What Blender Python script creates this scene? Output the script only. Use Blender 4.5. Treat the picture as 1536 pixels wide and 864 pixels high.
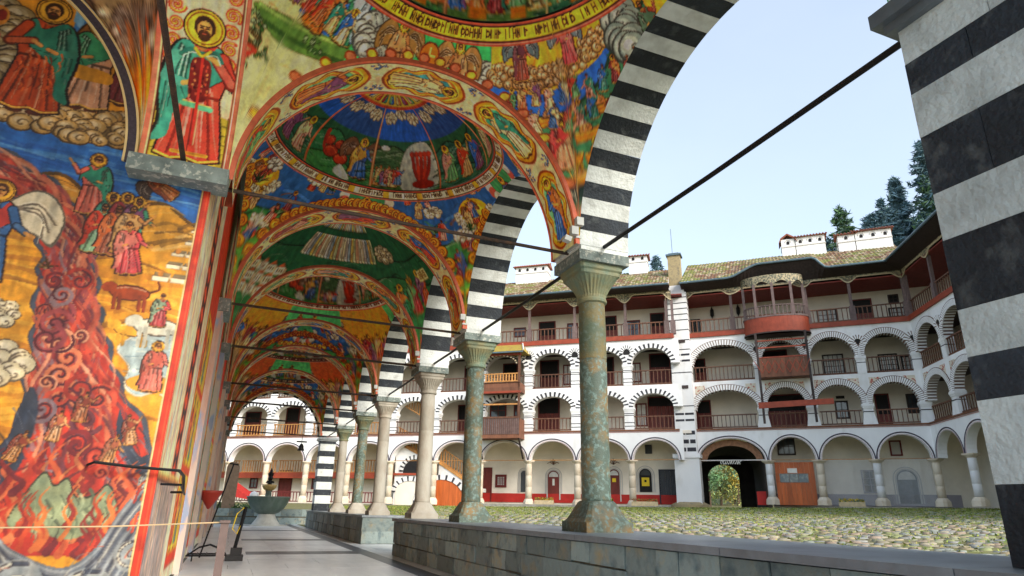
import bpy, math, random
import numpy as np
from mathutils import Vector, Matrix

for _o in list(bpy.data.objects):
    bpy.data.objects.remove(_o)
scene = bpy.context.scene
COL = scene.collection
random.seed(4)

# ============================================================ CAMERA
cam_d = bpy.data.cameras.new('camera'); cam = bpy.data.objects.new('camera', cam_d); COL.objects.link(cam)
cam_d.sensor_width = 36.0; cam_d.lens = 967.0/1536.0*36.0; cam_d.clip_start = .05; cam_d.clip_end = 2000
_p, _r, _y = math.radians(18.92), math.radians(1.057), math.radians(22.21)
_f = Vector((math.sin(_y)*math.cos(_p), math.cos(_y)*math.cos(_p), math.sin(_p)))
_x = Vector((math.cos(_y), -math.sin(_y), 0)); _u = _x.cross(_f)
_X = _x*math.cos(_r)+_u*math.sin(_r); _U = _u*math.cos(_r)-_x*math.sin(_r)
cam.matrix_world = Matrix(((_X.x, _U.x, -_f.x, 0), (_X.y, _U.y, -_f.y, 0), (_X.z, _U.z, -_f.z, .9), (0, 0, 0, 1)))
scene.camera = cam

# ============================================================ SKY AND SUN (thin bright overcast)
SUN_EL, SUN_AZ = math.radians(27), math.radians(166)     # azimuth clockwise from +Y (up the gallery)
world = bpy.data.worlds.new('World'); scene.world = world; world.use_nodes = True
nt = world.node_tree; nt.nodes.clear()
w_out = nt.nodes.new('ShaderNodeOutputWorld'); w_bg = nt.nodes.new('ShaderNodeBackground'); w_bg.inputs['Strength'].default_value = .14
w_sky = nt.nodes.new('ShaderNodeTexSky'); w_sky.sky_type = 'NISHITA'; w_sky.sun_disc = False
w_sky.sun_elevation = SUN_EL; w_sky.sun_rotation = SUN_AZ; w_sky.dust_density = 1.5; w_sky.air_density = 1.0
w_co = nt.nodes.new('ShaderNodeTexCoord'); w_map = nt.nodes.new('ShaderNodeMapping'); w_map.inputs['Scale'].default_value = (1, 1, 2.2)
w_no = nt.nodes.new('ShaderNodeTexNoise'); w_no.inputs['Scale'].default_value = 1.6; w_no.inputs['Detail'].default_value = 7; w_no.inputs['Roughness'].default_value = .55
w_ra = nt.nodes.new('ShaderNodeValToRGB'); w_ra.color_ramp.elements[0].position = .34; w_ra.color_ramp.elements[1].position = .66
w_ra.color_ramp.elements[0].color = (.40, .40, .40, 1); w_ra.color_ramp.elements[1].color = (.48, .48, .48, 1)
w_mix = nt.nodes.new('ShaderNodeMix'); w_mix.data_type = 'RGBA'; w_mix.inputs[7].default_value = (2.75, 2.95, 3.05, 1)
nt.links.new(w_co.outputs['Generated'], w_map.inputs['Vector']); nt.links.new(w_map.outputs[0], w_no.inputs['Vector']); nt.links.new(w_no.outputs['Fac'], w_ra.inputs['Fac'])
nt.links.new(w_ra.outputs['Color'], w_mix.inputs[0]); nt.links.new(w_sky.outputs['Color'], w_mix.inputs[6]); nt.links.new(w_mix.outputs[2], w_bg.inputs['Color']); nt.links.new(w_bg.outputs[0], w_out.inputs[0])
sun_d = bpy.data.lights.new('sun', 'SUN'); sun_d.energy = 1.5; sun_d.angle = math.radians(20); sun_d.color = (1, .94, .84)
sun = bpy.data.objects.new('sun', sun_d); COL.objects.link(sun); sun.location = (20, -20, 40)
_d = Vector((math.sin(SUN_AZ)*math.cos(SUN_EL), math.cos(SUN_AZ)*math.cos(SUN_EL), math.sin(SUN_EL)))
sun.rotation_euler = _d.to_track_quat('Z', 'Y').to_euler()
scene.view_settings.view_transform = 'Standard'; scene.view_settings.look = 'None'
scene.view_settings.exposure = 1.48; scene.view_settings.gamma = 1.0; scene.view_settings.use_curve_mapping = False
scene.cycles.max_bounces = 8; scene.cycles.diffuse_bounces = 5; scene.cycles.glossy_bounces = 3

# ============================================================ HELPERS
class MB:
    """collects faces for ONE mesh object"""
    def __init__(s): s.v, s.f, s.m = [], [], []
    def add(s, vs, fs, mi=0):
        b = len(s.v); s.v += [tuple(p) for p in vs]; s.f += [tuple(b+i for i in f) for f in fs]; s.m += [mi]*len(fs); return s
    def hexa(s, c, mi=0):   # 8 corners: bottom 4 ccw, top 4 ccw
        return s.add(c, [(3, 2, 1, 0), (4, 5, 6, 7), (0, 1, 5, 4), (1, 2, 6, 5), (2, 3, 7, 6), (3, 0, 4, 7)], mi)
    def box(s, x0, x1, y0, y1, z0, z1, mi=0, F=None):
        c = [(x0, y0, z0), (x1, y0, z0), (x1, y1, z0), (x0, y1, z0), (x0, y0, z1), (x1, y0, z1), (x1, y1, z1), (x0, y1, z1)]
        return s.hexa([F(*p) for p in c] if F else c, mi)
    def lathe(s, prof, cx=0, cy=0, n=24, F=None, mi=0, cap=True, p=None, a0=0.):
        """prof [(r,z)], p = optional superellipse exponent per ring"""
        vs, fs = [], []
        for k, (r, z) in enumerate(prof):
            e = p[k] if p else 2
            for i in range(n):
                a = a0+2*math.pi*i/n; c, q = math.cos(a), math.sin(a)
                rr = r/((abs(c)**e+abs(q)**e)**(1/e)) if e != 2 else r
                P = (cx+rr*c, cy+rr*q, z); vs.append(F(*P) if F else P)
        for k in range(len(prof)-1):
            for i in range(n):
                j = (i+1) % n; fs.append((k*n+i, k*n+j, (k+1)*n+j, (k+1)*n+i))
        if cap:
            fs.append(tuple(range(n))[::-1]); fs.append(tuple((len(prof)-1)*n+i for i in range(n)))
        return s.add(vs, fs, mi)
    def tube(s, pts, r, n=6, mi=0, r1=None):
        pts = [Vector(p) for p in pts]; vs, fs = [], []; m = len(pts)
        for k, p in enumerate(pts):
            t = (pts[min(k+1, m-1)]-pts[max(k-1, 0)]).normalized()
            a = t.cross(Vector((0, 0, 1)) if abs(t.z) < .9 else Vector((1, 0, 0))).normalized(); b = t.cross(a)
            rr = r if r1 is None else r+(r1-r)*k/(m-1)
            for i in range(n):
                q = 2*math.pi*i/n; vs.append(p+a*math.cos(q)*rr+b*math.sin(q)*rr)
        for k in range(m-1):
            for i in range(n):
                j = (i+1) % n; fs.append((k*n+i, k*n+j, (k+1)*n+j, (k+1)*n+i))
        fs.append(tuple(range(n))[::-1]); fs.append(tuple((m-1)*n+i for i in range(n)))
        return s.add(vs, fs, mi)
    def extrude(s, poly, F, d0, d1, mi=0):
        """poly in (s,z), extruded along depth d via F(s,d,z)"""
        n = len(poly); vs = [F(a, d0, b) for a, b in poly]+[F(a, d1, b) for a, b in poly]
        fs = [tuple(range(n)), tuple(range(2*n-1, n-1, -1))]+[(i, i+n, (i+1) % n+n, (i+1) % n) for i in range(n)]
        return s.add(vs, fs, mi)
    def mesh(s, name, mats, smooth=False):
        me = bpy.data.meshes.new(name); me.from_pydata(s.v, [], s.f)
        for m in (mats if isinstance(mats, (list, tuple)) else [mats]): me.materials.append(m)
        if any(s.m): me.polygons.foreach_set('material_index', s.m)
        if smooth: me.polygons.foreach_set('use_smooth', [True]*len(s.f))
        me.update(); return me

def link(name, me, parent=None, kind=None, label=None):
    o = bpy.data.objects.new(name, me); COL.objects.link(o)
    if parent is not None: attach(o, parent)
    if kind: o['kind'] = kind
    if label: o['label'] = label
    return o
def base_of(o):
    p = Vector((0, 0, 0))
    while o is not None:
        p = p+Vector(o.get('_b', (0, 0, 0))) if False else p+Vector(BASES.get(o.name, (0, 0, 0))); o = None
    return p
BASES = {}
def attach(o, parent):
    """meshes are built in world space; keep them there under a parent standing elsewhere"""
    o.parent = parent; o.matrix_parent_inverse = Matrix.Translation(-Vector(BASES.get(parent.name, (0, 0, 0))))
    BASES[o.name] = (0, 0, 0)
def part(mb, name, mats, parent, smooth=False, kind=None, label=None):
    return link(name, mb.mesh(name, mats, smooth), parent, kind, label)
def thing(name, label, cat, loc=(0, 0, 0), group=None):
    o = bpy.data.objects.new(name, None); COL.objects.link(o); o.location = loc; o.empty_display_size = .2
    BASES[o.name] = tuple(loc); o['label'] = label; o['category'] = cat
    if group: o['group'] = group
    return o
def tag(o, label, cat, group=None):
    o['label'] = label; o['category'] = cat
    if group: o['group'] = group
    return o
def struct(mb, name, mats, smooth=False):
    o = link(name, mb.mesh(name, mats, smooth)); o['kind'] = 'structure'; return o
def grid(name, P, Cc, mat, parent, wrap=False, label=None):
    """dense painted surface: P (h,w,3) positions, Cc (h,w,3) linear colour"""
    h, w = P.shape[:2]; me = bpy.data.meshes.new(name)
    i, j = np.meshgrid(np.arange(h-1), np.arange(w if wrap else w-1), indexing='ij'); j2 = (j+1) % w
    q = np.stack([i*w+j, i*w+j2, (i+1)*w+j2, (i+1)*w+j], -1).reshape(-1, 4).astype(np.int32); nf = len(q)
    me.vertices.add(h*w); me.vertices.foreach_set('co', P.reshape(-1).astype(np.float32))
    me.loops.add(nf*4); me.loops.foreach_set('vertex_index', q.reshape(-1))
    me.polygons.add(nf); me.polygons.foreach_set('loop_start', np.arange(0, nf*4, 4, dtype=np.int32))
    me.polygons.foreach_set('use_smooth', np.ones(nf, bool))
    ca = me.color_attributes.new('paint', 'FLOAT_COLOR', 'POINT')
    c4 = np.ones((h*w, 4), np.float32); c4[:, :3] = Cc.reshape(-1, 3); ca.data.foreach_set('color', c4.reshape(-1))
    me.materials.append(mat); me.update()
    return link(name, me, parent, None, label)

# ------------------------------------------------------------ materials
MATS = {}
def mat(name, col, rough=.75, var=.12, scale=6., bump=.0, bscale=40., col2=None, thr=(.4, .6), metal=0., spec=.4, stretch=(1, 1, 1), speck=None, sscale=30., sthr=(.55, .62)):
    if name in MATS: return MATS[name]
    m = bpy.data.materials.new(name); m.use_nodes = True; t = m.node_tree; N = t.nodes; L = t.links
    b = N['Principled BSDF']; b.inputs['Roughness'].default_value = rough; b.inputs['Metallic'].default_value = metal; b.inputs['Specular IOR Level'].default_value = spec
    co = N.new('ShaderNodeTexCoord'); mp = N.new('ShaderNodeMapping'); mp.inputs['Scale'].default_value = stretch; L.new(co.outputs['Object'], mp.inputs['Vector'])
    no = N.new('ShaderNodeTexNoise'); no.inputs['Scale'].default_value = scale; no.inputs['Detail'].default_value = 6; no.inputs['Roughness'].default_value = .6; L.new(mp.outputs[0], no.inputs['Vector'])
    r = N.new('ShaderNodeValToRGB'); c = [max(0, x) for x in col]
    if col2 is None:
        lo, hi = [x*(1-var) for x in c], [min(1, x*(1+var)) for x in c]; p0, p1 = .3, .7
    else: lo, hi = c, list(col2); p0, p1 = thr
    r.color_ramp.elements[0].position = p0; r.color_ramp.elements[1].position = p1
    r.color_ramp.elements[0].color = (*lo, 1); r.color_ramp.elements[1].color = (*hi, 1); L.new(no.outputs['Fac'], r.inputs['Fac'])
    out = r.outputs['Color']
    if speck is not None:
        n2 = N.new('ShaderNodeTexNoise'); n2.inputs['Scale'].default_value = sscale; n2.inputs['Detail'].default_value = 5; L.new(mp.outputs[0], n2.inputs['Vector'])
        r2 = N.new('ShaderNodeValToRGB'); r2.color_ramp.elements[0].position = sthr[0]; r2.color_ramp.elements[1].position = sthr[1]; L.new(n2.outputs['Fac'], r2.inputs['Fac'])
        mx = N.new('ShaderNodeMix'); mx.data_type = 'RGBA'; mx.inputs[7].default_value = (*speck, 1); L.new(r2.outputs['Color'], mx.inputs[0]); L.new(out, mx.inputs[6]); out = mx.outputs[2]
    # every object of a kind differs a little in tone
    oi = N.new('ShaderNodeObjectInfo'); mr = N.new('ShaderNodeMapRange'); mr.inputs['To Min'].default_value = 1-var*.7; mr.inputs['To Max'].default_value = 1+var*.7; L.new(oi.outputs['Random'], mr.inputs['Value'])
    mu = N.new('ShaderNodeMix'); mu.data_type = 'RGBA'; mu.blend_type = 'MULTIPLY'; mu.inputs[0].default_value = 1; L.new(out, mu.inputs[6]); L.new(mr.outputs[0], mu.inputs[7]); L.new(mu.outputs[2], b.inputs['Base Color'])
    if bump:
        n3 = N.new('ShaderNodeTexNoise'); n3.inputs['Scale'].default_value = bscale; n3.inputs['Detail'].default_value = 5; L.new(mp.outputs[0], n3.inputs['Vector'])
        bu = N.new('ShaderNodeBump'); bu.inputs['Strength'].default_value = bump; bu.inputs['Distance'].default_value = .02; L.new(n3.outputs['Fac'], bu.inputs['Height']); L.new(bu.outputs[0], b.inputs['Normal'])
    MATS[name] = m; return m

def fresco_mat():
    m = bpy.data.materials.new('fresco'); m.use_nodes = True; t = m.node_tree; N = t.nodes; L = t.links
    b = N['Principled BSDF']; b.inputs['Roughness'].default_value = .55; b.inputs['Specular IOR Level'].default_value = .3
    a = N.new('ShaderNodeVertexColor'); a.layer_name = 'paint'
    co = N.new('ShaderNodeTexCoord'); no = N.new('ShaderNodeTexNoise'); no.inputs['Scale'].default_value = 9; no.inputs['Detail'].default_value = 8; no.inputs['Roughness'].default_value = .7; L.new(co.outputs['Object'], no.inputs['Vector'])
    r = N.new('ShaderNodeValToRGB'); r.color_ramp.elements[0].position = .25; r.color_ramp.elements[1].position = .6; r.color_ramp.elements[0].color = (.62, .58, .55, 1); r.color_ramp.elements[1].color = (1, 1, 1, 1); L.new(no.outputs['Fac'], r.inputs['Fac'])
    mu = N.new('ShaderNodeMix'); mu.data_type = 'RGBA'; mu.blend_type = 'MULTIPLY'; mu.inputs[0].default_value = 1; L.new(a.outputs['Color'], mu.inputs[6]); L.new(r.outputs['Color'], mu.inputs[7]); L.new(mu.outputs[2], b.inputs['Base Color'])
    bu = N.new('ShaderNodeBump'); bu.inputs['Strength'].default_value = .12; bu.inputs['Distance'].default_value = .01; L.new(no.outputs['Fac'], bu.inputs['Height']); L.new(bu.outputs[0], b.inputs['Normal'])
    return m
FRESCO = fresco_mat()
# ============================================================ FRESCO PAINTING
# Generic church-style wall painting: plain coloured shapes drawn on a numpy
# sheet and carried onto the plaster as a colour attribute.
RNG = np.random.RandomState(7)

def hexc(c):
    if isinstance(c, str):
        c = c.lstrip('#')
        return np.array([int(c[i:i+2], 16)/255. for i in (0, 2, 4)], np.float32)
    return np.array(c, np.float32)

def to_lin(a):
    a = np.clip(a, 0, 1)
    return np.where(a <= 0.04045, a/12.92, ((a+0.055)/1.055)**2.4)

def vnoise(h, w, cells, rng):
    """smooth value noise, cells = cell size in px (x, y)"""
    cx, cy = cells
    gw, gh = int(w/cx)+3, int(h/cy)+3
    g = rng.rand(gh, gw).astype(np.float32)
    xs = np.arange(w)/cx; ys = np.arange(h)/cy
    xi = xs.astype(int); yi = ys.astype(int)
    fx = (xs-xi).astype(np.float32); fy = (ys-yi).astype(np.float32)
    fx = fx*fx*(3-2*fx); fy = fy*fy*(3-2*fy)
    a = g[yi][:, xi]*(1-fx)+g[yi][:, xi+1]*fx
    b = g[yi+1][:, xi]*(1-fx)+g[yi+1][:, xi+1]*fx
    return a*(1-fy)[:, None]+b*fy[:, None]

def smooth(pts, n=8, closed=False):
    """Catmull-Rom through points"""
    p = np.asarray(pts, float); m = len(p); i = np.arange(m if closed else m-1)
    if closed: p0, p1, p2, p3 = p[(i-1) % m], p[i], p[(i+1) % m], p[(i+2) % m]
    else: p0, p1, p2, p3 = p[np.maximum(i-1, 0)], p[i], p[i+1], p[np.minimum(i+2, m-1)]
    t = (np.arange(n)/n)[None, :, None]; p0, p1, p2, p3 = (q[:, None, :] for q in (p0, p1, p2, p3))
    out = (0.5*((2*p1)+(-p0+p2)*t+(2*p0-5*p1+4*p2-p3)*t*t+(-p0+3*p1-3*p2+p3)*t**3)).reshape(-1, 2)
    return out if closed else np.concatenate([out, p[-1:]])

class Sheet:
    """u right, v up, metres"""
    def __init__(s, W, H, ppu, base, u0=0., v0=0.):
        s.W, s.H, s.ppu, s.u0, s.v0 = W, H, ppu, u0, v0
        s.w, s.h = int(round(W*ppu))+1, int(round(H*ppu))+1
        s.a = np.empty((s.h, s.w, 3), np.float32); s.a[:] = hexc(base)
        s.rng = np.random.RandomState(11)
    def _win(s, x0, x1, y0, y1):
        i0 = max(int((x0-s.u0)*s.ppu)-1, 0); i1 = min(int((x1-s.u0)*s.ppu)+2, s.w)
        j0 = max(int((y0-s.v0)*s.ppu)-1, 0); j1 = min(int((y1-s.v0)*s.ppu)+2, s.h)
        if i1 <= i0 or j1 <= j0: return None
        U = np.empty((j1-j0, i1-i0)); V = np.empty_like(U); U[:] = (s.u0+np.arange(i0, i1)/s.ppu)[None]; V[:] = (s.v0+np.arange(j0, j1)/s.ppu)[:, None]
        return (slice(j0, j1), slice(i0, i1)), U, V
    def put(s, sl, m, col, al=1.):
        c = hexc(col); r = s.a[sl]
        r[m] = r[m]*(1-al)+c*al
    def mask_poly(s, pts):
        p = np.array(pts, float)
        w = s._win(p[:, 0].min(), p[:, 0].max(), p[:, 1].min(), p[:, 1].max())
        if w is None: return None
        sl, U, V = w
        m = np.zeros(U.shape, bool)
        x0, y0 = p[-1]
        for x1, y1 in p:
            if y0 != y1:
                c = (y0 > V) != (y1 > V)
                m ^= c & (U < (x1-x0)*(V-y0)/(y1-y0)+x0)
            x0, y0 = x1, y1
        return sl, m, U, V
    def poly(s, pts, col, al=1.):
        w = s.mask_poly(pts)
        if w: s.put(w[0], w[1], col, al)
    def blob(s, pts, col, al=1.):
        s.poly(smooth(pts, 6, True), col, al)
    def ell(s, cx, cy, rx, ry, col, rot=0., al=1.):
        R = max(rx, ry)
        w = s._win(cx-R, cx+R, cy-R, cy+R)
        if w is None: return
        sl, U, V = w; c, q = math.cos(rot), math.sin(rot)
        a = ((U-cx)*c+(V-cy)*q)/rx; b = (-(U-cx)*q+(V-cy)*c)/ry
        s.put(sl, a*a+b*b <= 1, col, al)
    def ring(s, cx, cy, r0, r1, col):
        w = s._win(cx-r1, cx+r1, cy-r1, cy+r1)
        if w is None: return
        sl, U, V = w; d = np.hypot(U-cx, V-cy)
        s.put(sl, (d <= r1) & (d >= r0), col)
    def line(s, pts, wd, col, al=1., taper=False):
        p = np.array(pts, float); n = len(p)-1; h = max(wd/2, .5/s.ppu)
        w = s._win(p[:, 0].min()-h, p[:, 0].max()+h, p[:, 1].min()-h, p[:, 1].max()+h)
        if w is None: return
        sl, U, V = w; A = p[:-1]; D = p[1:]-A; L = (D*D).sum(1)+1e-12
        if n*U.size < 400000:
            du, dv = U[None]-A[:, 0, None, None], V[None]-A[:, 1, None, None]; dx, dy = D[:, 0, None, None], D[:, 1, None, None]
            t = np.minimum(np.maximum((du*dx+dv*dy)/L[:, None, None], 0), 1)
            hh = h*(1-.85*(np.arange(n)[:, None, None]+t)/n) if taper else h
            m = ((du-t*dx)**2+(dv-t*dy)**2 <= hh*hh).any(0)
        else:
            m = np.zeros(U.shape, bool)
            for i in range(n):
                du, dv = U-A[i, 0], V-A[i, 1]; t = np.minimum(np.maximum((du*D[i, 0]+dv*D[i, 1])/L[i], 0), 1); hh = h*(1-.85*(i+t)/n) if taper else h
                m |= (du-t*D[i, 0])**2+(dv-t*D[i, 1])**2 <= hh*hh
        s.put(sl, m, col, al)
    def curve(s, pts, wd, col, al=1., taper=False):
        s.line(smooth(pts, 4), wd, col, al, taper)
    # ---- finish: brush grain, age, pigment variation
    def done(s, grain=.10, age=.10):
        # drawn contours: pigment edges carry a dark brown line, and short brush hatching crosses every field
        lum = s.a@np.array([.35, .45, .2], np.float32); gx = np.zeros_like(lum); gy = np.zeros_like(lum); gx[:, 1:] = lum[:, 1:]-lum[:, :-1]; gy[1:] = lum[1:]-lum[:-1]
        e = np.clip((np.hypot(gx, gy)-.09)*4.0, 0, 1)[..., None]; s.a = s.a*(1-.34*e)+np.array([.16, .07, .05], np.float32)*.34*e
        hz = vnoise(s.h, s.w, (s.ppu*.02+1.2, s.ppu*.10+2), s.rng)-.5; s.a *= (1+.22*hz)[..., None]
        n1 = vnoise(s.h, s.w, (s.ppu*.25, s.ppu*.25), s.rng)-.5
        n2 = vnoise(s.h, s.w, (s.ppu*.05+1, s.ppu*.05+1), s.rng)-.5
        n3 = s.rng.rand(s.h, s.w).astype(np.float32)-.5
        s.a *= (1+age*1.4*n1+grain*1.2*n2+.05*n3)[..., None]
        s.a += (n2*.03)[..., None]*np.array([1, .2, -.8], np.float32)
        np.clip(s.a, 0, 1, out=s.a)
        return s

def lite(c, k=.35): c = hexc(c); return c+(1-c)*k
def dark(c, k=.45): return hexc(c)*(1-k)
SKIN, HAIR, GOLD, INK = '#d79a55', '#5a3418', '#edb437', '#241a18'
ROBES = ['#c8402c', '#2f7f74', '#2f62b8', '#d8703a', '#8a2c34', '#5c9a6a', '#caa06a', '#7c4a78', '#d98a80', '#e0c090']

def head(S, T, r, halo=True, beard=False, k=1.):
    """T maps local (x,y) to sheet, r = head radius in local units at (0,0)"""
    sc = k
    x, y = T(0, 0)
    if halo:
        S.ell(x, y, sc*r*2.05, sc*r*2.05, INK); S.ell(x, y, sc*r*1.92, sc*r*1.92, GOLD)
        S.ring(x, y, sc*r*1.62, sc*r*1.72, '#8a5a14')
    hx, hy = T(0, r*.15); S.ell(hx, hy, sc*r*1.02, sc*r*1.18, HAIR if not beard else '#3c2614')
    fx, fy = T(0, -r*.15); S.ell(fx, fy, sc*r*.72, sc*r*.98, SKIN)
    if beard:
        bx, by = T(0, -r*.75); S.ell(bx, by, sc*r*.6, sc*r*.62, '#4a2e1a'); mx, my = T(0, -r*.55); S.line([T(-r*.2, -r*.55), T(r*.2, -r*.55)], sc*r*.12, '#9a5038')
    S.line([T(-r*.42, r*.02), T(-r*.18, r*.02)], sc*r*.14, INK); S.line([T(r*.18, r*.02), T(r*.42, r*.02)], sc*r*.14, INK)
    S.line([T(r*.04, 0), T(-r*.04, -r*.32)], sc*r*.1, '#a0642c')
    S.line([T(-r*.22, -r*.55), T(r*.2, -r*.55)], sc*r*.1, '#a8503a')
    S.line([T(-r*.5, r*.25), T(-r*.1, r*.22)], sc*r*.09, INK); S.line([T(r*.1, r*.22), T(r*.5, r*.25)], sc*r*.09, INK)

def figure(S, x, y, h, robe, cloak, rng, halo=True, flip=1, rot=0., arm=0, beard=None, wings=None, sx=1.):
    """generic standing robed figure, h tall, feet at (x, y)"""
    c, q = math.cos(rot), math.sin(rot)
    def T(a, b):
        a *= flip*h*sx; b *= h
        return (x+a*c-b*q, y+a*q+b*c)
    P = lambda L: [T(a, b) for a, b in L]
    robe, cloak = hexc(robe), hexc(cloak)
    if beard is None: beard = rng.rand() < .5
    if wings is not None:
        for sgn in (-1, 1):
            W_ = [(sgn*.06, .74), (sgn*.24, .95), (sgn*.42, .92), (sgn*.55, .70), (sgn*.50, .42), (sgn*.36, .5), (sgn*.16, .56)]
            S.blob(P(W_), dark(wings, .5)); S.blob(P([(a*.95+sgn*.01, .745+(b-.745)*.92) for a, b in W_]), wings)
            for k in range(7):
                f = k/6.
                S.curve(P([(sgn*.12, .74), (sgn*(.30+.06*f), .84-.16*f), (sgn*(.50-.12*f), .68-.24*f)]), h*.011, dark(wings, .45) if k % 2 else lite(wings, .4))
    # feet
    for a in (-.055, .065):
        S.ell(*T(a, .0), h*.05, h*.022, '#5a2c1c', rot)
    R_ = [(-.085, .80), (-.15, .74), (-.165, .58), (-.13, .46), (-.17, .22), (-.20, .03), (-.10, .0), (-.02, .025), (.07, .0), (.19, .035), (.17, .24), (.135, .46), (.165, .58), (.15, .74), (.085, .80)]
    S.poly(P([(a*1.07, (b-.4)*1.02+.4) for a, b in R_]), INK); S.poly(P(R_), robe)
    # folds
    for k in range(9):
        f = -.15+.30*k/8+rng.uniform(-.012, .012)
        col = [lite(robe, .38), dark(robe, .42), lite(robe, .2)][k % 3]
        S.curve(P([(f*.55, .47+rng.uniform(-.02, .05)), (f*.85+rng.uniform(-.01, .01), .25), (f*1.15, .045)]), h*.016, col, taper=(k % 2 == 0))
    for k in range(4):
        f = -.09+.06*k
        S.curve(P([(f, .76), (f*.8, .62), (f*.6+.02, .5)]), h*.012, lite(robe, .35) if k % 2 else dark(robe, .35))
    S.line(P([(-.125, .475), (.13, .465)]), h*.02, dark(robe, .5))
    S.line(P([(-.195, .04), (-.1, .012), (-.02, .035), (.07, .012), (.185, .045)]), h*.016, lite('#e0a838', .1))
    # cloak over one shoulder
    C_ = [(-.10, .81), (-.19, .72), (-.235, .5), (-.21, .26), (-.245, .12), (-.15, .16), (-.125, .34), (-.06, .44), (.05, .52), (.16, .60), (.20, .52), (.19, .66), (.10, .80), (.03, .72)]
    S.blob(P([(a*1.05, b) for a, b in C_]), INK); S.blob(P([(a*.97, b*.995) for a, b in C_]), cloak)
    for k in range(7):
        f = k/6.
        S.curve(P([(-.13+.06*f, .77-.05*f), (-.19+.12*f, .55-.02*f), (-.20+.30*f*f, .22+.32*f)]), h*.013, lite(cloak, .42) if k % 2 else dark(cloak, .45), taper=True)
    # arms
    ends = [[(.07, .60), (.02, .57)], [(.30, .78), (.36, .86)], [(.27, .52), (.34, .49)], [(.10, .70), (.04, .73)]][arm % 4]
    el = [(.21, .56), (.22, .66), (.19, .58), (.2, .58)][arm % 4]
    S.line(P([(.13, .73), el]), h*.085, dark(robe, .5)); S.line(P([(.13, .73), el]), h*.066, robe)
    S.line(P([el, ends[0]]), h*.066, dark(robe, .5)); S.line(P([el, ends[0]]), h*.05, lite(robe, .12))
    S.line(P([ends[0], ends[1]]), h*.034, SKIN)
    S.line(P([(-.15, .70), (-.2, .55), (-.09, .53)]), h*.06, lite(cloak, .08)); S.line(P([(-.09, .53), (-.03, .55)]), h*.032, SKIN)
    S.line(P([(0, .79), (0, .84)]), h*.06, dark(SKIN, .25))
    H = lambda a, b: T(a, b+.895)
    head(S, lambda a, b: H(a, b), .058, halo, beard, h)

def bust(S, x, y, h, robe, cloak, rng, rot=0., halo=True):
    c, q = math.cos(rot), math.sin(rot)
    def T(a, b):
        a *= h; b *= h
        return (x+a*c-b*q, y+a*q+b*c)
    P = lambda L: [T(a, b) for a, b in L]
    S.blob(P([(-.14, .62), (-.42, .48), (-.5, 0), (.5, 0), (.42, .48), (.14, .62)]), INK)
    S.blob(P([(-.13, .60), (-.39, .46), (-.46, .02), (.46, .02), (.39, .46), (.13, .60)]), robe)
    S.blob(P([(-.12, .60), (-.39, .45), (-.46, .02), (-.05, .02), (.1, .3), (.05, .55)]), cloak)
    for k in range(6):
        S.curve(P([(-.3+.11*k, .48), (-.34+.12*k, .25), (-.36+.14*k, .04)]), h*.03, [lite(robe, .4), dark(cloak, .4), lite(cloak, .35)][k % 3], taper=True)
    S.line(P([(.3, .3), (.12, .2), (.02, .3)]), h*.1, dark(robe, .3)); S.line(P([(.05, .27), (-.02, .34)]), h*.07, SKIN)
    S.line(P([(0, .55), (0, .68)]), h*.16, dark(SKIN, .25))
    head(S, lambda a, b: T(a, b+.8), .16, halo, rng.rand() < .5, h)

def cloud(S, cx, cy, w, h, col, rng, n=9):
    """bank of billowing puffs, each with a dark rim, body and curled highlights"""
    m = int(n*1.7); px = rng.uniform(-.40, .40, m); py = rng.uniform(-.36, .36, m); k_ = px*px/.17+py*py/.14 < 1.05
    P = sorted([(-y, x, y) for x, y, k in zip(px, py, k_) if k]+[(-.36*math.sin(t), .42*math.cos(t), .36*math.sin(t)) for t in np.linspace(0, 6.28, n)[:-1]])
    S.ell(cx, cy, w*.42, h*.36, dark(col, .35))
    for _, x, y in P:
        r = h*rng.uniform(.15, .25); X, Y = cx+x*w, cy+y*h
        S.ell(X, Y, r*1.2, r, dark(col, .52)); S.ell(X+r*.05, Y+r*.06, r*1.08, r*.88, col); S.ell(X-r*.12, Y+r*.2, r*.78, r*.6, lite(col, .22)); S.ell(X-r*.2, Y+r*.28, r*.45, r*.34, lite(col, .48))
        if r*S.ppu > 5: spiral(S, X+r*.1, Y-r*.1, r*.6, .8, r*.09, dark(col, .35), rng.rand()*6, 1)

def spiral(S, cx, cy, r, turns, wd, col, a0=0., sg=1):
    t = np.linspace(0, 1, 26)
    rr = r*(1-t*.92); an = a0+sg*t*turns*2*math.pi
    S.line(np.stack([cx+rr*np.cos(an), cy+rr*np.sin(an)], 1), wd, col)

def scrolls(S, x0, x1, y0, y1, r, cols, rng):
    """dense volute ornament"""
    nx = max(1, int((x1-x0)/(r*1.7))); ny = max(1, int((y1-y0)/(r*1.7)))
    for i in range(nx):
        for j in range(ny):
            cx = x0+(i+.5)*(x1-x0)/nx; cy = y0+(j+.5)*(y1-y0)/ny
            a = rng.rand()*6.3; sg = 1 if (i+j) % 2 else -1
            S.ell(cx, cy, r*.95, r*.95, cols[0])
            spiral(S, cx, cy, r*.85, 1.6, r*.34, cols[1], a, sg)
            spiral(S, cx, cy, r*.80, 1.6, r*.13, cols[2], a+.2, sg)

def leafy(S, x, y, h, col, rng, n=14):
    for k in range(n):
        a = math.radians(90+rng.uniform(-75, 75)); L = h*rng.uniform(.5, 1)
        px, py = x+rng.uniform(-.3, .3)*h, y
        S.curve([(px, py), (px+math.cos(a)*L*.5, py+math.sin(a)*L*.6), (px+math.cos(a)*L, py+math.sin(a)*L*.9)], h*.12, [dark(col, .5), col, lite(col, .25)][k % 3], taper=True)

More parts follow.
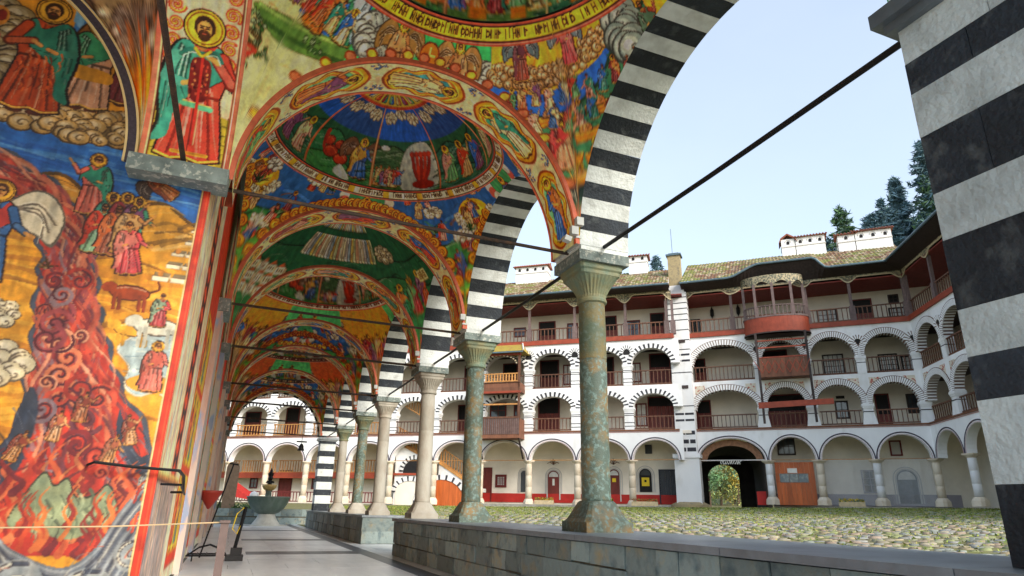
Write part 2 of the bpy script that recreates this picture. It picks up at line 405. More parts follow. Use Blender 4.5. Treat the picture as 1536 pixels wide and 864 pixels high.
def hill(S, pts, base, col, rng, n=10):
    """land mass from a ridge line down to base, modelled with brush strokes"""
    p = smooth(pts, 6)
    S.poly(list(p)+[(p[-1][0], base), (p[0][0], base)], col)
    S.line(p, .03, dark(col, .5))
    for k in range(n*4):
        i = rng.randint(0, len(p)); x, yt = p[i]
        f = rng.rand()**1.3; y = yt-(yt-base)*f*.9-.02
        L = rng.uniform(.08, .28)*(1+.5*f)
        S.curve([(x-L, y-.25*L), (x, y+rng.uniform(-.02, .05)), (x+L, y-.3*L)], rng.uniform(.012, .04), [lite(col, .3), dark(col, .4), lite(col, .15), dark(col, .25)][k % 4], .8, True)

def flowers(S, x, y, r, col, rng, n=14):
    for k in range(n):
        a = rng.rand()*6.3; d = r*rng.rand()**.6
        px, py = x+d*math.cos(a)*1.3, y+d*math.sin(a)*.8
        S.ell(px, py, r*.26, r*.17, dark(col, .5), a); S.ell(px, py, r*.21, r*.12, [col, lite(col, .3), lite(col, .5)][k % 3], a)

def glyphs(S, x0, x1, yc, h, col, rng):
    """row of illegible old lettering strokes"""
    x = x0
    while x < x1:
        w = h*rng.uniform(.35, .6)
        if rng.rand() < .16: x += h*.7; continue
        k = rng.randint(0, 5)
        S.line([(x, yc-h/2), (x, yc+h/2)], h*.16, col)
        if k in (0, 3): S.line([(x+w, yc-h/2), (x+w, yc+h/2)], h*.16, col)
        if k == 0: S.line([(x, yc), (x+w, yc)], h*.12, col)
        if k == 1: S.line([(x, yc+h*.4), (x+w, yc+h*.2), (x, yc)], h*.13, col)
        if k == 3: S.line([(x, yc+h*.45), (x+w, yc-h*.45)], h*.12, col)
        if k == 4: S.ring(x+w*.5, yc, h*.26, h*.44, col)
        if rng.rand() < .25: S.line([(x, yc+h*.72), (x+w, yc+h*.76)], h*.1, col)
        x += w+h*.32

def marble(S, x0, x1, y0, y1, cols, rng, slant=.15, vertical=True, wd=.03):
    S.poly([(x0, y0), (x1, y0), (x1, y1), (x0, y1)], cols[0])
    n = int((x1-x0)/wd*1.6*max(1, (y1-y0)/1.2))
    for k in range(n):
        x = rng.uniform(x0, x1); y = rng.uniform(y0, y1); L = rng.uniform(.2, .8)
        pts = [(x, y), (x+slant*L*.4+rng.uniform(-.02, .02), y+L*.5), (x+slant*L, y+L)]
        S.curve([(min(max(a, x0), x1), min(max(b, y0), y1)) for a, b in pts], rng.uniform(.3, 1)*wd, cols[rng.randint(1, len(cols))], .75)

# ---------------------------------------------------------------- the big wall
def paint_wall():
    rng = np.random.RandomState(3)
    S = Sheet(2.25, 6.1, 130, '#d99a2b', u0=-2.80, v0=0.)
    # ochre land, brushed
    for k in range(260):
        x, y = rng.uniform(-2.8, -.55), rng.uniform(.9, 3.6); L = rng.uniform(.1, .5)
        S.curve([(x-L, y-.05*L), (x, y+rng.uniform(0, .05)), (x+L, y-.12*L)], rng.uniform(.015, .06), ['#c8862a', '#e5ad3c', '#b87628', '#dfa030', '#efba48'][k % 5], .7)
    for yy, xx in ((2.34, -.9), (1.55, -.8), (2.9, -1.15), (1.95, -1.8), (2.6, -1.9), (1.32, -1.72)):
        S.curve([(xx-.35, yy-.05), (xx-.1, yy+.03), (xx+.15, yy), (xx+.35, yy-.06)], .05, '#9a6424', .8, True)
    # sky
    S.poly(smooth([(-2.8, 4.4), (-.5, 4.4), (-.5, 3.33), (-.72, 3.36), (-.95, 3.52), (-1.2, 3.5), (-1.5, 3.50), (-1.75, 3.52), (-2.1, 3.62), (-2.8, 3.72)], 4, True), '#2f6fd0')
    for k in range(90):
        x, y = rng.uniform(-2.8, -.55), rng.uniform(3.5, 4.1); L = rng.uniform(.1, .4)
        S.curve([(x-L, y+.05*L), (x, y+.015), (x+L, y-.1*L)], rng.uniform(.01, .04), ['#4f8fe0', '#2a5cb8', '#6aa4e8', '#2f66c8'][k % 4], .6)
    hill(S, [(-2.2, 3.45), (-1.8, 3.62), (-1.5, 3.45), (-1.2, 3.42)], 3.1, '#c98f34', rng, 7)
    hill(S, [(-1.2, 3.40), (-.95, 3.50), (-.72, 3.36), (-.55, 3.30)], 3.1, '#d39a30', rng, 6)
    # broad red stream winding down into a lake of fire
    mid = smooth([(-2.75, 3.78), (-2.15, 3.56), (-1.78, 3.28), (-1.58, 2.9), (-1.50, 2.5), (-1.40, 2.1), (-1.28, 1.65), (-1.10, 1.1), (-1.10, .5)], 10)
    wid = np.interp(np.linspace(0, 1, len(mid)), [0, .2, .4, .6, .75, .88, 1], [.09, .13, .17, .22, .33, .5, .55])
    nrm = np.gradient(mid, axis=0); nrm = np.stack([-nrm[:, 1], nrm[:, 0]], 1); nrm /= np.linalg.norm(nrm, axis=1)[:, None]
    wig = .025*np.sin(np.arange(len(mid))*.9)
    Lf = mid+nrm*(wid+wig)[:, None]; Rt = mid-nrm*(wid-wig)[:, None]
    S.poly(list(Lf+nrm*.04)+list((Rt-nrm*.04)[::-1]), '#4a5268'); S.poly(list(Lf)+list(Rt[::-1]), '#b8392c')
    pal = ['#c8503e', '#7c2a30', '#cf7a5c', '#a83a30', '#6c3a48', '#dc9a80', '#984850', '#8a7484', '#b85a48']
    for k in range(240):
        f = rng.uniform(-.92, .92); i = rng.randint(0, len(mid)-22); n = rng.randint(8, 22)
        seg = mid[i:i+n]+nrm[i:i+n]*(wid[i:i+n]*f+.05*np.sin(np.arange(n)*.5+k))[:, None]
        S.line(seg, rng.uniform(.012, .045), pal[k % 9], .8, k % 2 == 0)
    for k in range(26):
        i = rng.randint(35, len(mid)-6); f = rng.uniform(-.8, .8); p = mid[i]+nrm[i]*wid[i]*f; r = rng.uniform(.05, .13)
        spiral(S, p[0], p[1], r, 1.4, r*.3, pal[k % 9], rng.rand()*6, 1 if k % 2 else -1)
        spiral(S, p[0], p[1], r*.8, 1.2, r*.14, '#5c2836', rng.rand()*6, 1 if k % 2 else -1)
    # blue-grey rocks framing the fire, lower right and left
    for side in (0, 1):
        pts = [(-.55, 1.38), (-.72, 1.25), (-.85, 1.42), (-.95, 1.62), (-.9, 1.3), (-.66, 1.05), (-.55, .95)] if side == 0 else [(-2.3, 1.2), (-1.72, 1.25), (-1.6, 1.75), (-1.5, 1.5), (-1.62, 1.0), (-2.3, .9)]
        S.poly(smooth(pts, 4, True), '#3a4258')
        for k in range(30):
            x, y = (rng.uniform(-.95, -.55), rng.uniform(.95, 1.5)) if side == 0 else (rng.uniform(-2.0, -1.55), rng.uniform(.95, 1.6))
            S.curve([(x, y), (x+.05, y-.06), (x+.1, y-.16)], .014, ['#56607a', '#2a3044', '#6c7690'][k % 3], .7, True)
    # flames
    for k in range(70):
        x = rng.uniform(-1.75, -.62); y = rng.uniform(.45, 1.0); H = rng.uniform(.18, .42)
        c = ['#b8402e', '#8a2c2c', '#cc6440', '#6c2a34', '#c87a52'][k % 5]
        S.curve([(x, y), (x+.05, y+H*.4), (x-.03, y+H*.7), (x+.05, y+H)], .06, c, .9, True)
    # grey-green crag standing in the fire, grey scrolled bank along the bottom
    crag = [(-1.52, .72), (-1.45, .95), (-1.36, 1.10), (-1.28, 1.0), (-1.2, 1.06), (-1.12, .92), (-1.0, .94), (-.92, 1.02), (-.84, .9), (-.8, .74), (-.95, .68), (-1.1, .62), (-1.3, .66)]
    S.blob([(a*1.0, b+.015) for a, b in crag], '#39423a'); S.blob(crag, '#84937a')
    for k in range(46):
        x, y = rng.uniform(-1.48, -.84), rng.uniform(.68, 1.0); S.curve([(x, y), (x+.03, y-.05), (x+.02, y-.12)], rng.uniform(.01, .03), ['#a6b498', '#5f6e5c', '#93a386', '#4d5a50'][k % 4], .8, True)
    for k in range(26):
        x = rng.uniform(-1.5, -.8); y = rng.uniform(.5, .72); c = ['#b8482e', '#c8703e', '#8a2c2c'][k % 3]; S.curve([(x, y), (x+.04, y+.1), (x-.02, y+.2), (x+.03, y+.3)], .04, c, .9, True)
    for k in range(5): figure(S, -1.62+.2*k+.05*(k % 2), 1.18+.16*(k % 3), .26, ['#c88a50', '#d8a070', '#b87048'][k % 3], ['#8a4030', '#a86048'][k % 2], rng, False, 1, rng.uniform(-.5, .5), 1+k % 2, False)
    bank = smooth([(-2.8, .72), (-1.75, .72), (-1.45, .55), (-1.12, .42), (-.92, .55), (-.80, .82), (-.66, 1.06), (-.56, 1.14)], 8)
    S.poly(list(bank)+[(-.5, 0), (-2.8, 0)], '#6d7688')
    for k in range(9):
        off = .03+.045*k
        S.line(bank+np.array([.25*off, -off]), .018, ['#8e98a8', '#454c60', '#a8b0ba', '#586074'][k % 4], .9)
    for (cx, cy, r) in ((-.64, 1.06, .075), (-.92, .22, .2), (-.66, .5, .12), (-.72, .22, .1), (-1.4, .28, .2), (-1.85, .3, .2), (-.62, .1, .1)):
        S.ell(cx, cy, r, r, '#8f99a6'); spiral(S, cx, cy, r*.9, 1.7, r*.16, '#434a5e', 1.2, 1); spiral(S, cx, cy, r*.85, 1.7, r*.12, '#c2c6c4', 1.8, 1)
    S.ell(-.92, .20, .07, .07, '#c9a24a'); S.ell(-.92, .20, .05, .05, '#50505c')
    for k in range(40):
        x, y = rng.uniform(-2.7, -.6), rng.uniform(0, .5)
        S.curve([(x, y), (x+.05, y+.08), (x+.14, y+.1)], .016, ['#b8bcc0', '#4a5166', '#7d8798', '#b05040'][k % 4], .6, True)
    for k in range(16):
        x, y = rng.uniform(-.74, -.58), rng.uniform(.62, .98)
        S.curve([(x, y), (x+.02, y+.08), (x+.07, y+.13)], .02, ['#c84a34', '#a03028', '#e07048'][k % 3], .9, True)
    # lake with a standing figure
    pool = smooth([(-1.06, 2.12), (-.96, 2.24), (-.82, 2.28), (-.55, 2.30), (-.52, 1.70), (-.7, 1.78), (-.84, 1.74), (-.95, 1.82), (-.95, 1.98)], 6, True)
    S.poly(pool, '#a9c0d2'); S.line(pool, .014, '#e8e6da')
    for k in range(40):
        x, y = rng.uniform(-1.0, -.6), rng.uniform(1.8, 2.24); S.line([(x, y), (x+.1, y+.005)], .012, ['#d8e2e6', '#86a6c0', '#bcd0da'][k % 3], .8)
    S.blob([(-.95, 1.86), (-.8, 1.93), (-.6, 1.88), (-.58, 1.78), (-.85, 1.78)], '#d8a038')
    figure(S, -.76, 1.78, .44, '#cf6e66', '#b85a50', rng, True, 1, 0, 2, False)
    # white stone blocks, rows of open boxes
    for r in range(5):
        for k in range(4-(r % 2)):
            sc = 1-.13*r; x = -.92+.15*k*sc+.06*r+.03*(r % 2); y = 2.76+.125*r; w = .13*sc; hh = .065*sc
            S.poly([(x, y), (x+w, y), (x+w+.02, y+hh*1.3), (x+.02, y+hh*1.3)], '#8a7a60'); S.poly([(x, y), (x+w, y), (x+w, y+hh*.7), (x, y+hh*.7)], '#eee6d2'); S.poly([(x+w, y), (x+w+.02, y+hh*.6), (x+w+.02, y+hh*1.3), (x+w, y+hh*.7)], '#c8bca2')
            if r < 3 and (k+r) % 2 == 0: S.ell(x+w*.5, y+hh*1.1, .022, .03, '#cf8a3a')
    # robed figures on the land
    figure(S, -1.50, 3.28, .60, '#d2675a', '#2f8a78', rng, True, -1, .05, 1, False)
    for k, (dx, dy) in enumerate(((-.13, .10), (-.02, .12), (.08, .10), (-.17, 0), (-.06, 0), (.05, .02))):
        figure(S, -1.24+dx, 2.93+dy, .50, ['#cfa070', '#7d5a78', '#3f8f7c', '#8fc0a0', '#a8604a', '#c98c50'][k], ROBES[(k*3+1) % 10], rng, k < 3, 1, -.05, k, True)
    figure(S, -1.10, 2.78, .52, '#d8505a', '#e08078', rng, False, 1, .16, 2, False)
    figure(S, -.86, 3.58, .34, '#b0622c', '#7a3a24', rng, True, 1, 1.0, 1, False, wings='#4a3a38')
    # seated rider-like group, resting cattle: plain rounded animals
    for (cx, cy, col, sc) in ((-1.06, 2.62, '#a8481e', 1.), (-.98, 2.30, '#dca636', .9), (-.80, 2.34, '#d5d9d6', 1.15)):
        S.ell(cx, cy, .16*sc, .07*sc, dark(col, .5)); S.ell(cx, cy, .15*sc, .062*sc, col)
        S.ell(cx-.16*sc, cy+.035*sc, .06*sc, .045*sc, col, .3)
        for dx in (-.11, -.07, .08, .12): S.line([(cx+dx*sc, cy-.02), (cx+dx*sc+.01, cy-.15*sc)], .028*sc, dark(col, .12))
        S.curve([(cx-.1*sc, cy+.03*sc), (cx, cy+.05*sc), (cx+.12*sc, cy+.03*sc)], .014, lite(col, .4)); S.curve([(cx+.15*sc, cy+.02), (cx+.22*sc, cy+.06), (cx+.2*sc, cy+.13)], .014, dark(col, .3))
    figure(S, -.80, 2.34, .32, '#c4424a', '#7c9a8a', rng, False, 1, 0, 0, False)
    # winged figure at left edge and pale smoke clouds
    figure(S, -2.16, 2.55, .92, '#3a66a8', '#b03a34', rng, True, 1, 0, 2, False, wings='#d6cfc0')
    cloud(S, -1.90, 1.92, .5, .34, '#d4ccb4', rng, 11); cloud(S, -2.2, 1.55, .5, .3, '#c8c0a8', rng, 10); cloud(S, -1.98, 2.32, .34, .24, '#d0c8b0', rng, 9)
    leafy(S, -1.72, 2.75, .12, '#6a4a20', rng, 10)
    # upper lunette: clouds carrying large robed figures against gold
    S.poly([(-2.8, 4.25), (-.5, 4.25), (-.5, 6.2), (-2.8, 6.2)], '#d89428')
    for k in range(80):
        x, y = rng.uniform(-2.8, -1.2), rng.uniform(4.3, 6.0)
        S.curve([(x, y), (x+.02, y+.15), (x-.02, y+.3)], .03, ['#e8ac3a', '#b8741e', '#caa050', '#e2a030'][k % 4], .6, True)
    S.poly([(-1.98, 5.0), (-1.82, 4.95), (-1.80, 6.2), (-2.05, 6.2)], '#3f7fd4'); S.poly([(-2.0, 5.2), (-1.92, 5.1), (-1.9, 6.2), (-2.05, 6.2)], '#78aee6')
    cloud(S, -2.62, 4.62, .6, .55, '#8a7a58', rng, 12); cloud(S, -2.6, 5.0, .5, .5, '#9c8a62', rng, 11)
    for k in range(4): S.ell(-2.62+.02*k, 4.35+.24*k, .08, .11, ['#c8402c', '#d89038'][k % 2]); S.ell(-2.60+.02*k, 4.36+.24*k, .04, .06, '#8a2c20')
    cloud(S, -2.62, 4.22, .7, .38, '#9a8258', rng, 13); cloud(S, -1.42, 4.16, .72, .36, '#a4824e', rng, 13); cloud(S, -2.05, 4.18, .80, .40, '#b8955a', rng, 14); cloud(S, -1.68, 4.12, .7, .34, '#c09c60', rng, 12)
    figure(S, -1.42, 4.42, .95, '#7a3238', '#5c4450', rng, True, -1, .02, 0, False, wings='#8a5a28')
    figure(S, -1.76, 4.30, 1.02, '#cf9a80', '#3f9a72', rng, True, 1, 0, 2, False)
    S.blob([(-1.93, 4.62), (-1.6, 4.6), (-1.62, 4.72), (-1.92, 4.74)], '#d9982c')
    figure(S, -2.17, 4.16, 1.22, '#bc4a1c', '#2f8274', rng, True, -1, 0, 0, True)
    for k in range(30):
        x = -2.17+rng.uniform(-.16, .16); y = rng.uniform(4.28, 4.7); S.curve([(x, y+.12), (x+.02, y+.06), (x-.01, y)], .018, ['#e06a28', '#8a2c10', '#d4561e'][k % 3], .9, True)
    # frame: red border with gold line at the corner edge
    S.poly([(-.655, 0), (-.50, 0), (-.50, 3.9), (-.655, 3.9)], '#e7cf9a'); S.poly([(-.64, 0), (-.50, 0), (-.50, 3.9), (-.64, 3.9)], '#c93a22')
    S.line([(-.60, 0), (-.60, 3.9)], .012, '#de5a34')
    return S.done(.12, .10)

# ---------------------------------------------------------------- vault sheets
# unrolled round the bay: u = metres round (u=0 back, mid = far side), v up to ring
VW, VH = 12.6, 2.20

def edge_v(u, k=.84):
    """height on the unrolled sheet where the cross arch cuts the vault"""
    th = math.pi/2-(u/VW-.5)*2*math.pi; pr = math.asin(k/math.sqrt(2)); rm = 1/max(abs(math.cos(th)), abs(math.sin(th)))
    return VH*(1-(math.asin(min(.9999, rm/math.sqrt(2)))-pr)/(math.pi/2-pr))

def ring_band(S, y0, y1, base, ink, rng, outer='#b8503a'):
    S.poly([(0, y0), (S.W, y0), (S.W, y1), (0, y1)], outer)
    h = y1-y0
    S.poly([(0, y0+.18*h), (S.W, y0+.18*h), (S.W, y1-.14*h), (0, y1-.14*h)], base)
    S.line([(0, y0+.16*h), (S.W, y0+.16*h)], h*.05, INK); S.line([(0, y1-.14*h), (S.W, y1-.14*h)], h*.05, INK)
    S.line([(0, y0+.08*h), (S.W, y0+.08*h)], h*.05, '#e6a090')
    glyphs(S, 0, S.W, y0+h*.52, h*.36, ink, rng)

def paint_bay0(ppu):
    rng = np.random.RandomState(21); S = Sheet(VW, VH, ppu, '#3f8f5a')
    C = VW/2
    # left far corner (u < C), centre, right far corner (u > C)
    # --- cream ground with plants, hills and standing figures at left
    S.poly([(C-3.4, 0), (C-1.1, 0), (C-.95, VH), (C-3.4, VH)], '#d8c690')
    for k in range(120):
        x, y = rng.uniform(C-3.3, C-1.0), rng.uniform(.1, 2.1)
        S.curve([(x, y), (x+.08, y+.02), (x+.16, y-.02)], .02, ['#e6d8aa', '#c4ae74', '#dccb94', '#b89a5c'][k % 4], .7, True)
    S.poly([(C-1.62, 1.55), (C-.7, 1.55), (C-.7, VH), (C-1.62, VH)], '#2f66c4')
    S.blob([(C-2.0, 1.30), (C-1.7, 1.44), (C-1.35, 1.52), (C-1.0, 1.62), (C-.75, 1.6), (C-.8, 1.42), (C-1.2, 1.34), (C-1.6, 1.24)], '#5c8040'); S.curve([(C-1.95, 1.34), (C-1.5, 1.46), (C-1.0, 1.58)], .03, '#8aa860'); S.curve([(C-1.8, 1.28), (C-1.4, 1.36), (C-.9, 1.46)], .04, '#39582c')
    flowers(S, C-1.9, 1.22, .10, '#3f6a34', rng, 26); flowers(S, C-1.72, 1.08, .09, '#35622e', rng, 22); flowers(S, C-1.85, .92, .08, '#3a5a2c', rng, 20); flowers(S, C-1.3, 1.42, .08, '#4a7838', rng, 20); flowers(S, C-2.05, .7, .08, '#c84a34', rng, 18)
    glyphs(S, C-2.05, C-1.72, 1.14, .035, '#5a4428', rng); glyphs(S, C-2.03, C-1.74, 1.07, .035, '#5a4428', rng)
    for k in range(9): S.curve([(C-2.2-.03*k, .9+.16*k), (C-2.1-.02*k, 1.0+.16*k), (C-2.16, 1.1+.16*k)], .05, ['#d84a34', '#eaa040', '#f0b8a0'][k % 3], .9, True)
    figure(S, C-1.42, 1.50, .66, '#c06a28', '#2f8a78', rng, True, 1, 0, 0, True); figure(S, C-1.10, 1.56, .62, '#3f8f6c', '#a8c4e0', rng, True, -1, 0, 2, False)
    figure(S, C-2.02, 1.62, .5, '#d8922e', '#e6b050', rng, True, 1, 0, 1, False)
    for k in range(7):
        S.curve([(C-2.0, .5+.05*k), (C-1.92+.03*k, .75+.05*k), (C-1.98, 1.0), (C-1.85, 1.1)], .05, ['#d84a34', '#e8806a', '#b8342c', '#f0a890'][k % 4], .9, True)
    for k in range(8): S.line([(C-1.78+.1*(k % 3), 1.58+.06*k), (C-1.74+.1*(k % 3), 1.575+.06*k)], .014, '#9a4a2c')
    S.line([(C-3.4, VH), (C-2.3, VH)], .1, '#d87050')
    # --- centre: green sky with two winged figures holding a disc, grey clouds
    S.poly([(C-.95, 1.2), (C+.72, 1.2), (C+.72, VH), (C-.95, VH)], '#3fae66')
    cloud(S, C-.78, 1.78, .36, .42, '#9aa0a0', rng, 11); cloud(S, C+.62, 1.62, .34, .5, '#a8a8a4', rng, 11); cloud(S, C+.1, 1.62, .5, .2, '#8c9a94', rng, 9)
    figure(S, C-.40, 1.50, .56, '#b8784a', '#c08a5a', rng, True, 1, .12, 2, False, wings='#9a7440'); figure(S, C+.30, 1.46, .56, '#b07040', '#c08a58', rng, True, -1, -.05, 2, False, wings='#a87c48')
    S.ell(C-.05, 1.83, .125, .125, '#7a2c10'); S.ell(C-.05, 1.83, .11, .11, '#e0701c'); S.line([(C-.12, 1.83), (C+.02, 1.83)], .02, '#f6c060'); S.line([(C-.05, 1.76), (C-.05, 1.90)], .02, '#f6c060')
    # --- right far corner: gold sky, cloud row, blue band, green land, wooden boxes and figures
    S.poly([(C+.74, 0), (C+3.4, 0), (C+3.4, VH), (C+.74, VH)], '#e2a02c')
    for k in range(60):
        x, y = rng.uniform(C+.8, C+2.4), rng.uniform(1.6, 2.1); S.curve([(x, y), (x+.06, y+.1), (x+.1, y+.22)], .03, ['#f0b83c', '#d8781e', '#e89028'][k % 3], .8, True)
    S.poly(smooth([(C+.74, 1.76), (C+.95, 1.62), (C+1.3, 1.52), (C+1.7, 1.6), (C+2.1, 1.72), (C+2.6, 2.0), (C+2.6, 1.2), (C+.74, 1.2)], 5, True), '#2f62c8')
    for k in range(9): cloud(S, C+.84+.16*k, 1.74-.10*math.sin(k*.42)+.012*k, .24, .22, '#b0804a', rng, 7)
    figure(S, C+1.12, 1.66, .44, '#9a4a3c', '#6a3844', rng, True, 1, 0, 2, False, wings='#5a6a78'); figure(S, C+1.72, 1.72, .44, '#c84a52', '#d86a6a', rng, True, -1, 0, 2, False, wings='#6a7888')
    hill(S, [(C+.7, 1.52), (C+1.0, 1.4), (C+1.4, 1.3), (C+1.9, 1.45), (C+2.3, 1.75), (C+2.8, 1.9)], .25, '#3f7a5c', rng, 12)
    for r in range(4):
        for k in range(4):
            x = C+1.0+.27*k+.08*r; y = 1.20-.21*r; w = .22
            S.poly([(x, y), (x+w, y+.02), (x+w+.03, y+.12), (x-.02, y+.10)], '#7a3c10'); S.poly([(x+.01, y+.01), (x+w-.01, y+.03), (x+w+.02, y+.105), (x-.01, y+.09)], '#d4842a')
            S.line([(x, y+.045), (x+w, y+.065)], .012, '#a85a1a'); S.line([(x-.01, y+.1), (x+w+.02, y+.12)], .014, '#f0b050')
            bust(S, x+w*.5, y+.10, .13, ['#c87a3a', '#d89a5a', '#b8643a'][(k+r) % 3], '#c08048', rng, 0, (k+r) % 4 == 0)
    figure(S, C+1.48, .76, .56, '#c88a6a', '#a83a3c', rng, True, 1, 0, 1, True); figure(S, C+1.24, .70, .42, '#d0a060', '#c8843a', rng, False, -1, 0, 0, True)
    S.poly([(C+1.35, .42), (C+1.75, .42), (C+1.72, .60), (C+1.35, .60)], '#2a3a3c'); glyphs(S, C+1.38, C+1.70, .51, .06, '#cfd0c0', rng)
    for k in range(10):
        S.curve([(C+1.45+.02*k, .02+.03*k), (C+1.52, .2), (C+1.46+.03*k, .4)], .045, ['#d84a3c', '#e88a7a', '#b83a34', '#f2b0a0'][k % 4], .9, True)
    cloud(S, C+2.45, 1.85, .3, .6, '#7a8a8c', rng, 10); figure(S, C+2.75, 1.45, .5, '#8a3c2c', '#4a6a5c', rng, False, 1, 0, 1, True)
    for k in range(22):
        u = C+.95+1.5*(k % 11)/10.; v = 1.36-.24*(k//11)+.03*(k % 3); figure(S, u, v, .26, ROBES[(k*3) % 10], ROBES[(k+5) % 10], rng, k % 4 == 0, 1 if k % 2 else -1, rng.uniform(-.3, .3), k)
    for k in range(26):
        u = C+1.0+1.3*rng.rand(); v = .1+.5*rng.rand(); S.curve([(u, v), (u+.05, v+.08), (u+.02, v+.18)], .035, ['#e08a2c', '#c8502c', '#f0b860', '#7a3a18'][k % 4], .9, True)
    for k in range(16):
        e = edge_v(C-1.5+.2*k, .79); scx = C-1.5+.2*k; S.ell(scx, e+.03, .07, .05, '#8a3a14'); S.ell(scx, e+.03, .055, .035, ['#e8a83a', '#d86a4a'][k % 2])
    for k in range(7): figure(S, C-2.05+.16*k, 1.56+.02*(k % 2), .34, ROBES[(k*3+1) % 10], ROBES[(k+6) % 10], rng, k % 2 == 0, 1, 0, k)
    # behind the viewer: simple figures on blue and green
    for k in range(10):
        u = (k+.5)*VW/10
        if abs(u-C) > 3.3:
            S.poly([(u-.65, .9), (u+.65, .9), (u+.65, VH), (u-.65, VH)], ['#2f62b8', '#3f8a5a'][k % 2]); figure(S, u, 1.0, .85, ROBES[k], ROBES[(k+4) % 10], rng)
    ring_band(S, VH-.20, VH, '#e9b52e', '#3a2410', rng)
    return S.done()

def paint_dome(ppu, kind):
    rng = np.random.RandomState(31+kind); W, H = 10.8, 2.1
    S = Sheet(W, H, ppu, '#28543c'); C = W/2
    n = 8
    for k in range(n):
        x0, x1 = k*W/n, (k+1)*W/n; w = x1-x0
        S.poly([(x0, 1.0), (x1, 1.0), (x1, H), (x0, H)], ['#2455b4', '#2a4a8c'][k % 2])
        hill(S, [(x0, .62+.2*rng.rand()), (x0+.3*w, .9), (x0+.6*w, .75), (x1, .95)], .0, ['#2f6a48', '#3a5a38', '#28584a'][k % 3], rng, 9)
        hill(S, [(x0, .3), (x0+.4*w, .45), (x0+.7*w, .3), (x1, .4)], .0, ['#3f7a4a', '#4a6a3a', '#346a54'][k % 3], rng, 7)
        for j in range(3): cloud(S, x0+w*(.2+.3*j), 1.42+.1*(j % 2), .4, .24, '#a89a80', rng, 9)
        if kind == 0:
            for j in range(5):
                figure(S, x0+w*(.1+.2*j), .12+.08*(j % 2), .62, ROBES[(k*3+j) % 10], ROBES[(k+j*2+3) % 10], rng, j % 2 == 0, 1 if j % 2 else -1, 0, j)
                if j % 2: S.poly([(x0+w*(.04+.2*j), .02), (x0+w*(.2+.2*j), .02), (x0+w*(.2+.2*j), .2), (x0+w*(.04+.2*j), .22)], '#c06a20'); S.line([(x0+w*(.04+.2*j), .12), (x0+w*(.2+.2*j), .12)], .02, '#7a3a10')
        elif k in (3, 4):
            # two large panels facing down the gallery
            if k == 3:
                for (a, b, r) in ((.34, .48, .13), (.52, .40, .12), (.26, .66, .10), (.44, .66, .09), (.6, .6, .08)):
                    S.ell(x0+a*w, b, r*1.25, r, '#4a140e', .4); S.ell(x0+a*w, b, r*1.12, r*.86, '#9a3420', .4); S.curve([(x0+a*w-r, b), (x0+a*w, b+r*.6), (x0+a*w+r, b)], .02, '#c8603c')
                S.curve([(x0+.16*w, .8), (x0+.22*w, .5), (x0+.34*w, .38)], .1, '#8a2c1c', 1, True)
                figure(S, x0+.80*w, .10, .84, '#3a66b8', '#c89040', rng, True, 1, 0, 2, False, wings='#6a4a38')
                S.blob([(x0+.45*w, .1), (x0+.55*w, .3), (x0+.7*w, .05), (x0+.6*w, 0)], '#b8c8bc')
            else:
                S.blob([(x0+.45*w, .0), (x0+.4*w, .5), (x0+.55*w, .9), (x0+.9*w, .95), (x0+.98*w, .4), (x0+.9*w, 0)], '#9aa4a4')
                for j in range(6): figure(S, x0+w*(.06+.06*j), .05+.05*(j % 2), .42, ['#c87a4a', '#3f9a72', '#5a8ac8', '#a83a3c', '#d8b080', '#4a78b8'][j], ROBES[(j+5) % 10], rng, False, 1, 0, j)
                for j in range(5): S.curve([(x0+.72*w, .1), (x0+(.62+.05*j)*w, .4), (x0+(.6+.07*j)*w, .74)], .07, ['#8a2a1c', '#a83a24'][j % 2]); S.ell(x0+(.6+.07*j)*w, .76, .06, .05, '#9a3420')
                S.ell(x0+.74*w, .14, .22, .1, '#8a2a1c'); S.ell(x0+.16*w, .84, .1, .05, '#c8c8c0')
        else:
            for j in range(3): figure(S, x0+w*(.2+.3*j), .1, .75, ROBES[(k*3+j) % 10], ROBES[(k+j*2+3) % 10], rng, True, 1, 0, j)
        S.line([(x0, 0), (x0, H)], .045, '#c8603c'); S.line([(x0, 0), (x0, H)], .015, '#e8b080')
    S.poly([(0, 1.62), (W, 1.62), (W, H), (0, H)], '#d8a040'); S.line([(0, 1.62), (W, 1.62)], .05, '#a8402c')
    for k in range(24): bust(S, (k+.5)*W/24, 1.70, .3, ROBES[k % 10], ROBES[(k+3) % 10], rng)
    return S.done()

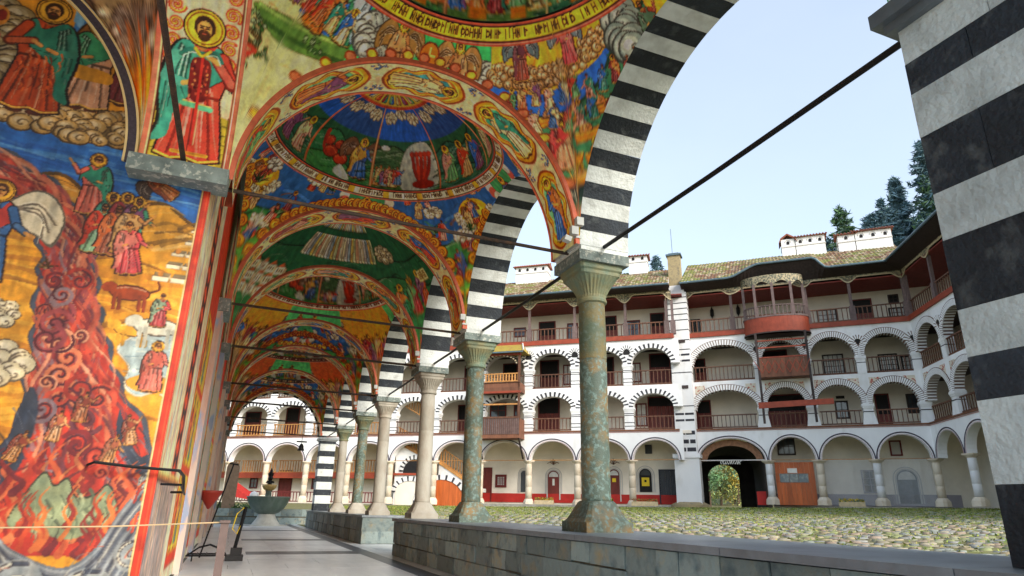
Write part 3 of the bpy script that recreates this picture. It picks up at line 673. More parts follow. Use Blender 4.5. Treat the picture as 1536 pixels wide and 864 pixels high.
def paint_bay1(ppu, seed=41, ring=True):
    rng = np.random.RandomState(seed); S = Sheet(VW, VH, ppu, '#2a589c'); C = VW/2
    for k in range(150):
        u, v = rng.uniform(0, VW), rng.uniform(.2, 1.9); S.curve([(u-.14, v-.05), (u, v+.03), (u+.16, v-.06)], rng.uniform(.02, .07), ['#3a7a5c', '#2f6a6a', '#b8702c', '#4f8a5c', '#7a4a2c', '#2a4a7c'][k % 6], .75, True)
    for k in range(26):
        u = k*VW/26
        S.curve([(u, 1.7), (u+.2, 1.75), (u+.5, 1.7)], .05, ['#4f86d8', '#2450a8'][k % 2], .7)
    for q in range(4):
        u = (q+.5)*VW/4    # the four corners
        hill(S, [(u-1.4, 1.2), (u-.8, 1.45), (u-.3, 1.3), (u+.3, 1.42), (u+.9, 1.5), (u+1.4, 1.2)], 0, '#3a7a44', rng, 12)
        hill(S, [(u-1.2, .9), (u-.5, 1.15), (u+.2, 1.0), (u+.8, 1.12), (u+1.2, .95)], 0, '#4f8a3c', rng, 10)
        for j in range(9):
            figure(S, u-.75+.19*j, .62+.28*(j % 3)-.08*abs(j-4)*.2, .36, ROBES[(j*3+q) % 10], ROBES[(j+q*2+4) % 10], rng, j % 3 == 0, 1 if j % 2 else -1, rng.uniform(-.3, .3), j)
        scrolls(S, u-.45, u+.45, .0, .62, .11, ['#3a1608', '#d8701c', '#f0a83a'], rng)
        # medallion with winged figure on a gold glow, ringed by clouds
        uu = u-.45 if q % 2 else u+.5
        S.ell(uu, 1.72, .34, .24, '#e89a24'); S.ell(uu, 1.72, .22, .16, '#f4c040')
        figure(S, uu, 1.55, .38, '#a83a24', '#c86a2c', rng, True, 1, .3, 2, False, wings='#7a4a24')
        for j in range(10):
            a = math.pi*(1+j/9.); cloud(S, uu+.36*math.cos(a), 1.72+.24*math.sin(a), .15, .13, '#d0c4a8', rng, 6)
    for q in range(4):
        u = q*VW/4 if q else VW
        for j in range(12):
            a = math.pi*(1+j/11.); S.ell(u+.42*math.cos(a), 1.98+.34*math.sin(a), .1, .09, ['#d8d0c4', '#c8584a', '#b8b4ac'][j % 3])
        S.ell(u, 1.98, .34, .26, '#3f8a5c'); bust(S, u, 1.74, .26, '#8a3030', '#3a6ab0', rng)
        scrolls(S, u-.8, u+.8, 1.46, 1.62, .09, ['#7a2c0c', '#e08020', '#f6b848'], rng)
    # crowds, cloud banks and a scrolled orange fringe along the arch edge
    for k in range(64):
        u = C-2.9+5.8*k/63; e = edge_v(u)
        if e > 1.72: continue
        if k % 2 == 0: figure(S, u, e+.22+.10*(k % 3), .34, ROBES[(k*3) % 10], ROBES[(k+4) % 10], rng, k % 3 == 0, 1 if k % 4 else -1, rng.uniform(-.2, .2), k)
        if k % 5 == 0: cloud(S, u, e+.62, .34, .2, ['#c8bca4', '#a8a49c', '#d8ccb0'][k % 3], rng, 8)
        if k % 7 == 3: leafy(S, u, e+.3, .2, '#2f5a2c', rng, 16)
    for k in range(46):
        u = C-2.3+4.6*k/45; e = edge_v(u); S.ell(u, e+.04, .10, .10, '#6a2408'); S.ell(u, e+.05, .085, .085, '#e0801c'); spiral(S, u, e+.05, .07, 1.4, .026, '#f8c04c', k*.8, 1 if k % 2 else -1); spiral(S, u, e+.05, .06, 1.4, .012, '#8a2c08', k*.8+.6, 1 if k % 2 else -1)
    if ring:
        ring_band(S, VH-.17, VH, '#ece0c0', '#3a2a1c', rng)
        for k in range(18): x = (k+.5)*VW/18; S.poly([(x-.06, VH-.14), (x+.06, VH-.14), (x+.06, VH-.03), (x-.06, VH-.03)], '#e0962c')
    return S.done()

def paint_bay2(ppu, seed=51):
    """vault with a row of hung cloths, dark green hills and a pale clustered town"""
    rng = np.random.RandomState(seed); S = Sheet(VW, VH, ppu, '#1f5238'); C = VW/2
    for q in range(4):
        u = (q+.5)*VW/4
        hill(S, [(u-1.6, 1.7), (u-.8, 1.85), (u, 1.7), (u+.8, 1.82), (u+1.6, 1.7)], 0, '#24583c', rng, 12)
        hill(S, [(u-1.2, 1.2), (u-.4, 1.42), (u+.4, 1.25), (u+1.2, 1.4)], 0, '#347048', rng, 12)
        if q % 2 == 0:
            for j in range(4): figure(S, u-.5+.28*j, .55+.12*j, .62, ['#b83a2c', '#2f8a68', '#a82c34', '#c8562c'][j], ROBES[(j*2+1) % 10], rng, True, 1, .1, j)
            S.poly([(u+.3, 1.3), (u+.6, 1.36), (u+.6, 1.56), (u+.3, 1.5)], '#eed890'); S.line([(u+.45, 1.33), (u+.45, 1.54)], .014, '#7a5020')
            for j in range(4): S.line([(u+.33, 1.36+.035*j), (u+.43, 1.38+.035*j)], .01, '#6a5030'); S.line([(u+.48, 1.39+.035*j), (u+.57, 1.405+.035*j)], .01, '#6a5030')
        else:
            for j in range(16):
                x = u-.45+.2*(j % 5)+.05*(j//5 % 2); y = .75+.2*(j//5); w, hh = .16, .18
                S.poly([(x, y), (x+w, y+.03), (x+w, y+hh), (x, y+hh-.03)], '#e6d8c0'); S.poly([(x+w, y+.03), (x+w+.05, y), (x+w+.05, y+hh-.03), (x+w, y+hh)], '#b8a088'); S.poly([(x-.01, y+hh-.03), (x+w, y+hh), (x+w*.6, y+hh+.07)], '#b8603c')
                for m in range(3): S.line([(x+.03+.045*m, y+.07), (x+.03+.045*m, y+.12)], .016, '#5a3a2c')
        for j in range(6):
            S.curve([(u-.3+.1*j, 0), (u-.2+.08*j, .25), (u-.35+.12*j, .5)], .08, ['#b8342c', '#8a2428', '#d8603c'][j % 3], .9, True)
    for q in (0, 2):
        u = C+(q-2)*VW/4
        for j in range(26):
            x = u-.95+.07*j
            c = ['#d8d0b4', '#c8c8cc', '#8fa8c4', '#d8b868', '#b8c8a4', '#c89078', '#e6dcc4'][j % 7]
            S.poly([(x, 1.66), (x+.075, 1.64), (x+.07, 2.16), (x+.01, 2.16)], c); S.line([(x, 1.66), (x+.01, 2.16)], .014, dark(c, .5)); S.curve([(x+.04, 2.1), (x+.045, 1.9), (x+.04, 1.7)], .01, dark(c, .35))
        cloud(S, u+1.15, 1.85, .45, .35, '#8c8468', rng, 9)
    return S.done()

def paint_bay3(ppu, seed, sky='#d8862a'):
    rng = np.random.RandomState(seed); S = Sheet(VW, VH, ppu, sky); C = VW/2
    for q in range(4):
        u = (q+.5)*VW/4
        for j in range(9): figure(S, u-.62+.15*j, .72+.1*(j % 2), .6, ROBES[(j*3+q+seed) % 10], ROBES[(j+q*2+seed+4) % 10], rng, True, 1 if j % 2 else -1, 0, j)
        for j in range(8): cloud(S, u-.7+.2*j, .5+.1*(j % 2), .3, .26, '#8c7452', rng, 8)
        for j in range(5): cloud(S, u-.5+.24*j, .22, .26, .26, '#a08660', rng, 8)
        cloud(S, u-1.0, 1.5, .3, .6, '#8c8070', rng, 9); cloud(S, u+1.0, 1.5, .3, .6, '#8c8070', rng, 9)
    for q in range(4):
        u = q*VW/4 if q else VW
        S.poly([(u-.75, 1.1), (u+.75, 1.1), (u+.75, VH), (u-.75, VH)], '#4aa86c'); hill(S, [(u-.75, 1.5), (u, 1.62), (u+.75, 1.5)], 1.0, '#3a6aa8', rng, 5)
        figure(S, u, 1.42, .46, '#c83c34', '#2f7a5c', rng, True); figure(S, u-.4, 1.5, .36, '#c88a50', '#a83c34', rng, True)
    ring_band(S, VH-.15, VH, '#efe6d0', '#5a2a1c', rng, '#c23a2c')
    return S.done()

def paint_arch(ppu, L, Wd, seed, n):
    """soffit band: haloed figures lying along the arch in flowing frames, u along, v across"""
    rng = np.random.RandomState(seed); S = Sheet(L, Wd, ppu, '#e2b48e')
    for k in range(int(L*30)):
        x, y = rng.uniform(0, L), rng.uniform(.06, Wd-.06)
        S.curve([(x, y), (x+.04, y+.03), (x+.1, y+.02)], .02, ['#ecc8a8', '#d8a07c', '#f0d4b4', '#c8e0d0', '#d89080'][k % 5], .6, True)
    for k in range(n):
        x0, x1 = L*k/n, L*(k+1)/n; w = x1-x0; up = 1 if k < n/2 else -1     # heads toward the crown
        hx = x0+w*(.66 if up > 0 else .34); m = Wd/2
        # orange flowing frame
        pts = [(x0+.1*w, m), (x0+.2*w, m+.30*Wd), (x0+.36*w, m+.26*Wd), (x0+.5*w, m+.38*Wd), (x0+.64*w, m+.27*Wd), (x0+.8*w, m+.32*Wd), (x0+.92*w, m), (x0+.8*w, m-.32*Wd), (x0+.64*w, m-.27*Wd), (x0+.5*w, m-.38*Wd), (x0+.36*w, m-.26*Wd), (x0+.2*w, m-.30*Wd)]
        ctr = np.array([x0+.5*w, m])
        for f, c in ((1.08, '#8a3a14'), (1.02, '#e68a22'), (.92, '#f4bc4a'), (.86, '#d86a1c'), (.78, '#f2c870'), (.72, ['#3f9a80', '#6ab08c', '#3f8fa0'][k % 3])):
            S.blob([tuple(ctr+(np.array(p)-ctr)*f) for p in pts], c)
        fh = w*.72
        if up > 0: figure(S, x0+.14*w, m, fh, ROBES[(k*3+seed) % 10], ROBES[(k*2+seed+5) % 10], rng, True, 1, -math.pi/2, k, sx=Wd/fh*.95)
        else: figure(S, x1-.14*w, m, fh, ROBES[(k*3+seed) % 10], ROBES[(k*2+seed+5) % 10], rng, True, 1, math.pi/2, k, sx=Wd/fh*.95)
        for yy in (m-.33*Wd, m+.33*Wd): flowers(S, x0+.02*w, yy, .085, '#4a78c0', rng)
    for y0, c in ((0, '#c8604a'), (Wd, '#c8604a')):
        s_ = 1 if y0 == 0 else -1
        S.line([(0, y0+s_*.02), (L, y0+s_*.02)], .05, c); S.line([(0, y0+s_*.05), (L, y0+s_*.05)], .014, '#5a2418'); S.line([(0, y0+s_*.065), (L, y0+s_*.065)], .014, '#f2cfa8')
    return S.done()

def paint_saint_soffit(ppu):
    """band between the two front bays: one tall robed figure on a paved ground; v up"""
    rng = np.random.RandomState(61); S = Sheet(.78, 6.6, ppu, '#e8b49a')
    for base, fl in ((0., 1), (6.6, -1)):
        f = lambda v: base+fl*v
        S.poly([(0, f(0)), (.78, f(0)), (.78, f(.62)), (0, f(.78))], '#a89a3a')
        for k in range(7): S.line([(0, f(.1*k)), (.78, f(.1*k-.05))], .008, '#6a6024')
        for k in range(6): S.line([(.06+.13*k, f(0)), (.10+.12*k, f(.65))], .008, '#6a6024')
        scrolls(S, .08, .22, min(f(.9), f(2.4)), max(f(.9), f(2.4)), .09, ['#e8a890', '#d84a30', '#f0b848'], rng); scrolls(S, .56, .70, min(f(1.1), f(2.4)), max(f(1.1), f(2.4)), .09, ['#e8a890', '#d84a30', '#f0b848'], rng)
        figure(S, .40, f(.10), 1.55, '#cf4438', '#3f8f86', rng, True, 1, 0 if fl > 0 else math.pi, 3, True, sx=.92)
        q = lambda v: (f(v) if fl > 0 else f(v))
        S.blob([(.33, q(1.18)), (.47, q(1.18)), (.50, q(.98)), (.47, q(.78)), (.34, q(.78)), (.31, q(.98))], '#6a2020')
        for k in range(34): S.ell(.33+.15*rng.rand(), q(.80+.36*rng.rand()), .012, .016, ['#a84838', '#4a1418', '#c87850'][k % 3])
        S.line([(.29, q(.72)), (.53, q(.70))], .055, '#5aa88c'); S.line([(.29, q(.75)), (.53, q(.73))], .012, '#e0c070'); S.line([(.41, q(1.2)), (.41, q(.3))], .03, '#b8342c'); S.line([(.43, q(.68)), (.43, q(.3))], .012, '#f0a080')
        S.curve([(.22, q(1.2)), (.30, q(1.27)), (.41, q(1.25)), (.52, q(1.28)), (.58, q(1.2))], .035, '#2f6f68'); S.curve([(.24, q(1.18)), (.32, q(1.24)), (.41, q(1.22)), (.52, q(1.25)), (.57, q(1.17))], .014, '#9ccfc0'); S.curve([(.34, q(1.28)), (.40, q(1.22)), (.47, q(1.28))], .03, '#e8b03a')
        S.line([(.26, q(.2)), (.56, q(.2))], .035, '#e8b03a'); S.line([(.26, q(.2)), (.56, q(.2))], .01, '#8a4a14')
    for x, s_ in ((0, 1), (.78, -1)):
        S.line([(x+s_*.02, 0), (x+s_*.02, 6.6)], .05, '#d86a58'); S.line([(x+s_*.05, 0), (x+s_*.05, 6.6)], .012, '#f4e0b0'); S.line([(x+s_*.062, 0), (x+s_*.062, 6.6)], .01, '#6a2418')
    S.poly([(0, 3.0), (.78, 3.0), (.78, 3.6), (0, 3.6)], '#d8862a'); bust(S, .39, 3.1, .34, '#3a6ab0', '#c8402c', rng)
    return S.done()

def paint_leftbay(ppu):
    rng = np.random.RandomState(71); S = Sheet(VW, VH, ppu, '#7c6850'); C = VW/2
    for q in range(4):
        u = (q+.5)*VW/4
        for j in range(9):
            cloud(S, u-.6+.3*(j % 5), .9+.32*(j//3), .5, .4, ['#8a7058', '#a08a6a', '#6c5448'][j % 3], rng, 10)
        figure(S, u+.25, 1.25, .8, '#b8323a', '#3f7a5c', rng, True); figure(S, u-.35, 1.3, .8, '#7a3238', '#b87a34', rng, True)
        for j in range(16): S.curve([(u-.2+.026*j, .38), (u-.18+.024*j, .6), (u-.22+.03*j, .78+.1*(j % 3))], .04, ['#d87a1c', '#e8982c', '#b85010'][j % 3], .95, True)
        S.poly([(u-.25, 0), (u+.25, 0), (u+.25, .36), (u-.25, .40)], '#a8a690'); 
        for j in range(10): S.line([(u-.22+.05*j, 0), (u-.22+.05*j, .38)], .012, ['#8a8870', '#c4c2ac'][j % 2])
    S.poly([(0, 1.95), (VW, 1.95), (VW, VH), (0, VH)], '#2f66c0')
    return S.done()

def paint_sidewall(ppu, L, H):
    """gallery's inner wall: marbled pilasters, diamond strips, panels with figures; u along, v up"""
    rng = np.random.RandomState(81); S = Sheet(L, H, ppu, '#c2b2a0')
    mar = ['#bda894', '#d8b8a0', '#8fa0b8', '#d8a878', '#a88ca0', '#e2d2bc', '#b86a4a', '#6a88b8', '#d0c0b0', '#c89060']
    gry = ['#8c8488', '#a89aa0', '#74707c', '#b89a88', '#c8b8ac', '#90707c', '#b07a58', '#686c7c']
    starts = [0., 4.2, 7.3, 11.8, 15.2, 19.4, 24.]
    for i, y0 in enumerate(starts):
        y1 = starts[i+1] if i+1 < len(starts) else L
        marble(S, y0, y0+1.25, 1.15, H, mar, rng, .1, True, .05); marble(S, y0, y0+2.0, 0, 1.13, gry, rng, .02, True, .05)
        S.poly([(y0+1.25, 1.15), (y0+1.75, 1.15), (y0+1.75, H), (y0+1.25, H)], '#20242c')
        k = 0; v = 1.2
        while v < H:
            S.poly([(y0+1.27, v), (y0+1.5, v+.11), (y0+1.73, v), (y0+1.5, v-.11)], '#c8452c'); S.poly([(y0+1.27, v+.13), (y0+1.38, v+.2), (y0+1.27, v+.25)], '#3a4a4c'); v += .24
        S.line([(y0+1.25, 1.1), (y0+1.25, H)], .05, '#d8602c'); S.line([(y0+1.78, 1.1), (y0+1.78, H)], .07, '#d84a28')
        marble(S, y0+1.82, y0+2.5, 1.15, H, mar, rng, .1, True, .05)
        S.poly([(y0+2.5, .2), (y1-.1, .2), (y1-.1, H), (y0+2.5, H)], '#b8361e')
        for v in (.35, 1.35, 2.35):
            S.poly([(y0+2.6, v), (y1-.2, v), (y1-.2, v+.9), (y0+2.6, v+.9)], '#d8942c'); 
            for j in range(max(1, int((y1-y0-2.8)/.5))): figure(S, y0+2.85+.5*j, v+.04, .8, ROBES[(j+i) % 10], ROBES[(j*3+i) % 10], rng)
        S.line([(y0, 1.14), (y0+2.4, 1.14)], .06, '#e8a868'); S.line([(y0, 1.10), (y0+2.4, 1.10)], .03, '#5a3020')
        S.poly([(y0, 0), (y0+2.3, 0), (y0+2.3, .12), (y0, .12)], '#d8654c')
        S.line([(y0+.03, 0), (y0+.03, H)], .05, '#c93a22')
    return S.done(.15, .15)
# ============================================================ THE CHURCH'S OPEN GALLERY
PI = math.pi
XL, XR, XM, AR = -.46, 3.36, 1.45, 1.91      # springing lines, middle, half span
XC, ZA, ZP = 3.69, 3.795, .684               # column axis, abacus top, parapet top
ZS, HV = 3.85, 1.93                          # springing height, arch rise
YS = [6.49, 10.67, 13.77, 18.29, 21.63, 25.8, 30.7]   # column rows
AB = .335
BAYS = [(2.1, YS[0]-AB)]+[(YS[i]+AB, YS[i+1]-AB) for i in range(6)]

M_white = mat('whitewash_stripe', (.64, .68, .67), .85, .14, 3, .7, 26, speck=(.42, .44, .42), sscale=5, sthr=(.54, .78))
M_white_shaded = mat('shaded_render_stripe', (.46, .515, .52), .85, .14, 3, 1.0, 22, speck=(.33, .37, .37), sscale=4, sthr=(.52, .75))  # rough render; the near pier's shade is put into its grey-blue tone
M_black = mat('slate_stripe', (.015, .021, .029), .7, .4, 4, .8, 30, speck=(.075, .085, .09), sscale=7, sthr=(.56, .74))
M_stone = mat('weathered_capstone', (.17, .21, .20), .8, .3, 7, .5, 30, speck=(.36, .38, .34), sscale=22)
M_verd = mat('green_rust_stone', (.075, .105, .085), .6, .3, 4, .35, 60, col2=(.21, .135, .05), thr=(.45, .66), speck=(.14, .21, .19), sscale=22, sthr=(.5, .64))
M_beige = mat('grey_beige_stone', (.36, .34, .29), .7, .25, 3, .3, 30, col2=(.26, .22, .17), thr=(.4, .7), stretch=(1, 1, .5))
M_oliv = mat('olive_stone', (.20, .19, .10), .65, .25, 5, .3, 40, col2=(.13, .19, .14), thr=(.4, .65))
M_iron = mat('rusty_iron', (.05, .035, .028), .75, .4, 12, .4, 60, col2=(.14, .075, .04), thr=(.5, .75), metal=.3)
M_black_iron = mat('black_iron', (.018, .018, .02), .5, .2, 10, metal=.6)
M_slab = mat('parapet_top_slab', (.12, .145, .165), .36, .3, 3, .3, 14, spec=.7)
M_wallstone = mat('parapet_stone', (.22, .275, .265), .7, .5, 4, 1., 12, col2=(.33, .28, .17), thr=(.52, .72), speck=(.11, .155, .165), sscale=7, sthr=(.5, .7))
M_mortar = mat('dark_joint', (.16, .14, .10), .95, .4, 8)
M_marble = mat('pale_floor_marble', (.58, .61, .625), .30, .14, 2.2, .04, 12, col2=(.70, .72, .72), thr=(.35, .7), spec=.6, stretch=(2.5, .7, 1))
M_darkmarble = mat('dark_floor_marble', (.04, .05, .07), .34, .2, 3, .04, 12, spec=.6)
M_plaster = mat('outer_plaster', (.62, .60, .55), .9, .1, 4)

church = thing('church_gallery', 'church gallery with painted vaults, stone columns and black and white striped arches', 'church gallery', (XM, 6.5, 0))

def lookup(S, u, v, gain=1.36, sat=1.0):
    x = np.clip((u-S.u0)*S.ppu, 0, S.w-1.001); y = np.clip((v-S.v0)*S.ppu, 0, S.h-1.001)
    xi, yi = x.astype(int), y.astype(int); fx, fy = (x-xi)[..., None], (y-yi)[..., None]
    a = S.a
    c = (a[yi, xi]*(1-fx)+a[yi, xi+1]*fx)*(1-fy)+(a[yi+1, xi]*(1-fx)+a[yi+1, xi+1]*fx)*fy
    g_ = c.mean(-1, keepdims=True); c = g_+(c-g_)*sat; c = (.48+(c-.48)*1.10)*np.array([1.05, 1.0, .90])
    return to_lin(np.clip(c*gain, 0, 1))

def vault(parent, sheet, x0, x1, y0, y1, k, nth, nt_, dome=None, rise=1.0, Hh=HV, dres=(200, 30)):
    """pendentive surface from the four springers up to a ring (k = ring size), then a shallow dome"""
    xm, ym, a, b = (x0+x1)/2, (y0+y1)/2, (x1-x0)/2, (y1-y0)/2; c = Hh*math.sqrt(2)
    ph_r = math.asin(k/math.sqrt(2))
    n1 = int(nth*.74); th = np.concatenate([np.linspace(-.06*PI, 1.06*PI, n1, endpoint=False), np.linspace(1.06*PI, 1.94*PI, nth-n1, endpoint=False)])   # finer where it faces down the gallery
    for cn in (PI/4, 3*PI/4, 5*PI/4, 7*PI/4): th[np.argmin(abs(th-cn))] = cn
    rm = 1/np.maximum(abs(np.cos(th)), abs(np.sin(th))); ph_m = np.arcsin(np.clip(rm/math.sqrt(2), 0, .99999))
    t = np.linspace(0, 1, nt_)[:, None]; ph = ph_r+t*(ph_m-ph_r)[None]; T = np.broadcast_to(th[None], ph.shape)
    P = np.stack([xm+a*math.sqrt(2)*np.sin(ph)*np.cos(T), ym+b*math.sqrt(2)*np.sin(ph)*np.sin(T), ZS+c*np.cos(ph)], -1)
    fr = ((.5+(PI/2-T)/(2*PI)) % 1.0)
    C = lookup(sheet, fr*VW, VH*(1-(ph-ph_r)/(PI/2-ph_r)))
    o = grid('painted_pendentives', P, C, FRESCO, parent, True)
    if dome is not None:
        th = np.arange(dres[0])*2*PI/dres[0]; ps = np.linspace(0, PI/2*.995, dres[1])[:, None]; T = np.broadcast_to(th[None], (ps.shape[0], dres[0])); ps = np.broadcast_to(ps, T.shape)
        kk = k-.012; zr = ZS+c*math.cos(ph_r)+.01
        P = np.stack([xm+a*kk*np.cos(ps)*np.cos(T), ym+b*kk*np.cos(ps)*np.sin(T), zr+rise*np.sin(ps)], -1)
        fr = ((.5+(PI/2-T)/(2*PI)) % 1.0)
        grid('painted_dome', P, lookup(dome, fr*dome.W, ps/(PI/2)*dome.H), FRESCO, parent, True)
    else:
        # closed crown, painted like a deep blue heaven
        S2 = sheet; ph = np.linspace(0.002, ph_r, 24)[:, None]; T = np.broadcast_to(th[None], (24, nth)); ph = np.broadcast_to(ph, T.shape)
        P = np.stack([xm+a*math.sqrt(2)*np.sin(ph)*np.cos(T), ym+b*math.sqrt(2)*np.sin(ph)*np.sin(T), ZS+c*np.cos(ph)], -1)
        fr = ((.5+(PI/2-T)/(2*PI)) % 1.0); v = VH-.25*(1-ph/ph_r)
        grid('painted_crown', P, lookup(S2, fr*VW, v), FRESCO, parent, True)

# -- vaulted bays
bay_specs = [
    (paint_bay0(112), .79, 900, 190, paint_dome(62, 0)),
    (paint_bay1(92), .84, 860, 130, paint_dome(84, 1)),
    (paint_bay2(66), .62, 560, 90, None),
    (paint_bay3(58, 3), .80, 480, 80, paint_dome(36, 2)),
    (paint_bay1(36, 43, False), .62, 380, 60, None),
    (paint_bay3(34, 5, '#b8562c'), .78, 320, 50, paint_dome(30, 3)),
    (paint_bay1(34, 45, True), .78, 320, 50, paint_dome(30, 5)),
]
for (y0, y1), (sh, k, a_, b_, dm) in zip(BAYS, bay_specs):
    vault(church, sh, XL, XR, y0, y1, k, a_, b_, dm, 1.05, dres=(440, 44) if y0 < 3 else (700, 96) if y0 < 7 else (240, 30))
vault(church, paint_leftbay(56), -5.42, -1.24, 2.1, 6.2, .70, 460, 90, paint_dome(30, 4), 1.0, 2.12)

# -- cross arches: painted soffit hung a little below the vault edge
for i, y in enumerate(YS):
    dens = [105, 80, 60, 48, 40, 34, 34][i]; L_ = 6.0
    sh = paint_arch(dens, L_, 2*AB, 100+i, 5)
    nu, nv = int(L_*dens*1.05), max(10, int(2*AB*dens*1.05))
    al = np.linspace(PI, 0, nu)[None, :]; v = np.linspace(0, 1, nv)[:, None]
    dr = .05
    P = np.stack(np.broadcast_arrays(XM+(AR-dr)*np.cos(al)+0*v, y-AB+2*AB*v+0*al, ZS+(HV-dr)*np.sin(al)+0*v), -1)
    C = lookup(sh, np.broadcast_to(np.linspace(0, L_, nu)[None], P.shape[:2]), np.broadcast_to(v*2*AB, P.shape[:2]))
    ar = grid('painted_arch', P, C, FRESCO, church)
    for sy in (-1, 1):
        al = np.linspace(PI, 0, 120)[None, :]; v = np.linspace(0, 1, 3)[:, None]; r = AR-dr+(dr+.03)*v
        P = np.stack(np.broadcast_arrays(XM+r*np.cos(al), y+sy*AB+0*al+0*v, ZS+(r+HV-AR)*np.sin(al)), -1)
        grid('arch_edge', P, np.broadcast_to(to_lin(hexc('#cf6a4e')), P.shape), FRESCO, ar)

# -- broad arch between the two front bays with the tall robed figure
sh = paint_saint_soffit(150)
nv_, nu_ = 640, 100
al = np.linspace(0, PI, nv_)[:, None]; uu = np.linspace(0, 1, nu_)[None, :]
P = np.stack(np.broadcast_arrays(-1.24+.78*uu+0*al, 4.15+2.05*np.cos(al)+0*uu, ZS+.02+HV*np.sin(al)+0*uu), -1)
C = lookup(sh, np.broadcast_to(uu*.78, P.shape[:2]), np.broadcast_to(np.linspace(0, 6.6, nv_)[:, None], P.shape[:2]))
grid('painted_arch', P, C, FRESCO, church, label='arch soffit with one tall robed figure on a paved ground')

# -- big painted cross wall and the painted side wall of the gallery
sh = paint_wall()
x = np.linspace(-2.8, -.58, int(2.22*135)); z = np.linspace(0.02, 6.1, int(6.08*135)); X, Z = np.meshgrid(x, z)
grid('painted_wall', np.stack([X, np.full_like(X, 6.2), Z], -1), lookup(sh, X, Z, .86, .96), FRESCO, church, label='large wall painting with a broad red stream between ochre hills')
x = np.linspace(-7.5, -2.8, 90); z = np.linspace(.02, 6.1, 120); X, Z = np.meshgrid(x, z)
grid('painted_wall', np.stack([X, np.full_like(X, 6.2), Z], -1), lookup(sh, -2.8+np.abs(((X+2.8) % 1.6)-.8)*.5, Z, .86, .96), FRESCO, church)
sh = paint_sidewall(34, 24.6, 6.0)
y = np.concatenate([np.linspace(6.2, 14, 300), np.linspace(14.02, 30.8, 200)]); z = np.linspace(.02, 6.0, 170); Y, Z = np.meshgrid(y, z)
grid('painted_wall', np.stack([np.full_like(Y, -.58), Y, Z], -1), lookup(sh, Y-6.2, Z), FRESCO, church, label='narrow marbled side wall with red diamond strips')
# moulded arch line on the cross wall where the left vault meets it
mb = MB(); n = 60; R0 = 2.0
for k in range(n):
    a0_, a1_ = PI*k/n, PI*(k+1)/n
    q = lambda r, a, y: (-3.33+r*math.cos(a), y, ZS+r*1.0*math.sin(a))
    for (ra, rb, mi) in ((1.98, 2.0, 0), (2.0, 2.07, 1), (2.07, 2.09, 0)):
        mb.hexa([q(ra, a0_, 6.165), q(rb, a0_, 6.165), q(rb, a0_, 6.198), q(ra, a0_, 6.198), q(ra, a1_, 6.165), q(rb, a1_, 6.165), q(rb, a1_, 6.198), q(ra, a1_, 6.198)], mi)
part(mb, 'arch_moulding', [mat('gilt_line', (.75, .55, .25), .6), mat('purple_band', (.06, .045, .06), .7, .3, 30)], church)
# imposts
mb = MB(); mb.box(-1.27, -.44, 5.98, 6.26, 3.70, 3.86); part(mb, 'impost', M_stone, church)
for i, y in enumerate(YS):
    if i:
        mb = MB(); mb.box(-.62, -.42, y-AB-.03, y+AB+.03, 3.66, 3.86); part(mb, 'impost', M_stone, church)
        mb = MB(); mb.box(-.62, -.50, y-AB, y+AB, .0, 3.66); part(mb, 'pilaster', mat('painted_marbling', (.50, .42, .36), .6, .3, 3, col2=(.42, .20, .14), thr=(.5, .7), speck=(.25, .32, .45), sscale=6, stretch=(1, 1, .3)), church)
# plinth of the painted walls
mb = MB(); mb.box(-7.5, -.58, 6.16, 6.2, 0, .10); part(mb, 'plinth', mat('red_plinth', (.35, .10, .07), .7, .2), church)

# -- striped arcade arches, stone by stone
voussoir_meshes = {}
def striped_arch(y0, y1, x0, x1, n, first, along='y', rise=HV, thick=.34, gap=0.):
    root = link('striped_arch', None, church); root.empty_display_size = .2
    root.location = (x0, y0, ZS) if along == 'y' else (x0, y0, ZS); BASES[root.name] = tuple(root.location)
    root.matrix_parent_inverse = Matrix.Translation(-Vector(BASES[church.name]))
    m_, b = ((y0+y1)/2, (y1-y0)/2) if along == 'y' else ((x0+x1)/2, (x1-x0)/2)
    jt = [0]+[random.uniform(-.007, .007) for _ in range(n-1)]+[0]
    for k in range(n):
        a0_, a1_ = PI*k/n+jt[k], PI*(k+1)/n+jt[k+1]-.0014
        jit = random.uniform(-.004, .004); mb = MB()
        def q(s, r, a):
            c_, h_ = min(max(m_+(b+r)*math.cos(a), m_-b-AB+.001), m_+b+AB-.001), ZS+(rise+r)*math.sin(a)
            return (s, c_, h_) if along == 'y' else (c_, s, h_)
        s0, s1 = (x0, x1) if along == 'y' else (y0, y1)
        ra, rb = jit, thick
        mid = (a0_+a1_)/2
        vs = [q(s0, ra, a0_), q(s1, ra, a0_), q(s1, rb, a0_), q(s0, rb, a0_), q(s0, ra, mid), q(s1, ra, mid), q(s1, rb, mid), q(s0, rb, mid), q(s0, ra, a1_), q(s1, ra, a1_), q(s1, rb, a1_), q(s0, rb, a1_)]
        fs = [(0, 1, 5, 4), (1, 2, 6, 5), (2, 3, 7, 6), (3, 0, 4, 7), (4, 5, 9, 8), (5, 6, 10, 9), (6, 7, 11, 10), (7, 4, 8, 11), (3, 2, 1, 0), (8, 9, 10, 11)]
        mb.add(vs, fs); part(mb, 'voussoir', M_black if (k+first) % 2 == 0 else M_white, root)
for i, (y0, y1) in enumerate(BAYS):
    n = [31, 27, 19, 29, 21, 27, 31][i]
    striped_arch(y0, y1, XR+.002, 4.02, n, 1)
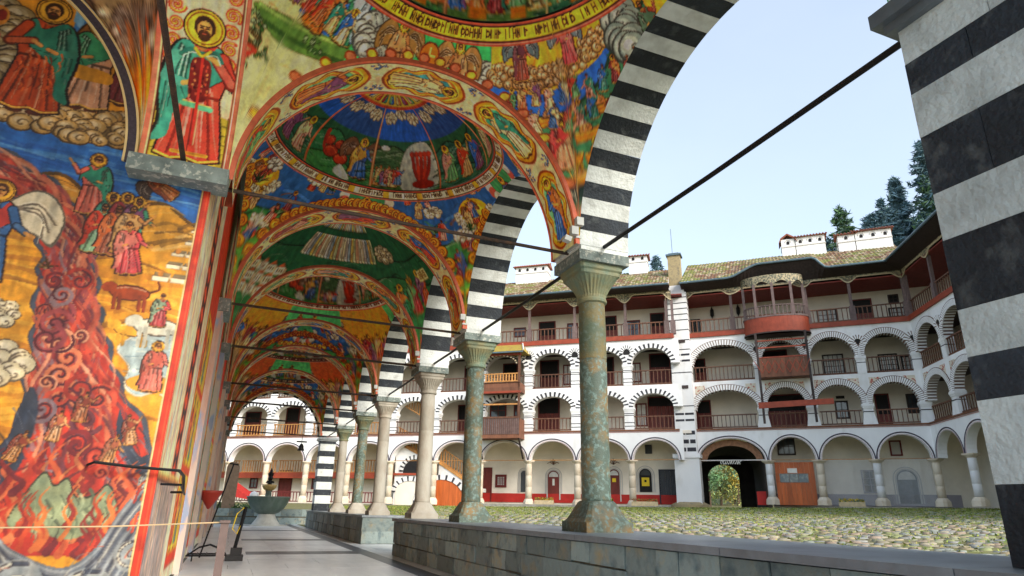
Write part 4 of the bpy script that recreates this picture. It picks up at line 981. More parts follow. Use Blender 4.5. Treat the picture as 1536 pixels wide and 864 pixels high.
# end arch across the gallery mouth
def end_arch():
    root = link('striped_arch', None, church); BASES[root.name] = (XM, 31.0, ZS); root.location = (XM, 31.0, ZS); root.matrix_parent_inverse = Matrix.Translation(-Vector(BASES[church.name]))
    n = 25
    for k in range(n):
        a0_, a1_ = PI*k/n+.001, PI*(k+1)/n-.001; mb = MB()
        q = lambda r, a, y: (XM+r*math.cos(a), y, ZS+(r+HV-AR)*math.sin(a))
        mb.hexa([q(AR-.10, a0_, 31.0), q(AR+.3, a0_, 31.0), q(AR+.3, a0_, 31.25), q(AR-.10, a0_, 31.25), q(AR-.10, a1_, 31.0), q(AR+.3, a1_, 31.0), q(AR+.3, a1_, 31.25), q(AR-.10, a1_, 31.25)])
        part(mb, 'voussoir', M_black if k % 2 else M_white, root)
end_arch()
# unseen outer wall and roof slab, added so no light leaks into the vaults
mb = MB()
for (y0, y1) in BAYS:
    m_, b = (y0+y1)/2, (y1-y0)/2; n = 24
    for k in range(n):
        a0_, a1_ = PI*k/n, PI*(k+1)/n; r = .30
        pa = (m_+(b+r)*math.cos(a0_), ZS+(HV+r)*math.sin(a0_)); pb = (m_+(b+r)*math.cos(a1_), ZS+(HV+r)*math.sin(a1_))
        mb.hexa([(3.45, pb[0], pb[1]), (3.98, pb[0], pb[1]), (3.98, pa[0], pa[1]), (3.45, pa[0], pa[1]), (3.45, pb[0], 7.6), (3.98, pb[0], 7.6), (3.98, pa[0], 7.6), (3.45, pa[0], 7.6)])
for y in YS: mb.box(3.47, 3.975, y-.28, y+.28, 4.2, 7.58)
part(mb, 'light_stop_wall', M_plaster, church)
mb = MB(); mb.box(-7.8, 4.6, 1.2, 31.6, 7.6, 7.8); mb.box(-7.6, -7.5, 1.6, 6.3, 3.5, 7.6); mb.box(-7.5, 4., 31.26, 31.5, 5.9, 7.6); mb.box(-7.6, 4.0, 1.5, 1.7, 6.6, 7.6)
part(mb, 'roof', mat('light_stop_roof', (.2, .21, .22), .6), church)

# -- columns
def column(y, ms, mc, mbs, joint):
    root = link('column', None, church); root.location = (XC, y, ZP); BASES[root.name] = (XC, y, ZP); root.matrix_parent_inverse = Matrix.Translation(-Vector(BASES[church.name]))
    mb = MB(); h0, h1 = ZP, ZP+.10
    mb.box(XC-.28, XC+.28, y-.28, y+.28, h0, h1)
    mb.lathe([(.28, h1), (.25, h1+.035), (.17, h1+.20), (.165, h1+.215)], XC, y, 32, p=[40, 24, 5, 3], a0=PI/32); part(mb, 'base', mbs, root)
    z0, z1 = h1+.21, 3.24; n = 28
    mb = MB(); mb.lathe([(.160, z0), (.163, z0+.03), (.160, z0+.07), (.158, joint-.012), (.154, joint), (.158, joint+.012), (.157, (joint+z1)/2), (.153, z1)], XC, y, n); part(mb, 'shaft', ms, root, True)
    if y < 7: mb = MB(); mb.lathe([(.1605, joint+.012), (.1595, (joint+z1)/2), (.155, z1)], XC, y, n, cap=False); part(mb, 'upper_drum', mat('gold_olive_stone', (.21, .165, .07), .65, .25, 3, .3, 40, col2=(.10, .135, .09), thr=(.42, .62), speck=(.15, .20, .17), sscale=20, sthr=(.54, .68)), root, True)
    mb = MB(); vs, fs = [], []; nn = 64
    prof = [(.158, 3.235, 2, 0), (.178, 3.25, 2, 0), (.182, 3.275, 2, 0), (.170, 3.30, 2, 0), (.172, 3.335, 2.2, .004), (.196, 3.41, 2.8, .008), (.232, 3.48, 4, .010), (.262, 3.535, 6, .006), (.268, 3.55, 10, 0), (.268, 3.59, 14, 0), (.285, 3.61, 18, 0), (.29, 3.67, 24, 0)]
    for (r, z, e, fl) in prof:
        for i in range(nn):
            a = 2*PI*(i+.5)/nn; c_, q_ = math.cos(a), math.sin(a); rr = r/((abs(c_)**e+abs(q_)**e)**(1/e))-fl*(i % 2)*1.6
            vs.append((XC+rr*c_, y+rr*q_, z))
    for k in range(len(prof)-1):
        for i in range(nn): j = (i+1) % nn; fs.append((k*nn+i, k*nn+j, (k+1)*nn+j, (k+1)*nn+i))
    mb.add(vs, fs); part(mb, 'capital', mc, root)
    mb = MB(); mb.box(XC-.335, XC+.335, y-.335, y+.335, 3.672, ZA); part(mb, 'abacus', M_stone, root)
for i, (ms, mc, mbs, jz) in enumerate([(M_verd, M_oliv, M_verd, 2.55), (M_verd, M_oliv, M_verd, 2.2), (M_beige, M_beige, M_beige, 2.45), (M_beige, M_beige, M_beige, 2.6), (M_verd, M_oliv, M_beige, 1.9), (M_beige, M_oliv, M_beige, 2.1)]):
    column(YS[i], ms, mc, mbs, jz)
# arch feet between abacus and first voussoir
for y in YS[:6]:
    mb = MB(); mb.box(3.38, 4.015, y-AB+.006, y+AB-.006, ZA, ZS-.001); part(mb, 'arch_foot', M_white, church)

# -- striped piers
def pier(x0, x1, y0, y1, zs, first, joints, mw):
    root = link('striped_pier', None, church); root.location = ((x0+x1)/2, (y0+y1)/2, zs[0]); BASES[root.name] = tuple(root.location); root.matrix_parent_inverse = Matrix.Translation(-Vector(BASES[church.name]))
    for k in range(len(zs)-1):
        m = M_black if (k+first) % 2 == 0 else mw
        ys = [y0]+[y0+(y1-y0)*f for f in joints[k % len(joints)]]+[y1]
        for a_, b_ in zip(ys[:-1], ys[1:]):
            g = .002; mb = MB(); d = random.uniform(0, .004)
            mb.box(x0-d, x1+d, a_+(g if a_ != y0 else -d), b_-(g if b_ != y1 else -d), zs[k]+g*.5, zs[k+1]-g*.5); part(mb, 'stone_block', m, root)
    mb = MB(); z = zs[-1]
    mb.box(x0-.10, x1+.10, y0-.1, y1+.10, z+.06, z+.16); mb.box(x0-.05, x1+.05, y0-.05, y1+.05, z, z+.06); part(mb, 'impost', M_slab, root)
pier(XR+.004, 4.5, .45, 2.085, [ZP, 1.05, 1.45, 1.67, 1.92, 2.31, 2.59, 2.95, 3.24, 3.45, 3.69], 0, [(.62,), (.35, .8), (.55,), (.4, .78), (.7,)], M_white_shaded)
pier(XR+.004, 4.02, 30.4, 31.2, [ZP, .98, 1.32, 1.56, 1.88, 2.12, 2.42, 2.66, 2.96, 3.2, 3.5, 3.62], 0, [()], M_white)
mb = MB(); mb.box(-1.24, -.52, .3, 1.0, 0, 7.6); part(mb, 'rear_pier', M_plaster, church)
mb = MB(); mb.box(3.5, 4.4, .6, 2.0, 3.9, 7.6); part(mb, 'rear_pier', M_plaster, church)

# -- parapet: coursed stones, cap slabs
def parapet(x0, x1, y0, y1, seed, fine):
    rnd = random.Random(seed)
    root = link('parapet', None, church); root.location = ((x0+x1)/2, y0, 0); BASES[root.name] = tuple(root.location); root.matrix_parent_inverse = Matrix.Translation(-Vector(BASES[church.name]))
    mb = MB(); mb.box(x0+.05, x1-.03, y0+.04, y1-.04, -1.0, ZP-.07); part(mb, 'core', M_mortar, root)
    zs = [0, .22, .44, ZP-.055] if fine else [0, .30, ZP-.055]
    for r in range(len(zs)-1):
        y = y0
        while y < y1-.01:
            w = rnd.choice([.28, .36, .45, .6, .8]) if fine else rnd.uniform(.5, 1.1)
            if y1-y-w < .2: w = y1-y
            za, zb = zs[r]+rnd.uniform(-.015, .015)*(r > 0), zs[r+1]
            d = rnd.uniform(0, .022); g = rnd.uniform(.004, .009); mb = MB()
            fx = x0+d
            mb.hexa([(fx, y+g, za+g), (x1-.01, y+g, za+g), (x1-.01, y+w-g, za+g), (fx+rnd.uniform(0, .01), y+w-g, za+g), (fx+rnd.uniform(0, .012), y+g, zb-g), (x1-.01, y+g, zb-g), (x1-.01, y+w-g, zb-g), (fx+rnd.uniform(0, .01), y+w-g, zb-g)])
            part(mb, 'stone', M_wallstone, root); y += w
    y = y0-.015
    while y < y1:
        w = min(rnd.uniform(1.3, 2.2), y1+.015-y)
        if y1-y-w < .4: w = y1+.015-y
        mb = MB(); mb.box(x0-.02, x1+.03, y+.003, y+w-.003, ZP-.052, ZP-.001*rnd.random()); part(mb, 'cap_slab', M_slab, root); y += w
parapet(3.05, 4.35, .2, 13.50, 5, True)
parapet(3.17, 4.35, 17.55, 31.3, 6, False)
# low end wall beyond the gallery mouth
rt = thing('terrace_wall', 'low grey stone wall behind the fountain at the gallery end', 'wall', (1.5, 35.0, 0))
for r in range(2):
    y = -2.2
    while y < 5.0:
        w = random.uniform(.8, 1.3); mb = MB(); mb.box(y+.005, y+w-.005, 34.9+random.uniform(0, .02), 35.4, .36*r+.005, .36*r+.31+.03*r); part(mb, 'stone', M_wallstone, rt); y += w
mb = MB(); mb.box(-2.2, 5.2, 34.94, 35.36, 0, .70); part(mb, 'core', M_mortar, rt)

# -- tie rods and small spot lamps
for i, y in enumerate(YS):
    mb = MB(); mb.tube([(-.5, y, 3.89), (1.4, y, 3.865), (3.5, y, 3.85)], .022 if i < 2 else .026, 8); part(mb, 'tie_rod', M_iron, church)
for a_, b_ in zip([2.0]+YS[:-1], YS):
    mb = MB(); mb.tube([(XC, a_, 3.87), (XC, (a_+b_)/2, 3.855), (XC, b_, 3.87)], .024, 8); part(mb, 'tie_rod', M_black_iron, church)
mb = MB(); mb.tube([(-.84, 6.15, 3.90), (-.86, 2.1, 3.92)], .024, 8); part(mb, 'tie_rod', M_iron, church)
mb = MB(); mb.tube([(4.4, 13.9, 3.7), (4.42, 13.7, 3.62)], .02, 6)

# ============================================================ GALLERY FLOOR
fl = MB(); fl.box(-7.5, 3.2, -6, 36, -.35, -.012); fl.box(3.19, 4.3, 13.5, 17.55, -.35, -.012); floor = struct(fl, 'gallery_floor', M_mortar)
rnd = random.Random(9)
def slab(x0, x1, y0, y1, m):
    g = .003; mb = MB(); t = rnd.uniform(0, .0015); mb.box(x0+g, x1-g, y0+g, y1-g, -.011, t); part(mb, 'marble_slab', m, floor)
y = -1.0; row = 0
while y < 36:
    band = (13.3 < y < 13.5)
    h = rnd.choice([.8, 1.0, 1.2]); 
    xs = [-.55, .42, 1.5, 2.55] if row % 2 else [-.55, .1, .95, 1.9, 2.55]
    cross = (row % 6 == 3)
    if cross: h = .9
    for a_, b_ in zip(xs[:-1], xs[1:]):
        slab(a_, b_, y, y+h, M_darkmarble if (cross and .3 < (a_+b_)/2 < 2.1) else M_marble)
    slab(2.55, 2.86, y, y+h, M_darkmarble); slab(2.86, 3.16, y, y+h, M_marble)
    if 13.4 < y < 17.5: slab(3.16, 4.2, y, min(y+h, 17.54), M_marble)
    y += h; row += 1
for k in range(8): slab(-7.4, -.58, -5+k*1.4, -5+k*1.4+1.38, M_marble)
# ============================================================ RESIDENTIAL WINGS ROUND THE COURT
W_plas = mat('white_plaster', (.75, .755, .76), .9, .07, .7, .25, 8, speck=(.58, .57, .54), sscale=1.5, sthr=(.56, .82), stretch=(1, 1, .45))
W_cream = mat('cream_wall', (.80, .74, .64), .9, .10, .9, .1, 6)
W_grey = mat('cream_grey_trim', (.55, .53, .50), .9, .10, .9)  # one even grey used on surrounds, mouldings and other trim
W_red = mat('red_dado', (.52, .028, .02), .7, .12, 3)
W_lilac = mat('grey_dado', (.30, .28, .31), .8, .1, 2)
W_wood = mat('brown_wood', (.16, .065, .035), .7, .3, 4, .3, 30, stretch=(1, 1, .3))
W_balu = mat('baluster_wood', (.115, .05, .028), .7, .3, 6)
W_hon = mat('honey_wood', (.42, .20, .06), .65, .3, 5, stretch=(1, 1, .3))
W_beam = mat('orange_red_beam', (.29, .05, .022), .6, .25, 3, .2, 20)
W_maroon = mat('maroon_ceiling', (.24, .036, .026), .7, .25, 5)
W_eave = mat('dark_eave_boards', (.045, .032, .03), .8, .3, 8)
W_post = mat('grey_brown_post', (.13, .09, .085), .7, .3, 6)
W_dark = mat('dark_stripe', (.035, .035, .045), .8, .3, 9)
W_brickd = mat('brown_brick_line', (.14, .075, .055), .85, .3, 9)
W_line = mat('dark_paint_line', (.05, .035, .055), .8, .2, 9)
W_pink = mat('pink_paint_line', (.42, .22, .22), .8, .2, 9)
W_void = mat('dark_doorway', (.012, .011, .012), .8, .3)
W_glass = mat('window_glass', (.05, .06, .07), .12, .2, 3, spec=.8)
W_lite = mat('pale_curtain', (.62, .62, .60), .8, .15, 4)
W_door = mat('red_brown_door', (.17, .03, .022), .55, .25, 5, stretch=(1, 1, .3))
W_frame = mat('dark_red_frame', (.15, .02, .018), .6, .2, 5)
W_colst = mat('cream_column_stone', (.66, .58, .46), .8, .15, 2.5, .2, 14, col2=(.55, .44, .30), thr=(.5, .75))
W_tile = mat('mossy_roof_tile', (.15, .075, .04), .9, .4, .9, .4, 20, col2=(.15, .16, .035), thr=(.44, .56), speck=(.33, .27, .18), sscale=3.2, sthr=(.52, .6))
W_red_tile = mat('red_roof_tile', (.22, .075, .045), .85, .3, 4)
W_gut = mat('blue_grey_gutter', (.10, .15, .18), .5, .2, 4, metal=.3)
W_carve = mat('carved_gilt_board', (.09, .10, .075), .7, .3, 9, .8, 16, col2=(.38, .31, .19), thr=(.44, .56))
W_gilt = mat('gilt_edge', (.50, .41, .26), .6, .2, 9)
W_chim = mat('yellow_rubble_stone', (.34, .27, .15), .9, .35, 6, .9, 8, col2=(.20, .17, .12), thr=(.5, .7))
W_floral = mat('painted_flowers_panel', (.60, .54, .44), .85, .15, 3, speck=(.38, .08, .06), sscale=7, sthr=(.54, .6))
W_orange = mat('orange_varnished_wood', (.50, .115, .025), .45, .25, 3, .15, 20, stretch=(3, 3, .3))
W_white = mat('white_sign', (.75, .74, .68), .6, .05)
W_yellow = mat('yellow_sign', (.80, .58, .02), .6, .06)

def frame_of(A, ang):
    t = (math.cos(ang), math.sin(ang)); n = (math.sin(ang), -math.cos(ang))
    return lambda s, d, z: (A[0]+t[0]*s+n[0]*d, A[1]+t[1]*s+n[1]*d, z)
FL = frame_of((25.5, 34.6), math.radians(-39.6)); FR = frame_of((27.1, 34.6), math.radians(-45.05)); FE = frame_of((36.3, 25.4), math.radians(-122))

def sub(root, name, F, s, d, z):
    o = link(name, None, root); p = F(s, d, z); o.location = p; BASES[o.name] = p; o.matrix_parent_inverse = Matrix.Translation(-Vector(BASES[root.name])); return o

def ell_pts(s0, s1, zs, b, n, e=0.):
    m, a = (s0+s1)/2, (s1-s0)/2
    return [(m-(a+e)*math.cos(PI*k/n), zs+(b+e)*math.sin(PI*k/n)) for k in range(n+1)]

def arcade(root, F, cols, hw, zs, b, ztop, depth=.5, m=None, striped=False):
    """front wall of one storey: openings between columns with arched heads"""
    mb = MB(); n = 44 if striped else 20; k_ = 0
    for c0, c1 in zip(cols[:-1], cols[1:]):
        s0, s1 = c0+hw, c1-hw; pts = ell_pts(s0, s1, zs, b, n)
        for p, q in zip(pts[:-1], pts[1:]):
            mb.add([F(p[0], 0, p[1]), F(q[0], 0, q[1]), F(q[0], 0, ztop), F(p[0], 0, ztop)], [(0, 1, 2, 3)])
            mb.add([F(p[0], 0, p[1]), F(q[0], 0, q[1]), F(q[0], -depth, q[1]), F(p[0], -depth, p[1])], [(3, 2, 1, 0)], k_ % 2 if striped else 0); k_ += 1
            mb.add([F(p[0], -depth, p[1]), F(q[0], -depth, q[1]), F(q[0], -depth, ztop), F(p[0], -depth, ztop)], [(3, 2, 1, 0)])
    for c in cols:
        mb.add([F(c-hw, 0, zs), F(c+hw, 0, zs), F(c+hw, 0, ztop), F(c-hw, 0, ztop)], [(0, 1, 2, 3)])
        mb.add([F(c-hw, 0, zs), F(c+hw, 0, zs), F(c+hw, -depth, zs), F(c-hw, -depth, zs)], [(3, 2, 1, 0)])
        mb.add([F(c-hw, -depth, zs), F(c+hw, -depth, zs), F(c+hw, -depth, ztop), F(c-hw, -depth, ztop)], [(3, 2, 1, 0)])
    return part(mb, 'arcade_wall', [W_plas, W_brickd] if striped else (m or W_plas), root)

def band(root, F, s0, s1, zs, b, e0, e1, n, mats, d=.03, name='arch_band', duty=.5):
    mb = MB(); db = d-.04; m, a = (s0+s1)/2, (s1-s0)/2
    P = lambda an, e, dd: F(m-(a+e)*math.cos(an), dd, zs+(b+e)*math.sin(an))
    edges = []
    for k in range(n):
        a0, a1 = PI*k/n, PI*(k+1)/n; am = a0+(a1-a0)*duty
        segs = [(a0, am, 0, d), (am, a1, 1, d+.012)] if len(mats) > 1 else [(a0, a1, 0, d)]
        for x, y, mi, dd in segs:
            mb.add([P(x, e0, db), P(x, e1, db), P(y, e1, db), P(y, e0, db), P(x, e0, dd), P(x, e1, dd), P(y, e1, dd), P(y, e0, dd)], [(4, 5, 6, 7), (0, 4, 7, 3), (1, 2, 6, 5), (0, 1, 5, 4), (2, 3, 7, 6)], mi)
    o = part(mb, name, mats, root)
    if len(mats) > 1: o['kind'] = 'stuff'
    return o

def rail(root, F, s0, s1, d, z0, h, m=None, pitch=.24, w=.05, slope=0., mtop=None, name='balustrade'):
    """balustrade with top and bottom rail; slope = rise per metre"""
    m = m or W_balu; mb = MB(); Z = lambda s: z0+slope*(s-s0)
    g = lambda a, b_, za, zb, dd: mb.hexa([F(a, d-dd, Z(a)+za), F(b_, d-dd, Z(b_)+za), F(b_, d+dd, Z(b_)+za), F(a, d+dd, Z(a)+za), F(a, d-dd, Z(a)+zb), F(b_, d-dd, Z(b_)+zb), F(b_, d+dd, Z(b_)+zb), F(a, d+dd, Z(a)+zb)])
    g(s0, s1, h-.07, h, .045); g(s0, s1, .03, .10, .04)
    n = max(2, int((s1-s0)/pitch))
    for k in range(n):
        c = s0+(k+.5)*(s1-s0)/n; g(c-w/2, c+w/2, .10, h-.07, .022)
    return part(mb, name, m, root, kind='stuff')

def window(root, F, s0, s1, z0, z1, d, mf=None, nx=2, nz=3, pane=None, fw=.09):
    mb = MB(); mf = mf or W_frame
    for a, b_, c, e in ((s0, s0+fw, z0, z1), (s1-fw, s1, z0, z1), (s0+fw, s1-fw, z0, z0+fw), (s0+fw, s1-fw, z1-fw, z1)): mb.box(a, b_, d, d+.07, c, e, F=F)
    w = part(mb, 'window', mf, root)
    mb = MB(); mb.box(s0+fw, s1-fw, d+.005, d+.02, z0+fw, z1-fw, F=F); part(mb, 'pane', pane or W_glass, w)
    mb = MB()
    for k in range(1, nx): c = s0+fw+(s1-s0-2*fw)*k/nx; mb.box(c-.02, c+.02, d+.021, d+.045, z0+fw, z1-fw, F=F)
    for k in range(1, nz): c = z0+fw+(z1-z0-2*fw)*k/nz; mb.box(s0+fw, s1-fw, d+.021, d+.04, c-.018, c+.018, F=F)
    if mb.f: part(mb, 'glazing_bars', mf, w)
    return w

def door(root, F, s0, s1, z0, z1, d, m=None, mf=None, top=.0):
    mb = MB(); fw = .08
    mb.box(s0-fw, s0, d, d+.09, z0, z1+fw, F=F); mb.box(s1, s1+fw, d, d+.09, z0, z1+fw, F=F); mb.box(s0, s1, d, d+.09, z1, z1+fw, F=F)
    fr = part(mb, 'door', mf or W_frame, root)
    mb = MB(); n = max(2, int((s1-s0)/.28)); zt = z1-top
    for k in range(n):
        a, b_ = s0+(s1-s0)*k/n, s0+(s1-s0)*(k+1)/n; mb.box(a+.006, b_-.006, d+.01, d+.05, z0, zt, F=F)
    part(mb, 'door_leaf', m or W_door, fr)
    if top: mb = MB(); mb.box(s0, s1, d+.01, d+.03, zt, z1, F=F); part(mb, 'dark_transom', W_void, fr)
    return fr

def arched(root, F, s0, s1, z0, z1, d, m, frame_m, kind='door', sign=None):
    """arched door or window with moulded surround"""
    r = (s1-s0)/2; zs = z1-r; pts = [(s0, z0)]+ell_pts(s0, s1, zs, r, 12)+[(s1, z0)]
    mb = MB(); mb.extrude(pts, F, d+.01, d+.05); o = part(mb, kind, m, root)
    mb = MB()
    for e0, e1, dd in ((.0, .08, .09), (.14, .2, .05)):
        q0 = [(s0-e0, z0)]+[(x, y) for x, y in ell_pts(s0, s1, zs, r, 12, e0)]+[(s1+e0, z0)]; q1 = [(s0-e1, z0)]+[(x, y) for x, y in ell_pts(s0, s1, zs, r, 12, e1)]+[(s1+e1, z0)]
        for i in range(len(q0)-1):
            mb.hexa([F(*(q0[i][0], d, q0[i][1])), F(q1[i][0], d, q1[i][1]), F(q1[i][0], d+dd, q1[i][1]), F(q0[i][0], d+dd, q0[i][1]), F(q0[i+1][0], d, q0[i+1][1]), F(q1[i+1][0], d, q1[i+1][1]), F(q1[i+1][0], d+dd, q1[i+1][1]), F(q0[i+1][0], d+dd, q0[i+1][1])])
    part(mb, 'surround', frame_m, o)
    mb = MB(); m_ = (s0+s1)/2; p2 = ell_pts(s0+.08, s1-.08, zs, r-.08, 10); mb.extrude([(s0+.08, zs-.02)]+p2+[(s1-.08, zs-.02)], F, d+.052, d+.062); part(mb, 'fanlight', W_lite if kind == 'door' else W_glass, o)
    return o

def round_column(root, F, s, z0, z1, r=.21, m=None):
    m = m or W_colst; c = F(s, -.25, 0); o = sub(root, 'column', F, s, -.25, z0)
    mb = MB(); mb.lathe([(r*1.55, z0), (r*1.5, z0+.28), (r*1.12, z0+.46)], c[0], c[1], 12, p=[8, 6, 2.2], a0=math.radians(5)); part(mb, 'base', W_colst, o)
    zz = [z0+.46]; 
    mb = MB(); zt = z1-.22; n = 3
    prof = []
    for k in range(n):
        a, b_ = z0+.46+(zt-z0-.46)*k/n, z0+.46+(zt-z0-.46)*(k+1)/n; prof += [(r*1.04, a+.015), (r, b_-.02), (r*.95, b_)]
    mb.lathe(prof, c[0], c[1], 16); part(mb, 'shaft', m, o, True)
    mb = MB(); mb.lathe([(r*1.02, zt), (r*1.15, zt+.05), (r*1.55, zt+.15), (r*1.6, z1)], c[0], c[1], 16, p=[2, 2.2, 6, 8]); part(mb, 'capital', W_colst, o)
    return o

def square_pier(root, F, s, z0, z1, w, style):
    o = sub(root, 'column', F, s, -.25, z0); h = z1-z0
    mb = MB()
    if style == 'R2':
        mb.hexa([F(s-w*.72, -.5, z0), F(s+w*.72, -.5, z0), F(s+w*.72, .06, z0), F(s-w*.72, .06, z0), F(s-w*.5, -.5, z0+h*.62), F(s+w*.5, -.5, z0+h*.62), F(s+w*.5, 0, z0+h*.62), F(s-w*.5, 0, z0+h*.62)]); mb.box(s-w*.5, s+w*.5, -.5, 0, z0+h*.62, z1, F=F)
    else: mb.box(s-w/2, s+w/2, -.5, .02, z0, z1, F=F)
    part(mb, 'shaft', W_plas, o)
    mb = MB(); mb.box(s-w*.62, s+w*.62, -.52, .07, z1-.16, z1, F=F); mb.box(s-w*.56, s+w*.56, -.51, .04, z1-.26, z1-.16, F=F); part(mb, 'capital', W_plas, o)
    for f in ((.14, .30, .62, .70) if style[0] == 'L' else (.60,)):
        mb = MB(); mb.box(s-w*.515, s+w*.515, -.45, .03, z0+h*f, z0+h*f+.045, F=F); part(mb, 'painted_line', W_dark, o)
    return o

def roof(root, F, s0, s1, eave, ridge, de, dr, m=None):
    """tiled slope with rounded tile courses, soffit boards and gutter"""
    ns = int((s1-s0)/.11); nr = 14; mb = MB(); vs = []; fs = []
    for j in range(nr+1):
        f = j/nr
        for i in range(ns+1):
            s = s0+(s1-s0)*i/ns; ze, zr = eave(s), ridge(s)
            z = ze+(zr-ze)*f+.05*abs(math.sin(PI*i/2.))+(.05 if j % 2 else 0)+.02*random.random()
            vs.append(F(s, de+(dr-de)*f+random.uniform(-.02, .02), z))
    for j in range(nr):
        for i in range(ns): fs.append((j*(ns+1)+i, j*(ns+1)+i+1, (j+1)*(ns+1)+i+1, (j+1)*(ns+1)+i))
    mb.add(vs, fs); r_ = part(mb, 'roof', m or W_tile, root)
    n = 60; mb = MB()
    for i in range(n):
        a, b_ = s0+(s1-s0)*i/n, s0+(s1-s0)*(i+1)/n
        mb.add([F(a, .0, ZV), F(b_, .0, ZV), F(b_, de-.04, eave(b_)-.14), F(a, de-.04, eave(a)-.14)], [(0, 1, 2, 3)])
        mb.hexa([F(a, de-.05, eave(a)-.16), F(b_, de-.05, eave(b_)-.16), F(b_, de-.02, eave(b_)-.16), F(a, de-.02, eave(a)-.16), F(a, de-.05, eave(a)), F(b_, de-.05, eave(b_)), F(b_, de-.02, eave(b_)), F(a, de-.02, eave(a))])
    part(mb, 'eave_soffit', W_eave, r_)
    mb = MB(); mb.tube([F(s0+(s1-s0)*i/n, de+.05, eave(s0+(s1-s0)*i/n)-.06) for i in range(n+1)], .075, 8); part(mb, 'gutter', W_gut, r_)
    # closing slab behind so that no light comes through
    mb = MB(); mb.box(s0, s1, dr-.1, -.1, ZV+.45, ZV+.55, F=F); part(mb, 'light_closing_slab', W_eave, r_)
    mb = MB(); mb.box(s0, s1, dr-.12, dr, 6.3, min(ridge(s0), ridge(s1)), F=F); part(mb, 'rear_wall', W_plas, r_)

def valance(root, F, s0, s1, zl, zh, zt, d=.06):
    """carved board with an ogee lower edge between two posts"""
    n = 24; top = [(s0, zt), (s1, zt)]; low = []
    for k in range(n+1):
        f = k/n; g = min(f, 1-f)*2
        e = 0 if g < .06 else (.5-.5*math.cos(PI*min(1, (g-.06)/.34)))
        e = e+.10*math.sin(PI*min(1, max(0, (g-.02)/.2)))*(1 if g < .22 else 0)
        low.append((s0+(s1-s0)*(1-f), zl+(zh-zl)*e))
    mb = MB(); mb.extrude(top+low, F, d-.04, d); v = part(mb, 'carved_valance', W_carve, root)
    mb = MB()
    for p, q in zip(low[:-1], low[1:]): mb.hexa([F(p[0], d, p[1]), F(q[0], d, q[1]), F(q[0], d+.03, q[1]), F(p[0], d+.03, p[1]), F(p[0], d, p[1]+.08), F(q[0], d, q[1]+.08), F(q[0], d+.03, q[1]+.08), F(p[0], d+.03, p[1]+.08)])
    part(mb, 'gilt_edge', W_gilt, v)

